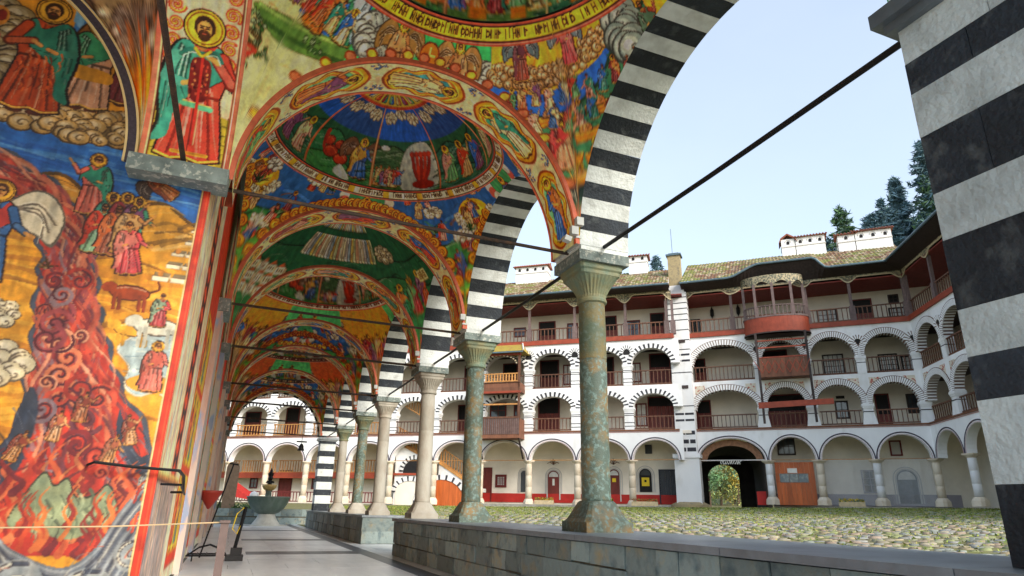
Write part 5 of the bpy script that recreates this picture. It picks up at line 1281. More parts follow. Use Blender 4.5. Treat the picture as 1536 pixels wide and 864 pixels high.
def storeys(root, F, cols, tag_, zb, Z, hw, style, lv4=True, skip1=(), lo=None, hi=None, bl=None, bh=None, nocol=()):
    """Z: dict of levels"""
    s0, s1 = lo if lo is not None else cols[0], hi if hi is not None else cols[-1]; f0_, f1_ = s0, s1
    bl = s0 if bl is None else bl; bh = s1 if bh is None else bh
    arcade(root, F, cols, .17, Z['sp1'], Z['cr1']-Z['sp1'], Z['d1']); arcade(root, F, cols, hw, Z['sp2'], Z['cr2']-Z['sp2'], Z['d2'], striped=style == 'R'); arcade(root, F, cols, hw-.02, Z['sp3'], Z['cr3']-Z['sp3'], Z['d3'], striped=style == 'R')
    for c0, c1 in zip(cols[:-1], cols[1:]):
        band(root, F, c0+.17, c1-.17, Z['sp1'], Z['cr1']-Z['sp1'], .10, .17, 24, [W_line], .02, 'painted_arch_line'); band(root, F, c0+.17, c1-.17, Z['sp1'], Z['cr1']-Z['sp1'], .02, .04, 24, [W_pink], .012, 'painted_arch_line')
        if style == 'L':
            for sp, cr, h_ in ((Z['sp2'], Z['cr2'], hw), (Z['sp3'], Z['cr3'], hw-.02)): band(root, F, c0+h_, c1-h_, sp, cr-sp, 0, .31, 15, [W_dark, W_plas], .03, duty=.44)
        else:
            for sp, cr, h_ in ((Z['sp2'], Z['cr2'], hw), (Z['sp3'], Z['cr3'], hw-.02)): band(root, F, c0+h_, c1-h_, sp, cr-sp, 0, .34, 38, [W_brickd, W_plas], .03, duty=.32); band(root, F, c0+h_, c1-h_, sp, cr-sp, .34, .375, 24, [W_brickd], .035, 'arch_outline')
            for f0, f1 in ((c0+hw+.0, c0+hw+.62), (c1-hw-.62, c1-hw)):
                z_ = Z['cr2']; mb = MB(); mb.box(f0, f1, .004, .012, z_-.22, z_+.34, F=F); part(mb, 'flower_panel', W_floral, root)
            rail(root, F, c0+hw+.1, c1-hw-.1, -.12, Z['d1']+.02, .86, pitch=.24, w=.045); 
        if style == 'L': rail(root, F, c0+hw, c1-hw, -.12, Z['d1']+.02, .86, W_hon if c0 < -21 else W_balu, pitch=.24)
        rail(root, F, c0+hw, c1-hw, -.08, Z['d2']+.02, .98, pitch=.24)
        mb = MB(); mb.box(c0+hw, c1-hw, -.16, -.02, Z['d2']-.16, Z['d2']+.04, F=F); part(mb, 'rail_beam', W_wood, root)
    for k, c in enumerate(cols):
        if k in nocol: continue
        round_column(root, F, c, zb, Z['sp1'], .21, [W_colst, W_plas][k % 2] if style == 'R' else W_colst)
        square_pier(root, F, c, Z['d1'], Z['sp2'], hw*2, style+'2'); square_pier(root, F, c, Z['d2'], Z['sp3'], hw*2-.04, style+'3')
        # little blind arch over each upper column
        m0 = c-.26; band(root, F, c-.24, c+.24, Z['sp3']+.72, .34, 0, .26, 9, [W_dark if style == 'L' else W_brickd, W_plas], .05, 'small_arch_band', .35)
        mb = MB(); mb.extrude([(c-.24, Z['sp3']+.66)]+ell_pts(c-.24, c+.24, Z['sp3']+.72, .34, 8)+[(c+.24, Z['sp3']+.66)], F, .0, .014); part(mb, 'niche_dark_disc', W_void, root)  # flat black disc, the opening's darkness put into its colour
    mb = MB(); mb.box(s0, s1, -.03, .07, Z['d1']-.10, Z['d1'], F=F); part(mb, 'string_course', W_wood, root)
    mb = MB(); mb.box(s0, s1, -.03, .03, Z['d1']-.17, Z['d1']-.13, F=F); part(mb, 'painted_line', W_pink, root)
    D = -2.8
    for (za, zb_, m) in ((zb, Z['d1'], W_cream), (Z['d1'], Z['d2'], W_cream), (Z['d2'], Z['d3'], W_cream), (Z['d3'], ZV+.3, W_cream)):
        if za == zb and skip1:
            for a, b_ in skip1: mb = MB(); mb.box(a, b_, D-.2, D, za-.5, zb_, F=F); part(mb, 'back_wall', m, root)
        else: mb = MB(); mb.box(bl, bh, D-.2, D, za-.5*(za == zb), zb_, F=F); part(mb, 'back_wall', m, root)
    for z, m in ((Z['d1'], W_cream), (Z['d2'], W_eave), (Z['d3'], W_eave)):
        mb = MB(); mb.box(bl, bh, D, -.5, z-.22, z-.02, F=F); part(mb, 'deck', m, root)
    mb = MB(); mb.box(bl, bh, D, .0, ZV-.35, ZV-.28, F=F); part(mb, 'board_ceiling', W_maroon, root)
    # timber top storey
    mb = MB(); mb.box(s0, s1, -.5, .12, Z['d3'], Z['d3']+.30, F=F); part(mb, 'timber_beam', W_beam, root)

def top_storey(root, F, posts, z0, zl, zh, valances=True):
    for c in posts:
        mb = MB(); mb.box(c-.085, c+.085, -.22, -.05, z0, zl+.1, F=F); mb.box(c-.17, c+.17, -.26, -.01, z0, z0+.95, F=F); part(mb, 'timber_post', W_post, root)
    for a, b_ in zip(posts[:-1], posts[1:]):
        rail(root, F, a+.17, b_-.17, -.13, z0, .92, pitch=.26, w=.055)
        if valances: valance(root, F, a, b_, zl, zh, ZV, .0)

# ---------------------------------------------------------------- left-hand wing
ZV = 15.2
wingL = thing('residential_wing', 'white wing with black and white striped arches and projecting wooden bay', 'building', FL(-10, 0, 1.2), 'residential wings round the court')
colsL = [-40.8, -37.35, -33.9, -30.45, -26.95, -23.45, -20.0, -16.6, -13.15, -9.7, -6.4, -2.85, .3]
ZLv = dict(sp1=4.0, cr1=5.24, d1=5.9, sp2=7.35, cr2=8.22, d2=8.78, sp3=10.2, cr3=11.26, d3=11.85)
storeys(wingL, FL, colsL, 'L', 1.1, ZLv, .30, 'L', skip1=((-40.8, 1.0),), bh=1.0, nocol=(12,))
top_storey(wingL, FL, [c for c in colsL if c > -28]+[-.1], 12.15, 14.5, 15.02)
roof(wingL, FL, -41, .2, lambda s: 15.36, lambda s: 18.0, 1.1, -3.6)
mb = MB(); mb.box(-20, .0, -2.79, -2.74, 1.36, 1.95, F=FL); part(mb, 'red_dado', W_red, wingL)
mb = MB(); mb.box(-13.2, -.6, -.6, .5, .6, 1.22, F=FL); part(mb, 'stone_step', mat('grey_step_stone', (.30, .29, .25), .9, .3, 4, .5, 10), wingL)
mb = MB(); mb.box(-13.2, -.6, .5, 1.0, .6, .98, F=FL); part(mb, 'stone_step', MATS['grey_step_stone'], wingL)
D = -2.8
door(wingL, FL, -13.96, -13.22, 1.38, 3.63, D); window(wingL, FL, -12.88, -12.05, 2.34, 3.22, D, W_frame, 4, 4, W_lite, .16)
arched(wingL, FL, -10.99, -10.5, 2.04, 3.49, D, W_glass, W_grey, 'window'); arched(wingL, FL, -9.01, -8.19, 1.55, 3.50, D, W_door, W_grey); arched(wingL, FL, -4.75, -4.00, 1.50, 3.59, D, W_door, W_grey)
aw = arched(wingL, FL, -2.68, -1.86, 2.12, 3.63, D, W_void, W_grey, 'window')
mb = MB(); mb.box(-2.52, -2.02, -2.70, -2.68, 2.5, 3.05, F=FL); part(mb, 'yellow_notice', W_yellow, aw); mb = MB(); mb.box(-2.34, -2.2, -2.678, -2.672, 2.75, 2.9, F=FL); part(mb, 'notice_mark', W_void, aw)
door(wingL, FL, -1.31, .01, 1.4, 3.50, D, mat('dark_grey_door', (.06, .065, .075), .6, .2), W_dark)
window(wingL, FL, -2.2, -1.75, 4.6, 5.2, D, W_dark, 1, 1)
for s0, s1, z0, z1, t in ((-9.65, -8.21, 5.95, 8.57, 1.1), (-6.01, -5.0, 5.95, 8.34, .9), (-1.80, -.12, 5.95, 8.37, .6), (-9.51, -8.24, 8.8, 11.3, 1.2), (-5.3, -4.20, 8.8, 11.3, 1.0), (-1.55, -.25, 8.8, 11.4, .9),
                          (-9.62, -8.48, 12.15, 14.3, 1.0), (-4.84, -3.89, 12.15, 14.4, 1.0), (-1.33, -.48, 12.15, 14.4, .9), (-15.9, -14.6, 5.95, 8.2, 1.0), (-30.91, -29.89, 1.3, 3.43, .6), (-31.03, -29.92, 5.95, 8.37, 1.1), (-35.0, -33.63, 5.95, 8.14, .8), (-25.2, -24.2, 5.95, 8.2, .8), (-22, -21.0, 5.95, 8.2, .8), (-19, -18, 8.8, 11.2, .9), (-15.5, -14.4, 8.8, 11.2, .9), (-12.4, -11.4, 8.8, 11.2, .9)):
    door(wingL, FL, s0, s1, z0, z1, D, top=t)
for s0, s1, z0, z1 in ((-13.44, -12.16, 7.2, 8.35), (-11.58, -11.1, 7.3, 8.23), (-2.71, -1.95, 6.43, 8.01), (-7.85, -7.2, 9.5, 10.99), (-2.98, -2.23, 9.5, 10.90), (-11.69, -10.73, 13.3, 14.04), (-7.52, -6.7, 12.7, 14.12), (-3.28, -2.13, 12.7, 14.04), (-33.75, -33.0, 2.1, 2.96), (-28.0, -27.2, 2.1, 3.1), (-15.5, -14.5, 12.9, 14.0), (-19.5, -18.4, 12.9, 14.0)):
    window(wingL, FL, s0, s1, z0, z1, D, W_frame, 2, 2, W_glass if z0 > 13 else W_lite if s0 in (-2.71, -2.98, -7.85) else W_glass)
# inner gallery of the distant bays
for c0, c1 in zip(colsL[1:6], colsL[2:7]):
    rail(wingL, FL, c0+.1, c1-.1, -1.6, 3.25, .95, W_hon, pitch=.22, w=.07); mb = MB(); mb.box(c0, c1, -1.7, -1.5, 2.85, 3.28, F=FL); part(mb, 'inner_beam', W_beam, wingL)
    mb = MB(); mb.box(c0, c1, -2.79, -1.7, 3.15, 3.24, F=FL); part(mb, 'inner_deck', W_wood, wingL); rail(wingL, FL, c0+.2, c1-.2, -.3, 1.1, .75, W_frame, pitch=.25)
# wall lamp brackets over the arched doors
for s in (-8.6, -4.38):
    mb = MB()
    for dx, dz in ((-.42, .12), (-.2, .26), (0, .34), (.2, .26), (.42, .12)): mb.tube([FL(s, D+.05, 3.9), FL(s+dx*.6, D+.12, 3.95+dz), FL(s+dx, D+.15, 3.9+dz*.6)], .022, 5)
    part(mb, 'wrought_ornament', W_wood, wingL)

# wooden bay on two floors
bay = sub(wingL, 'wooden_bay', FL, -11.4, .7, 5.2); s0, s1, dd = -13.0, -9.95, 1.25
mb = MB(); mb.box(s0, s1, 0, dd, 5.35, 5.55, F=FL); part(mb, 'floor', W_wood, bay)
mb = MB(); mb.box(s0, s1, 0, dd, 8.45, 8.75, F=FL); part(mb, 'floor', W_wood, bay)
for z0, h, n in ((5.55, 1.22, 22), (8.75, .34, 0)):
    mb = MB(); mb.box(s0, s1, dd-.03, dd, z0, z0+h*.9, F=FL); mb.box(s1-.03, s1, .05, dd-.03, z0, z0+h*.9, F=FL); mb.box(s0, s0+.03, .05, dd-.03, z0, z0+h*.9, F=FL); part(mb, 'parapet', W_wood, bay)
    mb = MB(); mb.box(s0-.04, s1+.04, dd-.06, dd+.06, z0+h*.9, z0+h, F=FL); part(mb, 'hand_rail', W_balu, bay)
    for k in range(n):
        a = s0+(s1-s0)*k/n; mb = MB(); mb.box(a+.01, a+.09, dd, dd+.035, z0+.05, z0+h*.9, F=FL); part(mb, 'board', W_post, bay)
rail(bay, FL, s0+.05, s1-.05, dd-.05, 9.1, .62, W_hon, pitch=.2, w=.09)
for a in (s0+.08, s1-.08):
    mb = MB(); mb.box(a-.07, a+.07, dd-.14, dd, 5.55, 11.0, F=FL); part(mb, 'post', W_balu, bay)
    mb = MB(); mb.tube([FL(a, dd-.1, 5.4), FL(a, .02, 4.1)], .07, 6); part(mb, 'strut', W_eave, bay)
for z in (8.35, 10.95): mb = MB(); mb.box(s0-.05, s1+.05, dd-.12, dd+.05, z, z+.14, F=FL); part(mb, 'beam', W_beam, bay)
mb = MB(); mb.box(s0, s1, dd-.1, dd-.02, 7.55, 7.65, F=FL); part(mb, 'beam', W_hon, bay)
band(bay, FL, s0+.3, s1-.3, 10.3, .62, 0, .1, 14, [W_gilt, W_eave], dd+.02, 'scalloped_edge')
mb = MB(); q = [FL(s0-.35, dd+.45, 11.15), FL(s1+.35, dd+.45, 11.15), FL(s1-.2, .05, 12.0), FL(s0+.2, .05, 12.0), FL(s1+.35, .05, 11.15), FL(s0-.35, .05, 11.15)]
mb.add(q, [(0, 1, 2, 3), (1, 4, 2), (0, 3, 5), (0, 5, 4, 1)]); part(mb, 'bay_roof', mat('yellow_mossy_tile', (.36, .28, .05), .9, .35, 5, .6, 12, col2=(.30, .13, .06), thr=(.5, .68)), bay)
for k in range(14):
    f = k/13; mb = MB(); mb.tube([FL(s1+.35-.55*f, dd+.45-(dd+.4)*f, 11.2+.85*f), FL(s1+.33-.55*f, dd+.40-(dd+.4)*f, 11.22+.85*f+.02)], .06, 6); part(mb, 'ridge_tile', W_lite, bay)
mb = MB(); mb.box(s0-.3, s1+.3, dd+.38, dd+.44, 11.05, 11.14, F=FL); part(mb, 'fascia', W_gut, bay)

# outside stairs behind the arches
st = sub(wingL, 'stair', FL, -16, -.7, 1.0); d0 = -.75
for (a, za, b_, zb_) in ((-16.45, 4.15, -13.3, 2.25), (-19.85, 5.6, -16.8, 4.15)):
    mb = MB(); mb.extrude([(a, 1.0), (b_, 1.0), (b_, zb_-.15), (a, za-.15)], FL, d0-.25, d0); part(mb, 'stair_wall', W_plas, st)
    rail(st, FL, a, b_, d0-.1, za-.1, 1.0, W_hon, pitch=.2, w=.07, slope=(zb_-za)/(b_-a), name='stair_rail')
    mb = MB(); sl = (zb_-za)/(b_-a); mb.hexa([FL(a, d0-.2, za-.3), FL(b_, d0-.2, zb_-.3), FL(b_, d0+.06, zb_-.3), FL(a, d0+.06, za-.3), FL(a, d0-.2, za-.08), FL(b_, d0-.2, zb_-.08), FL(b_, d0+.06, zb_-.08), FL(a, d0+.06, za-.08)]); part(mb, 'stair_string', W_hon, st)
    n = 12
    for k in range(n):
        x0 = a+(b_-a)*k/n; z_ = za-.15+(zb_-za)*k/n; mb = MB(); mb.box(x0, x0+(b_-a)/n, -2.0, d0-.25, z_-.3, z_-.05, F=FL); part(mb, 'step', W_lite, st)
mb = MB(); mb.extrude([(-17.9, .9)]+ell_pts(-17.9, -14.4, 1.2, 1.55, 14)+[(-14.4, .9)], FL, d0+.0, d0+.05); part(mb, 'cellar_door', W_orange, st)
band(st, FL, -17.9, -14.4, 1.2, 1.55, .02, .34, 11, [W_dark, W_plas], d0+.09, 'striped_band', .3)
mb = MB(); mb.extrude([(-19.7, .9)]+ell_pts(-19.7, -17.5, 1.9, .75, 12)+[(-17.5, .9)], FL, d0+.01, d0+.03); part(mb, 'blind_panel', W_cream, st)
band(st, FL, -19.7, -17.5, 1.9, .75, .02, .34, 9, [W_dark, W_plas], d0+.07, 'striped_band', .3)
mb = MB(); mb.box(-19.9, -17.1, d0, d0+.12, 3.05, 3.2, F=FL); part(mb, 'red_beam', W_beam, st)
mb = MB(); mb.extrude([(-19.2, 3.2)]+ell_pts(-19.2, -17.4, 3.3, .85, 10)+[(-17.4, 3.2)], FL, d0+.01, d0+.03); part(mb, 'dark_opening', W_void, st)
band(st, FL, -19.2, -17.4, 3.3, .85, .02, .3, 11, [W_dark, W_plas], d0+.07, 'striped_band', .4)
rail(st, FL, -19.7, -17.0, -.6, 8.1, .9, W_hon, pitch=.2, w=.07, slope=-.55, name='stair_rail')

# chimney houses on the left roof
def chimney_house(root, F, s0, s1, z0, z1, d, n, gable=False):
    o = sub(root, 'chimney', F, (s0+s1)/2, d, z0); w = .55
    mb = MB(); mb.box(s0, s1, d-w, d+w, z0-.6, z1, F=F); part(mb, 'stack', W_plas, o)
    mb = MB(); mb.box(s0-.04, s1+.04, d-w-.04, d+w+.04, z0+.28, z0+.34, F=F); part(mb, 'moulding', W_grey, o)
    mb = MB(); e = .16
    if gable: m_ = (s0+s1)/2; mb.extrude([(s0-e, z1-.25), (s0-.02, z1+.1), (m_, z1+.42), (s1+.02, z1+.1), (s1+e, z1-.25), (s1, z1-.02), (m_, z1+.3), (s0, z1-.02)], F, d-w-.1, d+w+.1)
    else:
        mb.add([F(s0-e, d+w+e, z1-.02), F(s1+e, d+w+e, z1-.02), F(s1+e, d, z1+.3), F(s0-e, d, z1+.3), F(s1+e, d-w-e, z1-.02), F(s0-e, d-w-e, z1-.02)], [(0, 1, 2, 3), (3, 2, 4, 5), (1, 4, 2), (0, 3, 5), (0, 5, 4, 1)])
        nn = int((s1-s0)/.16)
        for k in range(nn+1): x = s0-e+(s1-s0+2*e)*k/nn; mb.tube([F(x, d+w+e, z1+.01), F(x, d+.02, z1+.32)], .05, 5)
    part(mb, 'tile_cap', W_red_tile, o)
    for k in range(n):
        c = s0+(s1-s0)*(k+.5)/n; zz = z0+.48
        mb = MB(); mb.extrude([(c-.1, zz)]+ell_pts(c-.1, c+.1, zz+.14, .12, 8)+[(c+.1, zz)], F, d+w, d+w+.012); part(mb, 'flue_opening', W_void, o)
        band(o, F, c-.16, c+.16, zz+.16, .17, 0, .05, 8, [W_grey], d+w+.03, 'flue_arch')
chimney_house(wingL, FL, -11.6, -9.05, 18.1, 18.95, -3.3, 4); chimney_house(wingL, FL, -2.75, -1.4, 18.2, 19.0, -3.3, 2); chimney_house(wingL, FL, -15.6, -13.2, 18.1, 19.0, -3.3, 4)

# ---------------------------------------------------------------- right-hand wing
ZV = 15.3
wingR = thing('residential_wing', 'white wing with brick-lined arches, carved balcony and dark gate passage', 'building', FR(6, 0, 1.4), 'residential wings round the court')
colsR = [-.1, 4.2, 7.03, 10.05, 13.0]
ZRv = dict(sp1=4.0, cr1=5.36, d1=5.98, sp2=7.2, cr2=8.42, d2=9.02, sp3=10.1, cr3=11.4, d3=12.02)
storeys(wingR, FR, colsR, 'R', 1.42, ZRv, .27, 'R', skip1=((4.15, 15.3),), lo=-.1, hi=13.2, bl=-1.4, bh=15.3, nocol=(0,))
top_storey(wingR, FR, [.0, 2.9, 7.5, 10.05, 13.0], 12.35, 14.8, 15.14)
bump = lambda s: .74*max(0., min(1., (s-2.9)/1.5))**1.0*(0 if s > 8.9 else 1 if s < 8.2 else (8.9-s)/.7)
sm = lambda x: x*x*(3-2*x)
bump = lambda s: .74*(sm(min(1, max(0, (s-2.8)/2.2)))*(1-sm(min(1, max(0, (s-8.1)/.8)))))
roof(wingR, FR, -.2, 13.6, lambda s: 15.68+bump(s), lambda s: 18.75-.02*s, 1.1, -4.1)
mb = MB(); mb.box(4.2, 14.4, D+.005, D+.05, 1.42, 2.12, F=FR); part(mb, 'grey_dado', W_lilac, wingR)
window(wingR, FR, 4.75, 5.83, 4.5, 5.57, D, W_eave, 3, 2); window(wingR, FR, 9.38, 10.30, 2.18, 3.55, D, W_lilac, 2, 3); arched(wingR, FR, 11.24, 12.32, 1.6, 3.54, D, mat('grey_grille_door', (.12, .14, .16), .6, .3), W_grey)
window(wingR, FR, 11.15, 11.81, 4.37, 5.3, D, W_frame, 1, 1, W_grey)
for s0, s1, z0, z1, t in ((-.1, .73, 6.0, 8.17, .8), (4.53, 6.7, 6.0, 8.33, 1.0), (10.84, 11.5, 6.0, 8.1, 1.2), (.0, .6, 9.05, 11.1, .9), (4.51, 5.95, 9.05, 11.35, 1.4), (10.41, 11.45, 12.35, 14.4, .9)): door(wingR, FR, s0, s1, z0, z1, D, top=t)
for s0, s1, z0, z1, pn in ((8.47, 9.24, 6.7, 7.84, W_glass), (12.5, 13.1, 6.9, 8.1, W_glass), (8.12, 9.38, 9.3, 10.9, W_lite), (11.35, 12.44, 9.3, 10.7, W_lite), (12.6, 13.5, 9.3, 10.5, W_lite), (-.1, .55, 12.8, 14.1, W_glass), (8.17, 9.39, 12.6, 13.99, W_lite), (12.49, 13.1, 14.0, 14.6, W_void), (12.4, 13.4, 12.5, 13.71, W_lite)): window(wingR, FR, s0, s1, z0, z1, D, W_eave, 4 if pn is W_lite else 2, 4 if pn is W_lite else 2, pn)
mb = MB(); mb.box(8.6, 9.1, D, D+.03, 7.98, 8.16, F=FR); part(mb, 'name_board', W_void, wingR)
for s in (1.42, 3.2):
    mb = MB(); c = FR(s, D+.12, 0); mb.lathe([(.02, 14.9), (.06, 14.75), (.13, 14.62), (.13, 14.25), (.05, 14.12), (.015, 14.0)], c[0], c[1], 8); part(mb, 'wall_lantern', M_black_iron, wingR)
# varnished timber kiosk front in the second arch
k_ = sub(wingR, 'kiosk_front', FR, 5.6, -.75, 1.4)
for i in range(8):
    a = 4.5+2.2*i/8; mb = MB(); mb.box(a+.004, a+2.2/8-.004, -.80, -.75, 1.42, 2.72, F=FR); part(mb, 'plank', W_orange, k_)
    mb = MB(); mb.box(a+.004, a+2.2/8-.004, -.80, -.75, 3.25, 3.92, F=FR); part(mb, 'plank', W_orange, k_)
mb = MB(); mb.box(4.5, 4.72, -.80, -.74, 2.72, 3.25, F=FR); part(mb, 'jamb', W_orange, k_); mb = MB(); mb.box(6.35, 6.7, -.80, -.74, 2.72, 3.25, F=FR); part(mb, 'jamb', W_orange, k_)
for i in range(3):
    a = 4.74+.54*i; mb = MB(); mb.box(a, a+.5, -.79, -.76, 2.74, 3.23, F=FR); part(mb, 'window_pane', mat('reflecting_pane', (.12, .17, .2), .1, .4, 6, col2=(.4, .45, .42), thr=(.5, .7), spec=.8), k_)
mb = MB(); mb.box(5.2, 5.75, -.745, -.73, 3.28, 3.56, F=FR); part(mb, 'paper_sign', W_white, k_)
# clear sheeting hung in the last arches
PL = bpy.data.materials.new('clear_plastic_sheet'); PL.use_nodes = True; _t = PL.node_tree; _b = _t.nodes['Principled BSDF']; _b.inputs['Base Color'].default_value = (.75, .78, .80, 1); _b.inputs['Roughness'].default_value = .25; _b.inputs['Alpha'].default_value = .22
for a, b_ in ((7.25, 9.85), (10.25, 12.8)):
    mb = MB(); n = 14
    for i in range(n):
        x0, x1 = a+(b_-a)*i/n, a+(b_-a)*(i+1)/n; w0, w1 = .05*math.sin(i*1.9), .05*math.sin((i+1)*1.9); mb.add([FR(x0, -.5+w0, 1.45), FR(x1, -.5+w1, 1.45), FR(x1, -.5+w1*.4, 4.05), FR(x0, -.5+w0*.4, 4.05)], [(0, 1, 2, 3)])
    part(mb, 'plastic_sheet', PL, wingR, True)
# arch tie bars of the ground floor
for F_, root, cs in ((FR, wingR, colsR), (FL, wingL, colsL[6:])):
    for a, b_ in zip(cs[:-1], cs[1:]): mb = MB(); mb.tube([F_(a, -.2, 4.02), F_(b_, -.2, 4.02)], .025, 6); part(mb, 'tie_bar', W_hon, root)
# gate passage
gp = sub(wingR, 'gate_passage', FR, 2, -4, 1.5); M_tun = mat('dark_passage_plaster', (.05, .045, .042), .9, .3, 2)  # near-black plaster colour throughout the passage
FT = lambda s, d, z: FR(s+.125*(d+.5), d, z)      # the passage runs a little askew
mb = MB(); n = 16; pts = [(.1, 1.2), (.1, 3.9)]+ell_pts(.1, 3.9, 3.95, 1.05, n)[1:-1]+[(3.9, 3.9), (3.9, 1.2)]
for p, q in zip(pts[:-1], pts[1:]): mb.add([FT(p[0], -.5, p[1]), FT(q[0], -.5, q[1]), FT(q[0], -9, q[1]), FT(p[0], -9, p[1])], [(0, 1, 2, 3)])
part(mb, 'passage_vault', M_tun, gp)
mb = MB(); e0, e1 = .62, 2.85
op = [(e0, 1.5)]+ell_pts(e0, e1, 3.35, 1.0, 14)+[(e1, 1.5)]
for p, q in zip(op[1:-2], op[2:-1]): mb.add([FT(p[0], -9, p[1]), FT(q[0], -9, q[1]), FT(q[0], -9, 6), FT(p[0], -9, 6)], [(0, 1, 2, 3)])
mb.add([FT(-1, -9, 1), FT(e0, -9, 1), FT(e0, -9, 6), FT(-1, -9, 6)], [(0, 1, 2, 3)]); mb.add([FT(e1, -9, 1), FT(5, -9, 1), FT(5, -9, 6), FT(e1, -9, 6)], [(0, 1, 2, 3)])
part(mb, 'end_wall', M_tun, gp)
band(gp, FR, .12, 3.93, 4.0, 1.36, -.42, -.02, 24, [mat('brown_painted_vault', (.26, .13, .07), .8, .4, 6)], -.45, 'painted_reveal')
mb = MB(); mb.box(3.3, 3.9, -1.6, -.9, 1.4, 2.2, F=FR); part(mb, 'red_chest', W_red, gp)
mb = MB()
for k in range(9):
    c = 1.45+.14*k; mb.tube([FR(c+.07*math.cos(t*.9+k), -.12, 3.9+.11*math.sin(t*.9+k*1.3)) for t in range(6)], .024, 5)
part(mb, 'white_scroll_ornament', W_white, gp)
mb = MB(); mb.extrude([(.1, 4.0), (4.0, 4.0), (4.0, 4.06), (.1, 4.06)], FR, -.2, -.12); part(mb, 'tie_beam', W_grey, gp)
# curved carved balcony on the top floor
cb = sub(wingR, 'carved_balcony', FR, 5.6, .9, 11.9); c0, rx, ry = 5.55, 1.95, 1.15
arc = lambda t, k=1.: (c0-rx*k*math.cos(PI*t), ry*k*math.sin(PI*t)**.8)
for (z0, z1, k, nm, m) in ((11.75, 12.75, 1., 'panelled_parapet', W_beam), (11.70, 11.78, 1.03, 'underside', W_eave), (12.75, 12.85, 1.02, 'hand_rail', W_post)):
    mb = MB(); n = 24
    for i in range(n):
        a, b_ = arc(i/n, k), arc((i+1)/n, k); a2, b2 = arc(i/n, k*.95), arc((i+1)/n, k*.95)
        mb.hexa([FR(a[0], a[1], z0), FR(b_[0], b_[1], z0), FR(b2[0], b2[1], z0), FR(a2[0], a2[1], z0), FR(a[0], a[1], z1), FR(b_[0], b_[1], z1), FR(b2[0], b2[1], z1), FR(a2[0], a2[1], z1)])
    part(mb, nm, m, cb)
mb = MB(); n = 24; ring_ = [arc(i/n) for i in range(n+1)]
mb.add([FR(x, y, 11.76) for x, y in ring_], [tuple(range(n+1))]); mb.add([FR(x, y*.97, 11.6-.0) for x, y in ring_], [tuple(range(n+1))]); part(mb, 'floor', W_eave, cb)
mb = MB()
for i in range(23):
    x, y = arc((i+.5)/23, .97); mb.box(x-.03, x+.03, y-.03, y+.03, 12.85, 13.45, F=FR)
part(mb, 'balusters', W_post, cb, kind='stuff'); 
mb = MB(); mb.tube([FR(*arc(i/24, .97), 13.48) for i in range(25)], .05, 6); part(mb, 'upper_rail', W_post, cb)
for t in (.08, .3, .5, .7, .92):
    x, y = arc(t, .96); mb = MB(); mb.box(x-.08, x+.08, y-.08, y+.08, 12.8, 15.0, F=FR); part(mb, 'timber_post', W_post, cb)
for i, (t0, t1) in enumerate(((.08, .3), (.3, .5), (.5, .7), (.7, .92))):
    mb = MB(); n = 10
    for k in range(n):
        f0, f1 = t0+(t1-t0)*k/n, t0+(t1-t0)*(k+1)/n; a, b_ = arc(f0), arc(f1); l0, l1 = 14.75+.38*math.sin(PI*k/n), 14.75+.38*math.sin(PI*(k+1)/n)
        mb.hexa([FR(a[0], a[1]-.05, l0), FR(b_[0], b_[1]-.05, l1), FR(b_[0], b_[1], l1), FR(a[0], a[1], l0), FR(a[0], a[1]-.05, 15.55), FR(b_[0], b_[1]-.05, 15.55), FR(b_[0], b_[1], 15.55), FR(a[0], a[1], 15.55)])
    part(mb, 'carved_valance', W_carve, cb)
# boxed wooden balcony below it and the leaning plank
bb = sub(wingR, 'boxed_balcony', FR, 5.7, .5, 9.0)
for i in range(11):
    a = 4.25+2.9*i/11; mb = MB(); mb.box(a+.005, a+2.9/11-.005, .92, .97, 9.06, 10.1, F=FR); part(mb, 'board', W_wood, bb)
mb = MB(); mb.box(4.2, 7.2, .0, .97, 8.92, 9.06, F=FR); part(mb, 'floor', W_wood, bb)
mb = MB(); mb.box(4.2, 4.25, .05, .92, 9.06, 10.1, F=FR); part(mb, 'side', W_wood, bb); mb = MB(); mb.box(7.15, 7.2, .05, .92, 9.06, 10.1, F=FR); part(mb, 'side', W_wood, bb)
for k in range(7):
    for sg in (-1, 1): mb = MB(); a = 4.4+.4*k; mb.hexa([FR(a, .97, 9.16), FR(a+.05, .97, 9.16), FR(a+.05, .985, 9.16), FR(a, .985, 9.16), FR(a+.4*sg, .97, 9.95), FR(a+.05+.4*sg, .97, 9.95), FR(a+.05+.4*sg, .985, 9.95), FR(a+.4*sg, .985, 9.95)]); part(mb, 'lattice_strip', W_beam, bb)
for z in (10.12, 10.75, 11.2): mb = MB(); mb.box(4.2, 7.2, .88, .96, z, z+.08, F=FR); part(mb, 'rail', W_beam, bb)
for a in (4.25, 7.15):
    mb = MB(); mb.box(a-.07, a+.07, .85, .98, 6.1, 11.75, F=FR); part(mb, 'post', W_eave, bb)
mb = MB(); mb.hexa([FR(4.0, .95, 7.0), FR(8.2, .95, 7.12), FR(8.2, 1.05, 7.12), FR(4.0, 1.05, 7.0), FR(4.0, .95, 7.36), FR(8.2, .95, 7.45), FR(8.2, 1.05, 7.45), FR(4.0, 1.05, 7.36)]); part(mb, 'long_plank', W_beam, bb)
chimney_house(wingR, FR, 6.55, 7.45, 18.75, 19.65, -4, 1, True); chimney_house(wingR, FR, 7.5, 9.4, 18.75, 19.7, -4, 3); chimney_house(wingR, FR, 10.2, 11.25, 18.6, 19.45, -4, 1); chimney_house(wingR, FR, 11.3, 13.5, 18.6, 19.55, -4, 3)

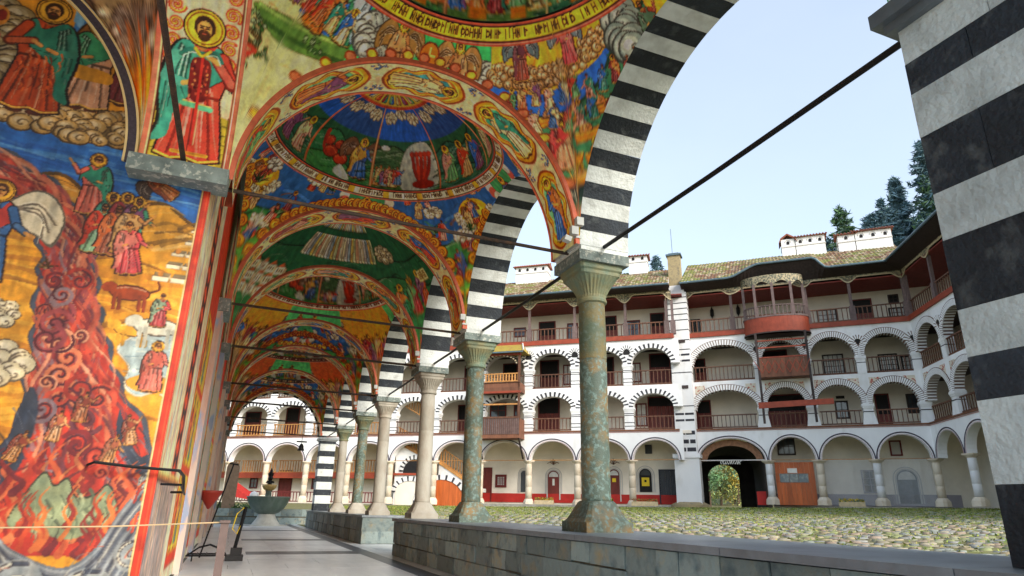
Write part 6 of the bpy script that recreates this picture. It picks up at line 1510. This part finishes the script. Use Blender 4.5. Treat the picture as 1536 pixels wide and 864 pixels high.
# ---------------------------------------------------------------- buttress with rubble chimney between the wings
bt = thing('buttress', 'tall white banded buttress topped by a yellow rubble chimney between the wings', 'buttress', FR(-.6, .3, 1.3))
mb = MB(); mb.box(-1.36, .18, -.4, .62, 1.2, 4.15, F=FR); part(mb, 'lower_pier', W_plas, bt)
mb = MB(); mb.box(-1.44, .26, -.42, .70, 4.15, 4.40, F=FR); part(mb, 'capital', W_plas, bt)
mb = MB(); mb.box(-1.20, .08, -.42, .50, 4.40, 15.2, F=FR); part(mb, 'shaft', W_plas, bt)
for z in (4.55, 5.05, 5.6): 
    for k in range(2 if z != 5.05 else 3):
        n = 2 if z != 5.05 else 3; w = 1.24/n; mb = MB(); mb.box(-1.18+w*k+.04, -1.18+w*(k+1)-.04, .50, .515, z, z+.24, F=FR); part(mb, 'dark_block', W_dark, bt)
for z in (6.45, 6.85, 10.35, 10.75):
    for k in range(2): mb = MB(); mb.box(-1.16+.62*k+.03, -1.16+.62*k+.58, .50, .515, z, z+.13, F=FR); part(mb, 'dark_block', W_dark, bt)
for z in (7.4, 9.6, 11.15, 11.8, 12.5, 13.2, 13.6, 14.0, 14.4, 14.8): mb = MB(); mb.box(-1.21, .09, -.3, .52, z, z+.05, F=FR); part(mb, 'painted_line', W_dark, bt)
mb = MB(); mb.box(-1.05, -.05, -.35, .40, 15.2, 15.75, F=FR); part(mb, 'neck', W_plas, bt)
mb = MB(); mb.box(-1.02, -.18, -.35, .35, 15.75, 18.0, F=FR); part(mb, 'chimney_stack', W_chim, bt)
mb = MB(); mb.box(-1.12, -.08, -.45, .45, 18.0, 18.12, F=FR); mb.box(-.95, -.25, -.3, .3, 18.12, 18.22, F=FR); part(mb, 'chimney_cap', W_gut, bt)
mb = MB(); mb.tube([FR(-.7, 0, 18.2), FR(-.72, 0, 20.2)], .02, 5); part(mb, 'mast', W_gut, bt)
mb = MB(); mb.lathe([(1.0, 1.0), (.95, 1.35), (.7, 1.5)], FR(-.6, .25, 0)[0], FR(-.6, .25, 0)[1], 12, p=[6, 5, 4], a0=math.radians(-45)); part(mb, 'rubble_footing', W_chim, bt)

# ---------------------------------------------------------------- wing turning towards us at the far right
wingE = thing('residential_wing', 'white corner wing with deep brick arches turning beside the striped pier', 'building', FE(4, 0, 1.5), 'residential wings round the court')
ZV = 15.3
colsE = [.1, 3.35, 6.7, 10.1, 13.5, 16.9, 20.3]
ZEv = {k: v+.004 for k, v in ZRv.items()}; ZV = 15.304
storeys(wingE, FE, colsE, 'E', 1.42, ZEv, .27, 'R', lo=.0, hi=21, bl=-2.25, nocol=(0,))
top_storey(wingE, FE, [.1, 3.4, 6.7, 10.1], 12.35, 14.8, 15.14)
roof(wingE, FE, -.6, 21, lambda s: 15.68, lambda s: 18.4, 1.1, -4.1)
for s0, s1, z0, z1 in ((1.2, 2.2, 6.6, 8.0), (4.4, 5.4, 6.6, 8.0), (1.2, 2.2, 9.5, 11), (4.4, 5.4, 9.5, 11), (1.2, 2.2, 12.8, 14.2), (1.5, 2.5, 2.1, 3.6)): window(wingE, FE, s0, s1, z0, z1, D, W_eave, 3, 3, W_lite)
# ============================================================ COURTYARD GROUND
def ground_z(x, y):
    q = x*.67+y*.74; p = x*.74-y*.67
    z = -.10+1.28*np.clip((q-5)/37., 0, 1)+.012*np.clip(p+4, -12, 16)*np.clip((q-8)/30., 0, 1)
    z = np.where(x < 4.5, np.minimum(z, -.45+np.clip((y-35.6)*.4, 0, 1.6)), z)
    far = np.clip((q-58)/120., 0, 1)
    return z+far*far*25
M_earth = mat('mossy_ground', (.155, .14, .06), .95, .4, 1.3, .6, 12, col2=(.16, .17, .045), thr=(.4, .62), speck=(.21, .18, .12), sscale=6)
ax = np.concatenate([np.linspace(-600, -40, 12), np.linspace(-36, 60, 110), np.linspace(66, 600, 12)]); ay = np.concatenate([np.linspace(-600, -30, 10), np.linspace(-26, 80, 120), np.linspace(86, 700, 14)])
X, Y = np.meshgrid(ax, ay); Z = ground_z(X, Y)
me = bpy.data.meshes.new('ground'); h, w = X.shape
_q = [(i*w+j, i*w+j+1, (i+1)*w+j+1, (i+1)*w+j) for i in range(h-1) for j in range(w-1)]
me.from_pydata(np.stack([X, Y, Z], -1).reshape(-1, 3).tolist(), [], _q); me.materials.append(M_earth); me.polygons.foreach_set('use_smooth', [True]*len(_q))
link('courtyard_ground', me, None, 'structure')

# cobbles, each a low bevelled stone, joined
def paint_mat(name, rough, bump=0.):
    m = bpy.data.materials.new(name); m.use_nodes = True; t = m.node_tree; b = t.nodes['Principled BSDF']; b.inputs['Roughness'].default_value = rough
    a = t.nodes.new('ShaderNodeVertexColor'); a.layer_name = 'paint'; n = t.nodes.new('ShaderNodeTexNoise'); n.inputs['Scale'].default_value = 14; n.inputs['Detail'].default_value = 5
    co = t.nodes.new('ShaderNodeTexCoord'); t.links.new(co.outputs['Object'], n.inputs['Vector'])
    mr = t.nodes.new('ShaderNodeMapRange'); mr.inputs['To Min'].default_value = .6; mr.inputs['To Max'].default_value = 1.35; t.links.new(n.outputs['Fac'], mr.inputs['Value'])
    mu = t.nodes.new('ShaderNodeMix'); mu.data_type = 'RGBA'; mu.blend_type = 'MULTIPLY'; mu.inputs[0].default_value = 1; t.links.new(a.outputs['Color'], mu.inputs[6]); t.links.new(mr.outputs[0], mu.inputs[7]); t.links.new(mu.outputs[2], b.inputs['Base Color'])
    return m
def soup(name, V, Q, Cc, m, parent=None, kind='stuff'):
    me = bpy.data.meshes.new(name); n = len(Q); k = Q.shape[1]
    me.vertices.add(len(V)); me.vertices.foreach_set('co', V.astype(np.float32).reshape(-1)); me.loops.add(n*k); me.loops.foreach_set('vertex_index', Q.astype(np.int32).reshape(-1))
    me.polygons.add(n); me.polygons.foreach_set('loop_start', np.arange(0, n*k, k, dtype=np.int32))
    if Cc is not None:
        ca = me.color_attributes.new('paint', 'FLOAT_COLOR', 'POINT'); c4 = np.ones((len(V), 4), np.float32); c4[:, :3] = Cc; ca.data.foreach_set('color', c4.reshape(-1))
    me.materials.append(m); me.update(); return link(name, me, parent, kind)
r_ = np.random.RandomState(17)
gx, gy = np.meshgrid(np.arange(4.7, 37, .37), np.arange(2, 42, .33)); gx = gx+.15*((np.arange(gx.shape[0]) % 2)[:, None]); gx, gy = gx.ravel(), gy.ravel()
gx = gx+r_.uniform(-.07, .07, gx.size); gy = gy+r_.uniform(-.06, .06, gx.size); qq = gx*.67+gy*.74; az = np.arctan2(gx, gy)
keep = (qq < 40.6) & (qq > 6) & (az > math.radians(14)) & (az < math.radians(66)) & (r_.rand(gx.size) < np.interp(qq, [6, 30, 36, 41], [.95, .9, .55, .25])); gx, gy = gx[keep], gy[keep]; n = gx.size
sx_, sy_ = r_.uniform(.12, .205, n), r_.uniform(.10, .175, n); ro = r_.uniform(-.5, .5, n); hh = r_.uniform(.012, .042, n)
base = ground_z(gx, gy); V = np.zeros((n, 12, 3))
for k in range(6):
    a = 2*math.pi*k/6; rr = r_.uniform(.85, 1.12, n); lx, ly = sx_*np.cos(a)*rr, sy_*np.sin(a)*rr
    wx, wy = gx+lx*np.cos(ro)-ly*np.sin(ro), gy+lx*np.sin(ro)+ly*np.cos(ro)
    V[:, k] = np.stack([wx, wy, base-.03], -1); V[:, 6+k] = np.stack([gx+(wx-gx)*.8, gy+(wy-gy)*.8, base+hh+r_.uniform(-.008, .008, n)], -1)
Q = np.array([(k, (k+1) % 6, 6+(k+1) % 6, 6+k) for k in range(6)]+[(6, 7, 8, 9), (6, 9, 10, 11)]); Q = (np.arange(n)[:, None, None]*12+Q[None]).reshape(-1, 4)
pal = np.array([(.26, .26, .24), (.29, .26, .19), (.22, .23, .22), (.31, .26, .16), (.26, .26, .17), (.20, .22, .20), (.27, .21, .16), (.22, .24, .11)]); cc = pal[r_.randint(0, 8, n)]*r_.uniform(.8, 1.2, (n, 1)); qn = (gx*.67+gy*.74); gk = np.clip((qn-24)/12., 0, 1)[:, None]*r_.rand(n, 1); cc = cc*(1-gk)+np.array([(.17, .20, .05)])*gk
soup('courtyard_cobbles', V.reshape(-1, 3), Q, np.repeat(cc, 12, 0), paint_mat('cobble_stone', .85), None)
# grass and moss tufts between the stones, thicker near the arcades
n = 90000; gx = r_.uniform(4.8, 38, n); gy = r_.uniform(4, 44, n); qq = gx*.67+gy*.74; keep = (qq < 41.2) & (qq > 8) & (r_.rand(n) < np.interp(qq, [8, 24, 31, 38, 41], [.10, .22, .85, 1, .9])); gx, gy = gx[keep], gy[keep]; n = gx.size
g0 = ground_z(gx, gy); a = r_.uniform(0, 6.28, n); L_ = r_.uniform(.025, .075, n); wd = r_.uniform(.02, .05, n)
V = np.stack([np.stack([gx-np.cos(a)*wd, gy-np.sin(a)*wd, g0], -1), np.stack([gx+np.cos(a)*wd, gy+np.sin(a)*wd, g0], -1), np.stack([gx+r_.uniform(-.06, .06, n), gy+r_.uniform(-.06, .06, n), g0+L_], -1)], 1)
pal = np.array([(.17, .23, .03), (.22, .26, .045), (.27, .25, .07), (.12, .18, .03)]); cc = pal[r_.randint(0, 4, n)]*r_.uniform(.8, 1.25, (n, 1))
soup('courtyard_grass', V.reshape(-1, 3), np.arange(n*3).reshape(-1, 3), np.repeat(cc, 3, 0), paint_mat('grass_blade', .8), None)

# ============================================================ TREES
M_bark = mat('conifer_bark', (.10, .065, .045), .9, .3, 6, .5, 12)
def leaf_mat(name): 
    m = paint_mat(name, .7); return m
M_needle = leaf_mat('needles'); M_leaf = leaf_mat('leaves')
def conifer(label, loc, H, R, seed, cols, bare=.25, cat='tree'):
    rr = np.random.RandomState(seed); t = thing('conifer_tree', label, cat, loc, 'conifers behind the roofs')
    x0, y0, z0 = loc; mb = MB(); mb.tube([(x0, y0, z0), (x0+.05*H*.1, y0, z0+H*.5), (x0, y0, z0+H*.98)], H*.013, 7, 0, .03); part(mb, 'trunk', M_bark, t)
    Vs, Cs = [], []; nb = int(H*7)
    for k in range(nb):
        f = bare+(1-bare)*(k+rr.rand())/nb; zc = z0+H*f; L = R*1.7*(1-f)**.7*(.3+.95*rr.rand())+.2; a = rr.uniform(0, 6.28); droop = rr.uniform(-.35, .1)
        ns = max(5, int(L*12)); tt = rr.uniform(.12, 1, ns)[:, None]
        cen = np.stack([x0+np.cos(a)*L*tt[:, 0], y0+np.sin(a)*L*tt[:, 0], zc+L*droop*tt[:, 0]**1.4+.05], -1)
        for rep in range(3):
            u = rr.normal(size=(ns, 3)); u[:, 2] *= .5; u /= np.linalg.norm(u, axis=1)[:, None]; v = rr.normal(size=(ns, 3)); v -= (v*u).sum(1)[:, None]*u; v /= np.linalg.norm(v, axis=1)[:, None]
            s1 = rr.uniform(.16, .42, (ns, 1))*(.7+.02*H); s2 = s1*rr.uniform(.13, .24, (ns, 1)); c = cen+rr.normal(size=(ns, 3))*.12
            Vs.append(np.stack([c-u*s1, c-v*s2, c+u*s1, c+v*s2], 1)); Cs.append(np.repeat((np.array(cols)[rr.randint(0, len(cols), ns)]*rr.uniform(.7, 1.3, (ns, 1)))[:, None], 4, 1))
    V = np.concatenate(Vs).reshape(-1, 3); Cc = np.concatenate(Cs).reshape(-1, 3); soup('crown', V, np.arange(len(V)).reshape(-1, 4), Cc, M_needle, t, None)
haze_blue = [(.08, .15, .18), (.10, .19, .24), (.06, .12, .12), (.13, .22, .27)]; grn = [(.045, .12, .035), (.07, .15, .05), (.04, .09, .05), (.08, .15, .12)]  # blue distance haze is put into the first needle palette
def hillz(p): return float(ground_z(np.array(p[0]), np.array(p[1])))
for lab, s, d, top, R, sd, cs in (('dense green conifer rising between the two white chimney houses', 13.0, -25, 30.9, 3.4, 1, grn), ('small slim conifer rising just past the long white chimney house', 16.1, -27, 30.6, 2.2, 2, haze_blue), ('bluish conifer with open crown behind the wing roof', 18.9, -28, 34.4, 3.3, 3, haze_blue),
                          ('tallest bluish conifer rising beside the striped pier', 21.4, -26, 37.4, 3.2, 4, haze_blue), ('conifer with low green branches leaning over the eave beside the pier', 20.4, -22, 31.5, 3.6, 5, grn+haze_blue), ('small blue conifer peeping over the roof beside the rubble chimney', -5.9, -24, 27.6, 2.0, 6, haze_blue), ('short bluish conifer filling in behind the white chimney house', 17.4, -24, 29.2, 2.4, 7, haze_blue), ('dark conifer behind the first white chimney house', 11.8, -30, 29.6, 2.4, 8, haze_blue), ('thin pale blue conifer between the taller ones near the pier', 20.0, -34, 37.6, 2.6, 9, haze_blue), ('stout bluish conifer filling the gap above the corner eave', 18.0, -32, 34.2, 3.0, 10, haze_blue), ('far slim conifer beyond the small one at the roof end', 16.9, -36, 34.0, 2.2, 11, haze_blue)):
    p = FR(s, d, 0); z = hillz(p); conifer(lab, (p[0], p[1], z), top-z, R, sd, cs, .45 if top > 30 else .5)
def leafy_tree(label, loc, H, R, seed, cols):
    rr = np.random.RandomState(seed); t = thing('autumn_tree', label, 'tree', loc, 'trees beyond the gate'); x0, y0, z0 = loc
    mb = MB(); mb.tube([(x0, y0, z0), (x0+.1, y0, z0+H*.4), (x0-.05, y0+.1, z0+H*.8)], .14, 7, 0, .04)
    for k in range(5):
        a = rr.uniform(0, 6.28); zz = z0+H*rr.uniform(.3, .6); mb.tube([(x0, y0, zz), (x0+math.cos(a)*R*.4, y0+math.sin(a)*R*.4, zz+H*.12), (x0+math.cos(a)*R*.8, y0+math.sin(a)*R*.8, zz+H*.2)], .05, 5, 0, .02)
    part(mb, 'trunk', M_bark, t); n = 1900
    cl = rr.normal(size=(26, 3))*np.array([R*.5, R*.5, H*.22])+np.array([x0, y0, z0+H*.58]); i = rr.randint(0, 26, n); c = cl[i]+rr.normal(size=(n, 3))*R*.2
    u = rr.normal(size=(n, 3)); u /= np.linalg.norm(u, axis=1)[:, None]; v = np.cross(u, rr.normal(size=(n, 3))); v /= np.linalg.norm(v, axis=1)[:, None]; s = rr.uniform(.07, .16, (n, 1))
    V = np.stack([c-u*s, c-v*s*.6, c+u*s, c+v*s*.6], 1).reshape(-1, 3); cc = np.array(cols)[i % len(cols)]*rr.uniform(.7, 1.3, (n, 1)); soup('crown', V, np.arange(4*n).reshape(-1, 4), np.repeat(cc, 4, 0)*1.7, M_leaf, t, None)  # leaf colours lifted to put pale haze into the crown
for lab, s, d, H, R, sd, cs in (('yellow-leaved tree seen through the gate passage', .1, -30, 6, 1.6, 1, [(.30, .22, .03), (.24, .2, .04)]), ('green bushy tree at the passage mouth', -2.4, -27, 5.5, 1.5, 2, [(.06, .13, .05), (.09, .16, .08)]), ('pale green tree behind the yellow-leaved one beyond the gate passage', .9, -33, 6.5, 1.7, 3, [(.12, .18, .06), (.2, .2, .06)]), ('olive tree far beyond the gate passage', -2.0, -40, 8, 2.4, 4, [(.12, .15, .06), (.2, .17, .05)]), ('broad bluish green tree closing the view through the passage', -.2, -44, 8, 3.2, 5, [(.10, .17, .14), (.12, .19, .12)]), ('low dense bush on the bank beyond the passage', -1.6, -30, 3.2, 2.2, 6, [(.10, .16, .07), (.16, .18, .05)]), ('low pale bush beside the yellow-leaved tree beyond the gate', -.6, -34, 3.0, 2.0, 7, [(.13, .19, .12), (.2, .2, .07)])):
    p = FR(s, d, 0); leafy_tree(lab, (p[0], p[1], hillz(p)), H, R, sd, cs)
# ============================================================ THINGS STANDING ABOUT
M_fount = mat('green_fountain_marble', (.10, .15, .125), .45, .35, 3, .2, 20, col2=(.17, .22, .20), thr=(.45, .7), stretch=(1, 1, .4))
M_fpale = mat('pale_fountain_stone', (.42, .43, .40), .6, .2, 4, .2, 20)
M_fgold = mat('ochre_fountain_bowl', (.42, .30, .12), .5, .3, 6, .2, 30)
fx, fy = 1.62, 33.0
ft = thing('fountain', 'green marble fountain with a wide fluted bowl and black finial', 'fountain', (fx, fy, 0))
mb = MB(); mb.lathe([(.95, 0), (.95, .03), (.62, .035)], fx, fy, 32); part(mb, 'floor_ring', M_fpale, ft)
def fluted(mb, prof, n, depth):
    vs, fs = [], []
    for r, z in prof:
        for i in range(n): a = 2*PI*i/n; rr = r*(1-depth*(i % 2)); vs.append((fx+rr*math.cos(a), fy+rr*math.sin(a), z))
    for k in range(len(prof)-1):
        for i in range(n): j = (i+1) % n; fs.append((k*n+i, k*n+j, (k+1)*n+j, (k+1)*n+i))
    mb.add(vs, fs)
mb = MB(); fluted(mb, [(.62, .035), (.56, .12), (.44, .28), (.36, .46), (.36, .5)], 40, .05); part(mb, 'pedestal', M_fpale, ft, True)
mb = MB(); fluted(mb, [(.34, .48), (.52, .56), (.72, .74), (.86, .98), (.94, 1.19), (.97, 1.22), (.95, 1.25), (.88, 1.22), (.6, .95)], 44, .03); part(mb, 'bowl', M_fount, ft, True)
mb = MB(); mb.lathe([(.16, .7), (.14, 1.3), (.12, 1.46), (.18, 1.5)], fx-.04, fy, 16); part(mb, 'stem', M_fount, ft, True)
mb = MB(); mb.lathe([(.12, 1.5), (.24, 1.56), (.31, 1.68), (.33, 1.77), (.28, 1.77), (.2, 1.68)], fx-.04, fy, 24); part(mb, 'upper_bowl', M_fgold, ft, True)
mb = MB(); mb.lathe([(.05, 1.68), (.1, 1.8), (.07, 1.95), (.12, 2.05), (.06, 2.2), (.08, 2.32), (.02, 2.5)], fx-.04, fy, 12)
for k in range(8): a = k*PI/4; mb.tube([(fx-.04, fy, 1.85), (fx-.04+.14*math.cos(a), fy+.14*math.sin(a), 1.92), (fx-.04+.17*math.cos(a), fy+.17*math.sin(a), 1.84)], .03, 5); mb.tube([(fx-.04, fy, 2.05), (fx-.04+.1*math.cos(a), fy+.1*math.sin(a), 2.2), (fx-.04+.12*math.cos(a), fy+.12*math.sin(a), 2.28)], .022, 5)
part(mb, 'finial', M_black_iron, ft)

# rope barrier post in the foreground
M_post = mat('dull_brown_post', (.13, .085, .075), .6, .25, 6)
ps = thing('barrier_post', 'brown metal barrier post holding a thin rope beside the painted wall', 'post', (-.01, 4.5, 0))
mb = MB(); mb.box(-.033, .013, 4.48, 4.526, 0, .79); part(mb, 'upright', M_post, ps)
mb = MB(); mb.box(-.04, .02, 4.47, 4.535, .79, .805); part(mb, 'cap', M_post, ps)
mb = MB(); mb.lathe([(.14, .002), (.14, .012), (.05, .02)], -.01, 4.5, 16); part(mb, 'foot', M_post, ps)
mb = MB(); mb.tube([(-.03, 4.5, .793), (-.6, 4.55, .765), (-1.2, 4.6, .752), (-2.2, 4.66, .76), (-3.2, 4.7, .79)], .0045, 6)
tag(part(mb, 'barrier_rope', mat('pale_rope', (.50, .36, .20), .8), None), 'thin pale rope stretched in front of the painted wall', 'rope')
ps2 = thing('barrier_post', 'brown metal barrier post at the far end of the thin rope', 'post', (-3.2, 4.7, 0)); mb = MB(); mb.box(-3.223, -3.177, 4.677, 4.723, 0, .79); part(mb, 'upright', M_post, ps2)

# black iron candle stand on the floor by the wall
cs = thing('candle_stand', 'black iron candle stand with a barred tray beside the painted side wall', 'candle stand', (-.2, 12.5, 0))
mb = MB(); mb.tube([(-.34, 12.45, .06), (-.03, 12.5, 1.55)], .014, 6); part(mb, 'leaning_rod', M_black_iron, cs)
mb = MB(); mb.tube([(-.10, 12.5, 1.56), (.05, 12.5, 1.54)], .014, 6); part(mb, 'cross_bar', M_black_iron, cs)
mb = MB(); mb.tube([(.17, 12.6, .1), (.27, 12.6, .86)], .034, 6); part(mb, 'upright', M_black_iron, cs)
mb = MB(); mb.box(.05, .33, 12.45, 12.75, .002, .09); part(mb, 'base_block', M_black_iron, cs); mb = MB(); mb.box(.12, .3, 12.5, 12.7, .09, .2); part(mb, 'base_block', M_black_iron, cs)
mb = MB()
for k in range(5): mb.tube([(-.52+.14*k, 12.3, .12), (-.52+.14*k, 12.75, .12)], .008, 5)
for y_ in (12.3, 12.75): mb.tube([(-.54, y_, .10), (.06, y_, .10)], .014, 5)
part(mb, 'tray_grid', M_black_iron, cs, kind='stuff')
for y_ in (12.3, 12.52): mb = MB(); mb.tube([(-.52, y_, .1), (-.36, y_, .22), (-.2, y_, .26), (-.05, y_, .2), (.06, y_, .1)], .010, 5); part(mb, 'hoop', M_black_iron, cs)
for x_ in (-.45, -.05):
    mb = MB(); mb.tube([(x_, 12.5, .002), (x_, 12.5, .12)], .012, 5); part(mb, 'leg', M_black_iron, cs)
mb = MB(); mb.tube([(.24, 12.58, .84), (.14, 12.55, .74), (.10, 12.54, .5), (.18, 12.56, .42), (.24, 12.58, .6)], .009, 5); part(mb, 'yellow_cord', W_yellow, cs)

# swinging iron bracket on the painted wall and red offertory bowl
bk = thing('wall_bracket', 'black iron bracket arm hinged on the edge of the painted wall', 'bracket', (-.56, 6.3, 1.1))
mb = MB(); mb.tube([(-1.02, 6.06, 1.19), (-.75, 6.08, 1.165), (-.42, 6.12, 1.15)], .013, 6); part(mb, 'arm', M_black_iron, bk)
mb = MB(); mb.tube([(-.42, 6.12, 1.15), (-.40, 6.45, 1.12), (-.44, 7.4, 1.0), (-.56, 7.6, 1.0)], .013, 6); part(mb, 'hinge_arm', M_black_iron, bk)
mb = MB(); mb.tube([(-.57, 6.5, 1.05), (-.42, 6.6, 1.05), (-.42, 7.3, .98)], .011, 6); part(mb, 'stay', M_black_iron, bk)
mb = MB(); mb.tube([(-1.02, 6.06, 1.19), (-1.07, 6.1, 1.17), (-1.09, 6.19, 1.17)], .010, 6); part(mb, 'hook', M_black_iron, bk)
rb = thing('offertory_bowl', 'red conical bowl fixed on the side wall beside the candle stand', 'bowl', (-.42, 13.9, .8))
mb = MB(); mb.lathe([(.02, .80), (.10, .92), (.20, 1.08), (.22, 1.13), (.20, 1.13), (.05, .9)], -.36, 13.9, 20); part(mb, 'cone', mat('red_enamel', (.38, .035, .02), .4, .15), rb, True)
mb = MB(); mb.tube([(-.36, 13.9, .98), (-.56, 13.9, .98)], .02, 6); part(mb, 'mount', M_black_iron, rb)

# small white spot lamps on the springers of each row
M_lampw = mat('grey_white_lamp_case', (.50, .52, .50), .5, .1)
for i, y in enumerate(YS[:6]):
    t = thing('spot_lamp', ['white spot lamp cluster on the springer above the green column with golden upper drum', 'single spot lamp above the all-green column standing on the stone parapet', 'single spot lamp above the beige column at the parapet gap edge', 'spot lamp above the beige column past the parapet gap', 'spot lamp above the second column past the parapet gap', 'spot lamp above the last column before the striped pier'][i], 'spot lamp', (3.3, y-.3, 3.95), 'spot lamps on the springers')
    for dx, dz in (((-.02, .0), (.05, .13)) if i == 0 else ((0, .06),)):
        mb = MB(); mb.box(3.24+dx, 3.33+dx, y-.41, y-.345, 3.93+dz, 4.03+dz); part(mb, 'lamp_case', M_lampw, t)
    mb = MB(); mb.box(3.30, 3.38, y-.345, y-.29, 3.92, 3.95); part(mb, 'mount', M_lampw, t)
    if i == 0: mb = MB(); mb.hexa([(3.12, y-.42, 3.84), (3.20, y-.42, 3.82), (3.20, y-.34, 3.82), (3.12, y-.34, 3.84), (3.14, y-.42, 3.90), (3.22, y-.42, 3.88), (3.22, y-.34, 3.88), (3.14, y-.34, 3.90)]); part(mb, 'turned_lamp_case', M_lampw, t)

# hanging bell in the gallery mouth
bl = thing('hanging_bell', 'small dark bell hanging on a wire in the last arch of the gallery', 'bell', (2.62, 31.2, 3.3))
mb = MB(); mb.lathe([(.16, 3.22), (.12, 3.30), (.10, 3.42), (.06, 3.5), (.01, 3.53)], 2.62, 31.2, 14); part(mb, 'bell_cup', M_black_iron, bl, True)
mb = MB(); mb.box(2.40, 2.84, 31.17, 31.23, 3.58, 3.64); part(mb, 'yoke', M_black_iron, bl); mb = MB(); mb.tube([(2.62, 31.2, 3.5), (2.62, 31.2, 5.4)], .012, 5); part(mb, 'wire', M_black_iron, bl)

# flower boxes before the arcades
def planter(F, s0, s1, d, z0, label, fc):
    p = F((s0+s1)/2, d, z0); t = thing('flower_box', label, 'planter', p, 'flower boxes'); h = .26
    mb = MB(); mb.box(s0, s1, d-.16, d+.16, z0, z0+h, F=F); part(mb, 'box', mat('pale_timber_box', (.50, .40, .24), .8, .2), t)
    rr = np.random.RandomState(int(abs(s0*10))); n = 260; ls = rr.uniform(s0+.03, s1-.03, n); ld = rr.uniform(-.14, .14, n); lz = z0+h+rr.uniform(-.03, .17, n)
    c = np.array([F(a, d+b, e) for a, b, e in zip(ls, ld, lz)]); u = rr.normal(size=(n, 3)); u /= np.linalg.norm(u, axis=1)[:, None]; v = np.cross(u, rr.normal(size=(n, 3))); v /= np.linalg.norm(v, axis=1)[:, None]; s = .05
    V = np.stack([c-u*s, c-v*s*.6, c+u*s, c+v*s*.6], 1).reshape(-1, 3); pal = np.array([(.08, .16, .03), (.10, .2, .04), fc, fc]); cc = np.repeat(pal[rr.randint(0, 4, n)], 4, 0); soup('flowers', V, np.arange(4*n).reshape(-1, 4), cc, M_leaf, t, 'stuff')
planter(FL, -9.25, -8.0, -.2, 1.22, 'wooden flower box below the arched red door with a white notice', (.55, .35, .03)); planter(FL, -2.9, -1.3, .0, 1.22, 'wooden flower box under the arched window with the yellow notice', (.5, .14, .03)); planter(FL, -4.9, -4.1, -.3, 1.22, 'small flower box below the second arched red door', (.6, .4, .03))
planter(FR, 7.75, 9.1, .25, 1.36, 'flower box full of yellow blooms between the pale columns', (.75, .5, .02))
nb = part(MB().box(-8.68, -8.52, D+.06, D+.07, 2.5, 2.95, F=FL), 'door_notice', W_white, wingL)
nb = part(MB().box(-4.5, -4.25, D+.06, D+.07, 2.75, 3.0, F=FL), 'door_notice', W_yellow, wingL)

# lamp post, globe lamps and red canopy seen past the fountain
def globe(loc, h, label):
    t = thing('globe_lamp', label, 'lamp', loc, 'globe lamps past the fountain'); x_, y_, z_ = loc
    mb = MB(); mb.tube([(x_, y_, z_), (x_, y_, z_+h)], .05, 8); part(mb, 'post', M_post, t)
    mb = MB(); r = .22; mb.lathe([(max(.01, r*math.sin(PI*k/10)), z_+h+r-r*math.cos(PI*k/10)) for k in range(11)], x_, y_, 16); part(mb, 'globe', mat('white_globe', (.80, .80, .78), .35, .03), t, True)
p = FL(-32.3, 1.0, 0); globe((p[0], p[1], hillz(p)), 1.75, 'white globe lamp on a brown post before the far arches')
globe((-.15, 37.5, .55), .55, 'low white globe lamp near the brown arched board behind the terrace wall'); globe((1.1, 37.5, .55), .55, 'low white globe lamp just behind the fountain bowl')
rc = thing('red_canopy', 'red sloping canopy before the far ground floor arches', 'canopy', FL(-31.9, .6, 1.1))
mb = MB(); mb.hexa([FL(-32.6, .2, 1.5), FL(-30.4, .2, 1.2), FL(-30.4, 1.2, 1.2), FL(-32.6, 1.2, 1.5), FL(-32.6, .2, 2.5), FL(-30.4, .2, 1.35), FL(-30.4, 1.2, 1.35), FL(-32.6, 1.2, 2.4)]); part(mb, 'cloth', mat('red_cloth', (.40, .025, .02), .8, .2), rc)
for s_ in (-32.5, -30.5): mb = MB(); mb.tube([FL(s_, 1.1, .8), FL(s_, 1.1, 1.6)], .03, 6); part(mb, 'leg', M_post, rc)
ab = thing('arched_board', 'tall brown arched board leaning by the white wall past the fountain', 'board', (-.05, 36.4, 0))
mb = MB(); A_ = lambda s, d, z: (s, 36.4+d, z); mb.extrude([(-.38, .3)]+ell_pts(-.38, .22, 2.6, .32, 10)+[(.22, .3)], A_, -.04, .04); part(mb, 'panel', mat('tan_board', (.30, .20, .13), .7, .2), ab)
mb = MB(); mb.box(-.42, .26, 36.34, 36.46, .0, .3); part(mb, 'foot', M_post, ab)
# green shrubs on the terrace edge
for k, (x_, y_) in enumerate(((.2, 36.6), (.9, 36.8), (-.5, 36.9))):
    t = thing('shrub', ['low green shrub right beside the fountain bowl behind the terrace wall', 'low green shrub just behind the fountain bowl', 'low green shrub at the foot of the tall brown arched board'][k], 'shrub', (x_, y_, .5), 'shrubs behind the terrace wall'); rr = np.random.RandomState(k+5); n = 220; c = rr.normal(size=(n, 3))*np.array([.28, .2, .12])+np.array([x_, y_, .72]); u = rr.normal(size=(n, 3)); u /= np.linalg.norm(u, axis=1)[:, None]; v = np.cross(u, rr.normal(size=(n, 3))); v /= np.linalg.norm(v, axis=1)[:, None]; s = .06
    V = np.stack([c-u*s, c-v*s*.6, c+u*s, c+v*s*.6], 1).reshape(-1, 3); soup('foliage', V, np.arange(4*n).reshape(-1, 4), np.repeat(np.array([(.05, .12, .03), (.09, .16, .05)])[rr.randint(0, 2, n)], 4, 0), M_leaf, t, None)
    mb = MB(); mb.tube([(x_, y_, .1), (x_, y_, .7)], .02, 5); part(mb, 'stem', M_bark, t)
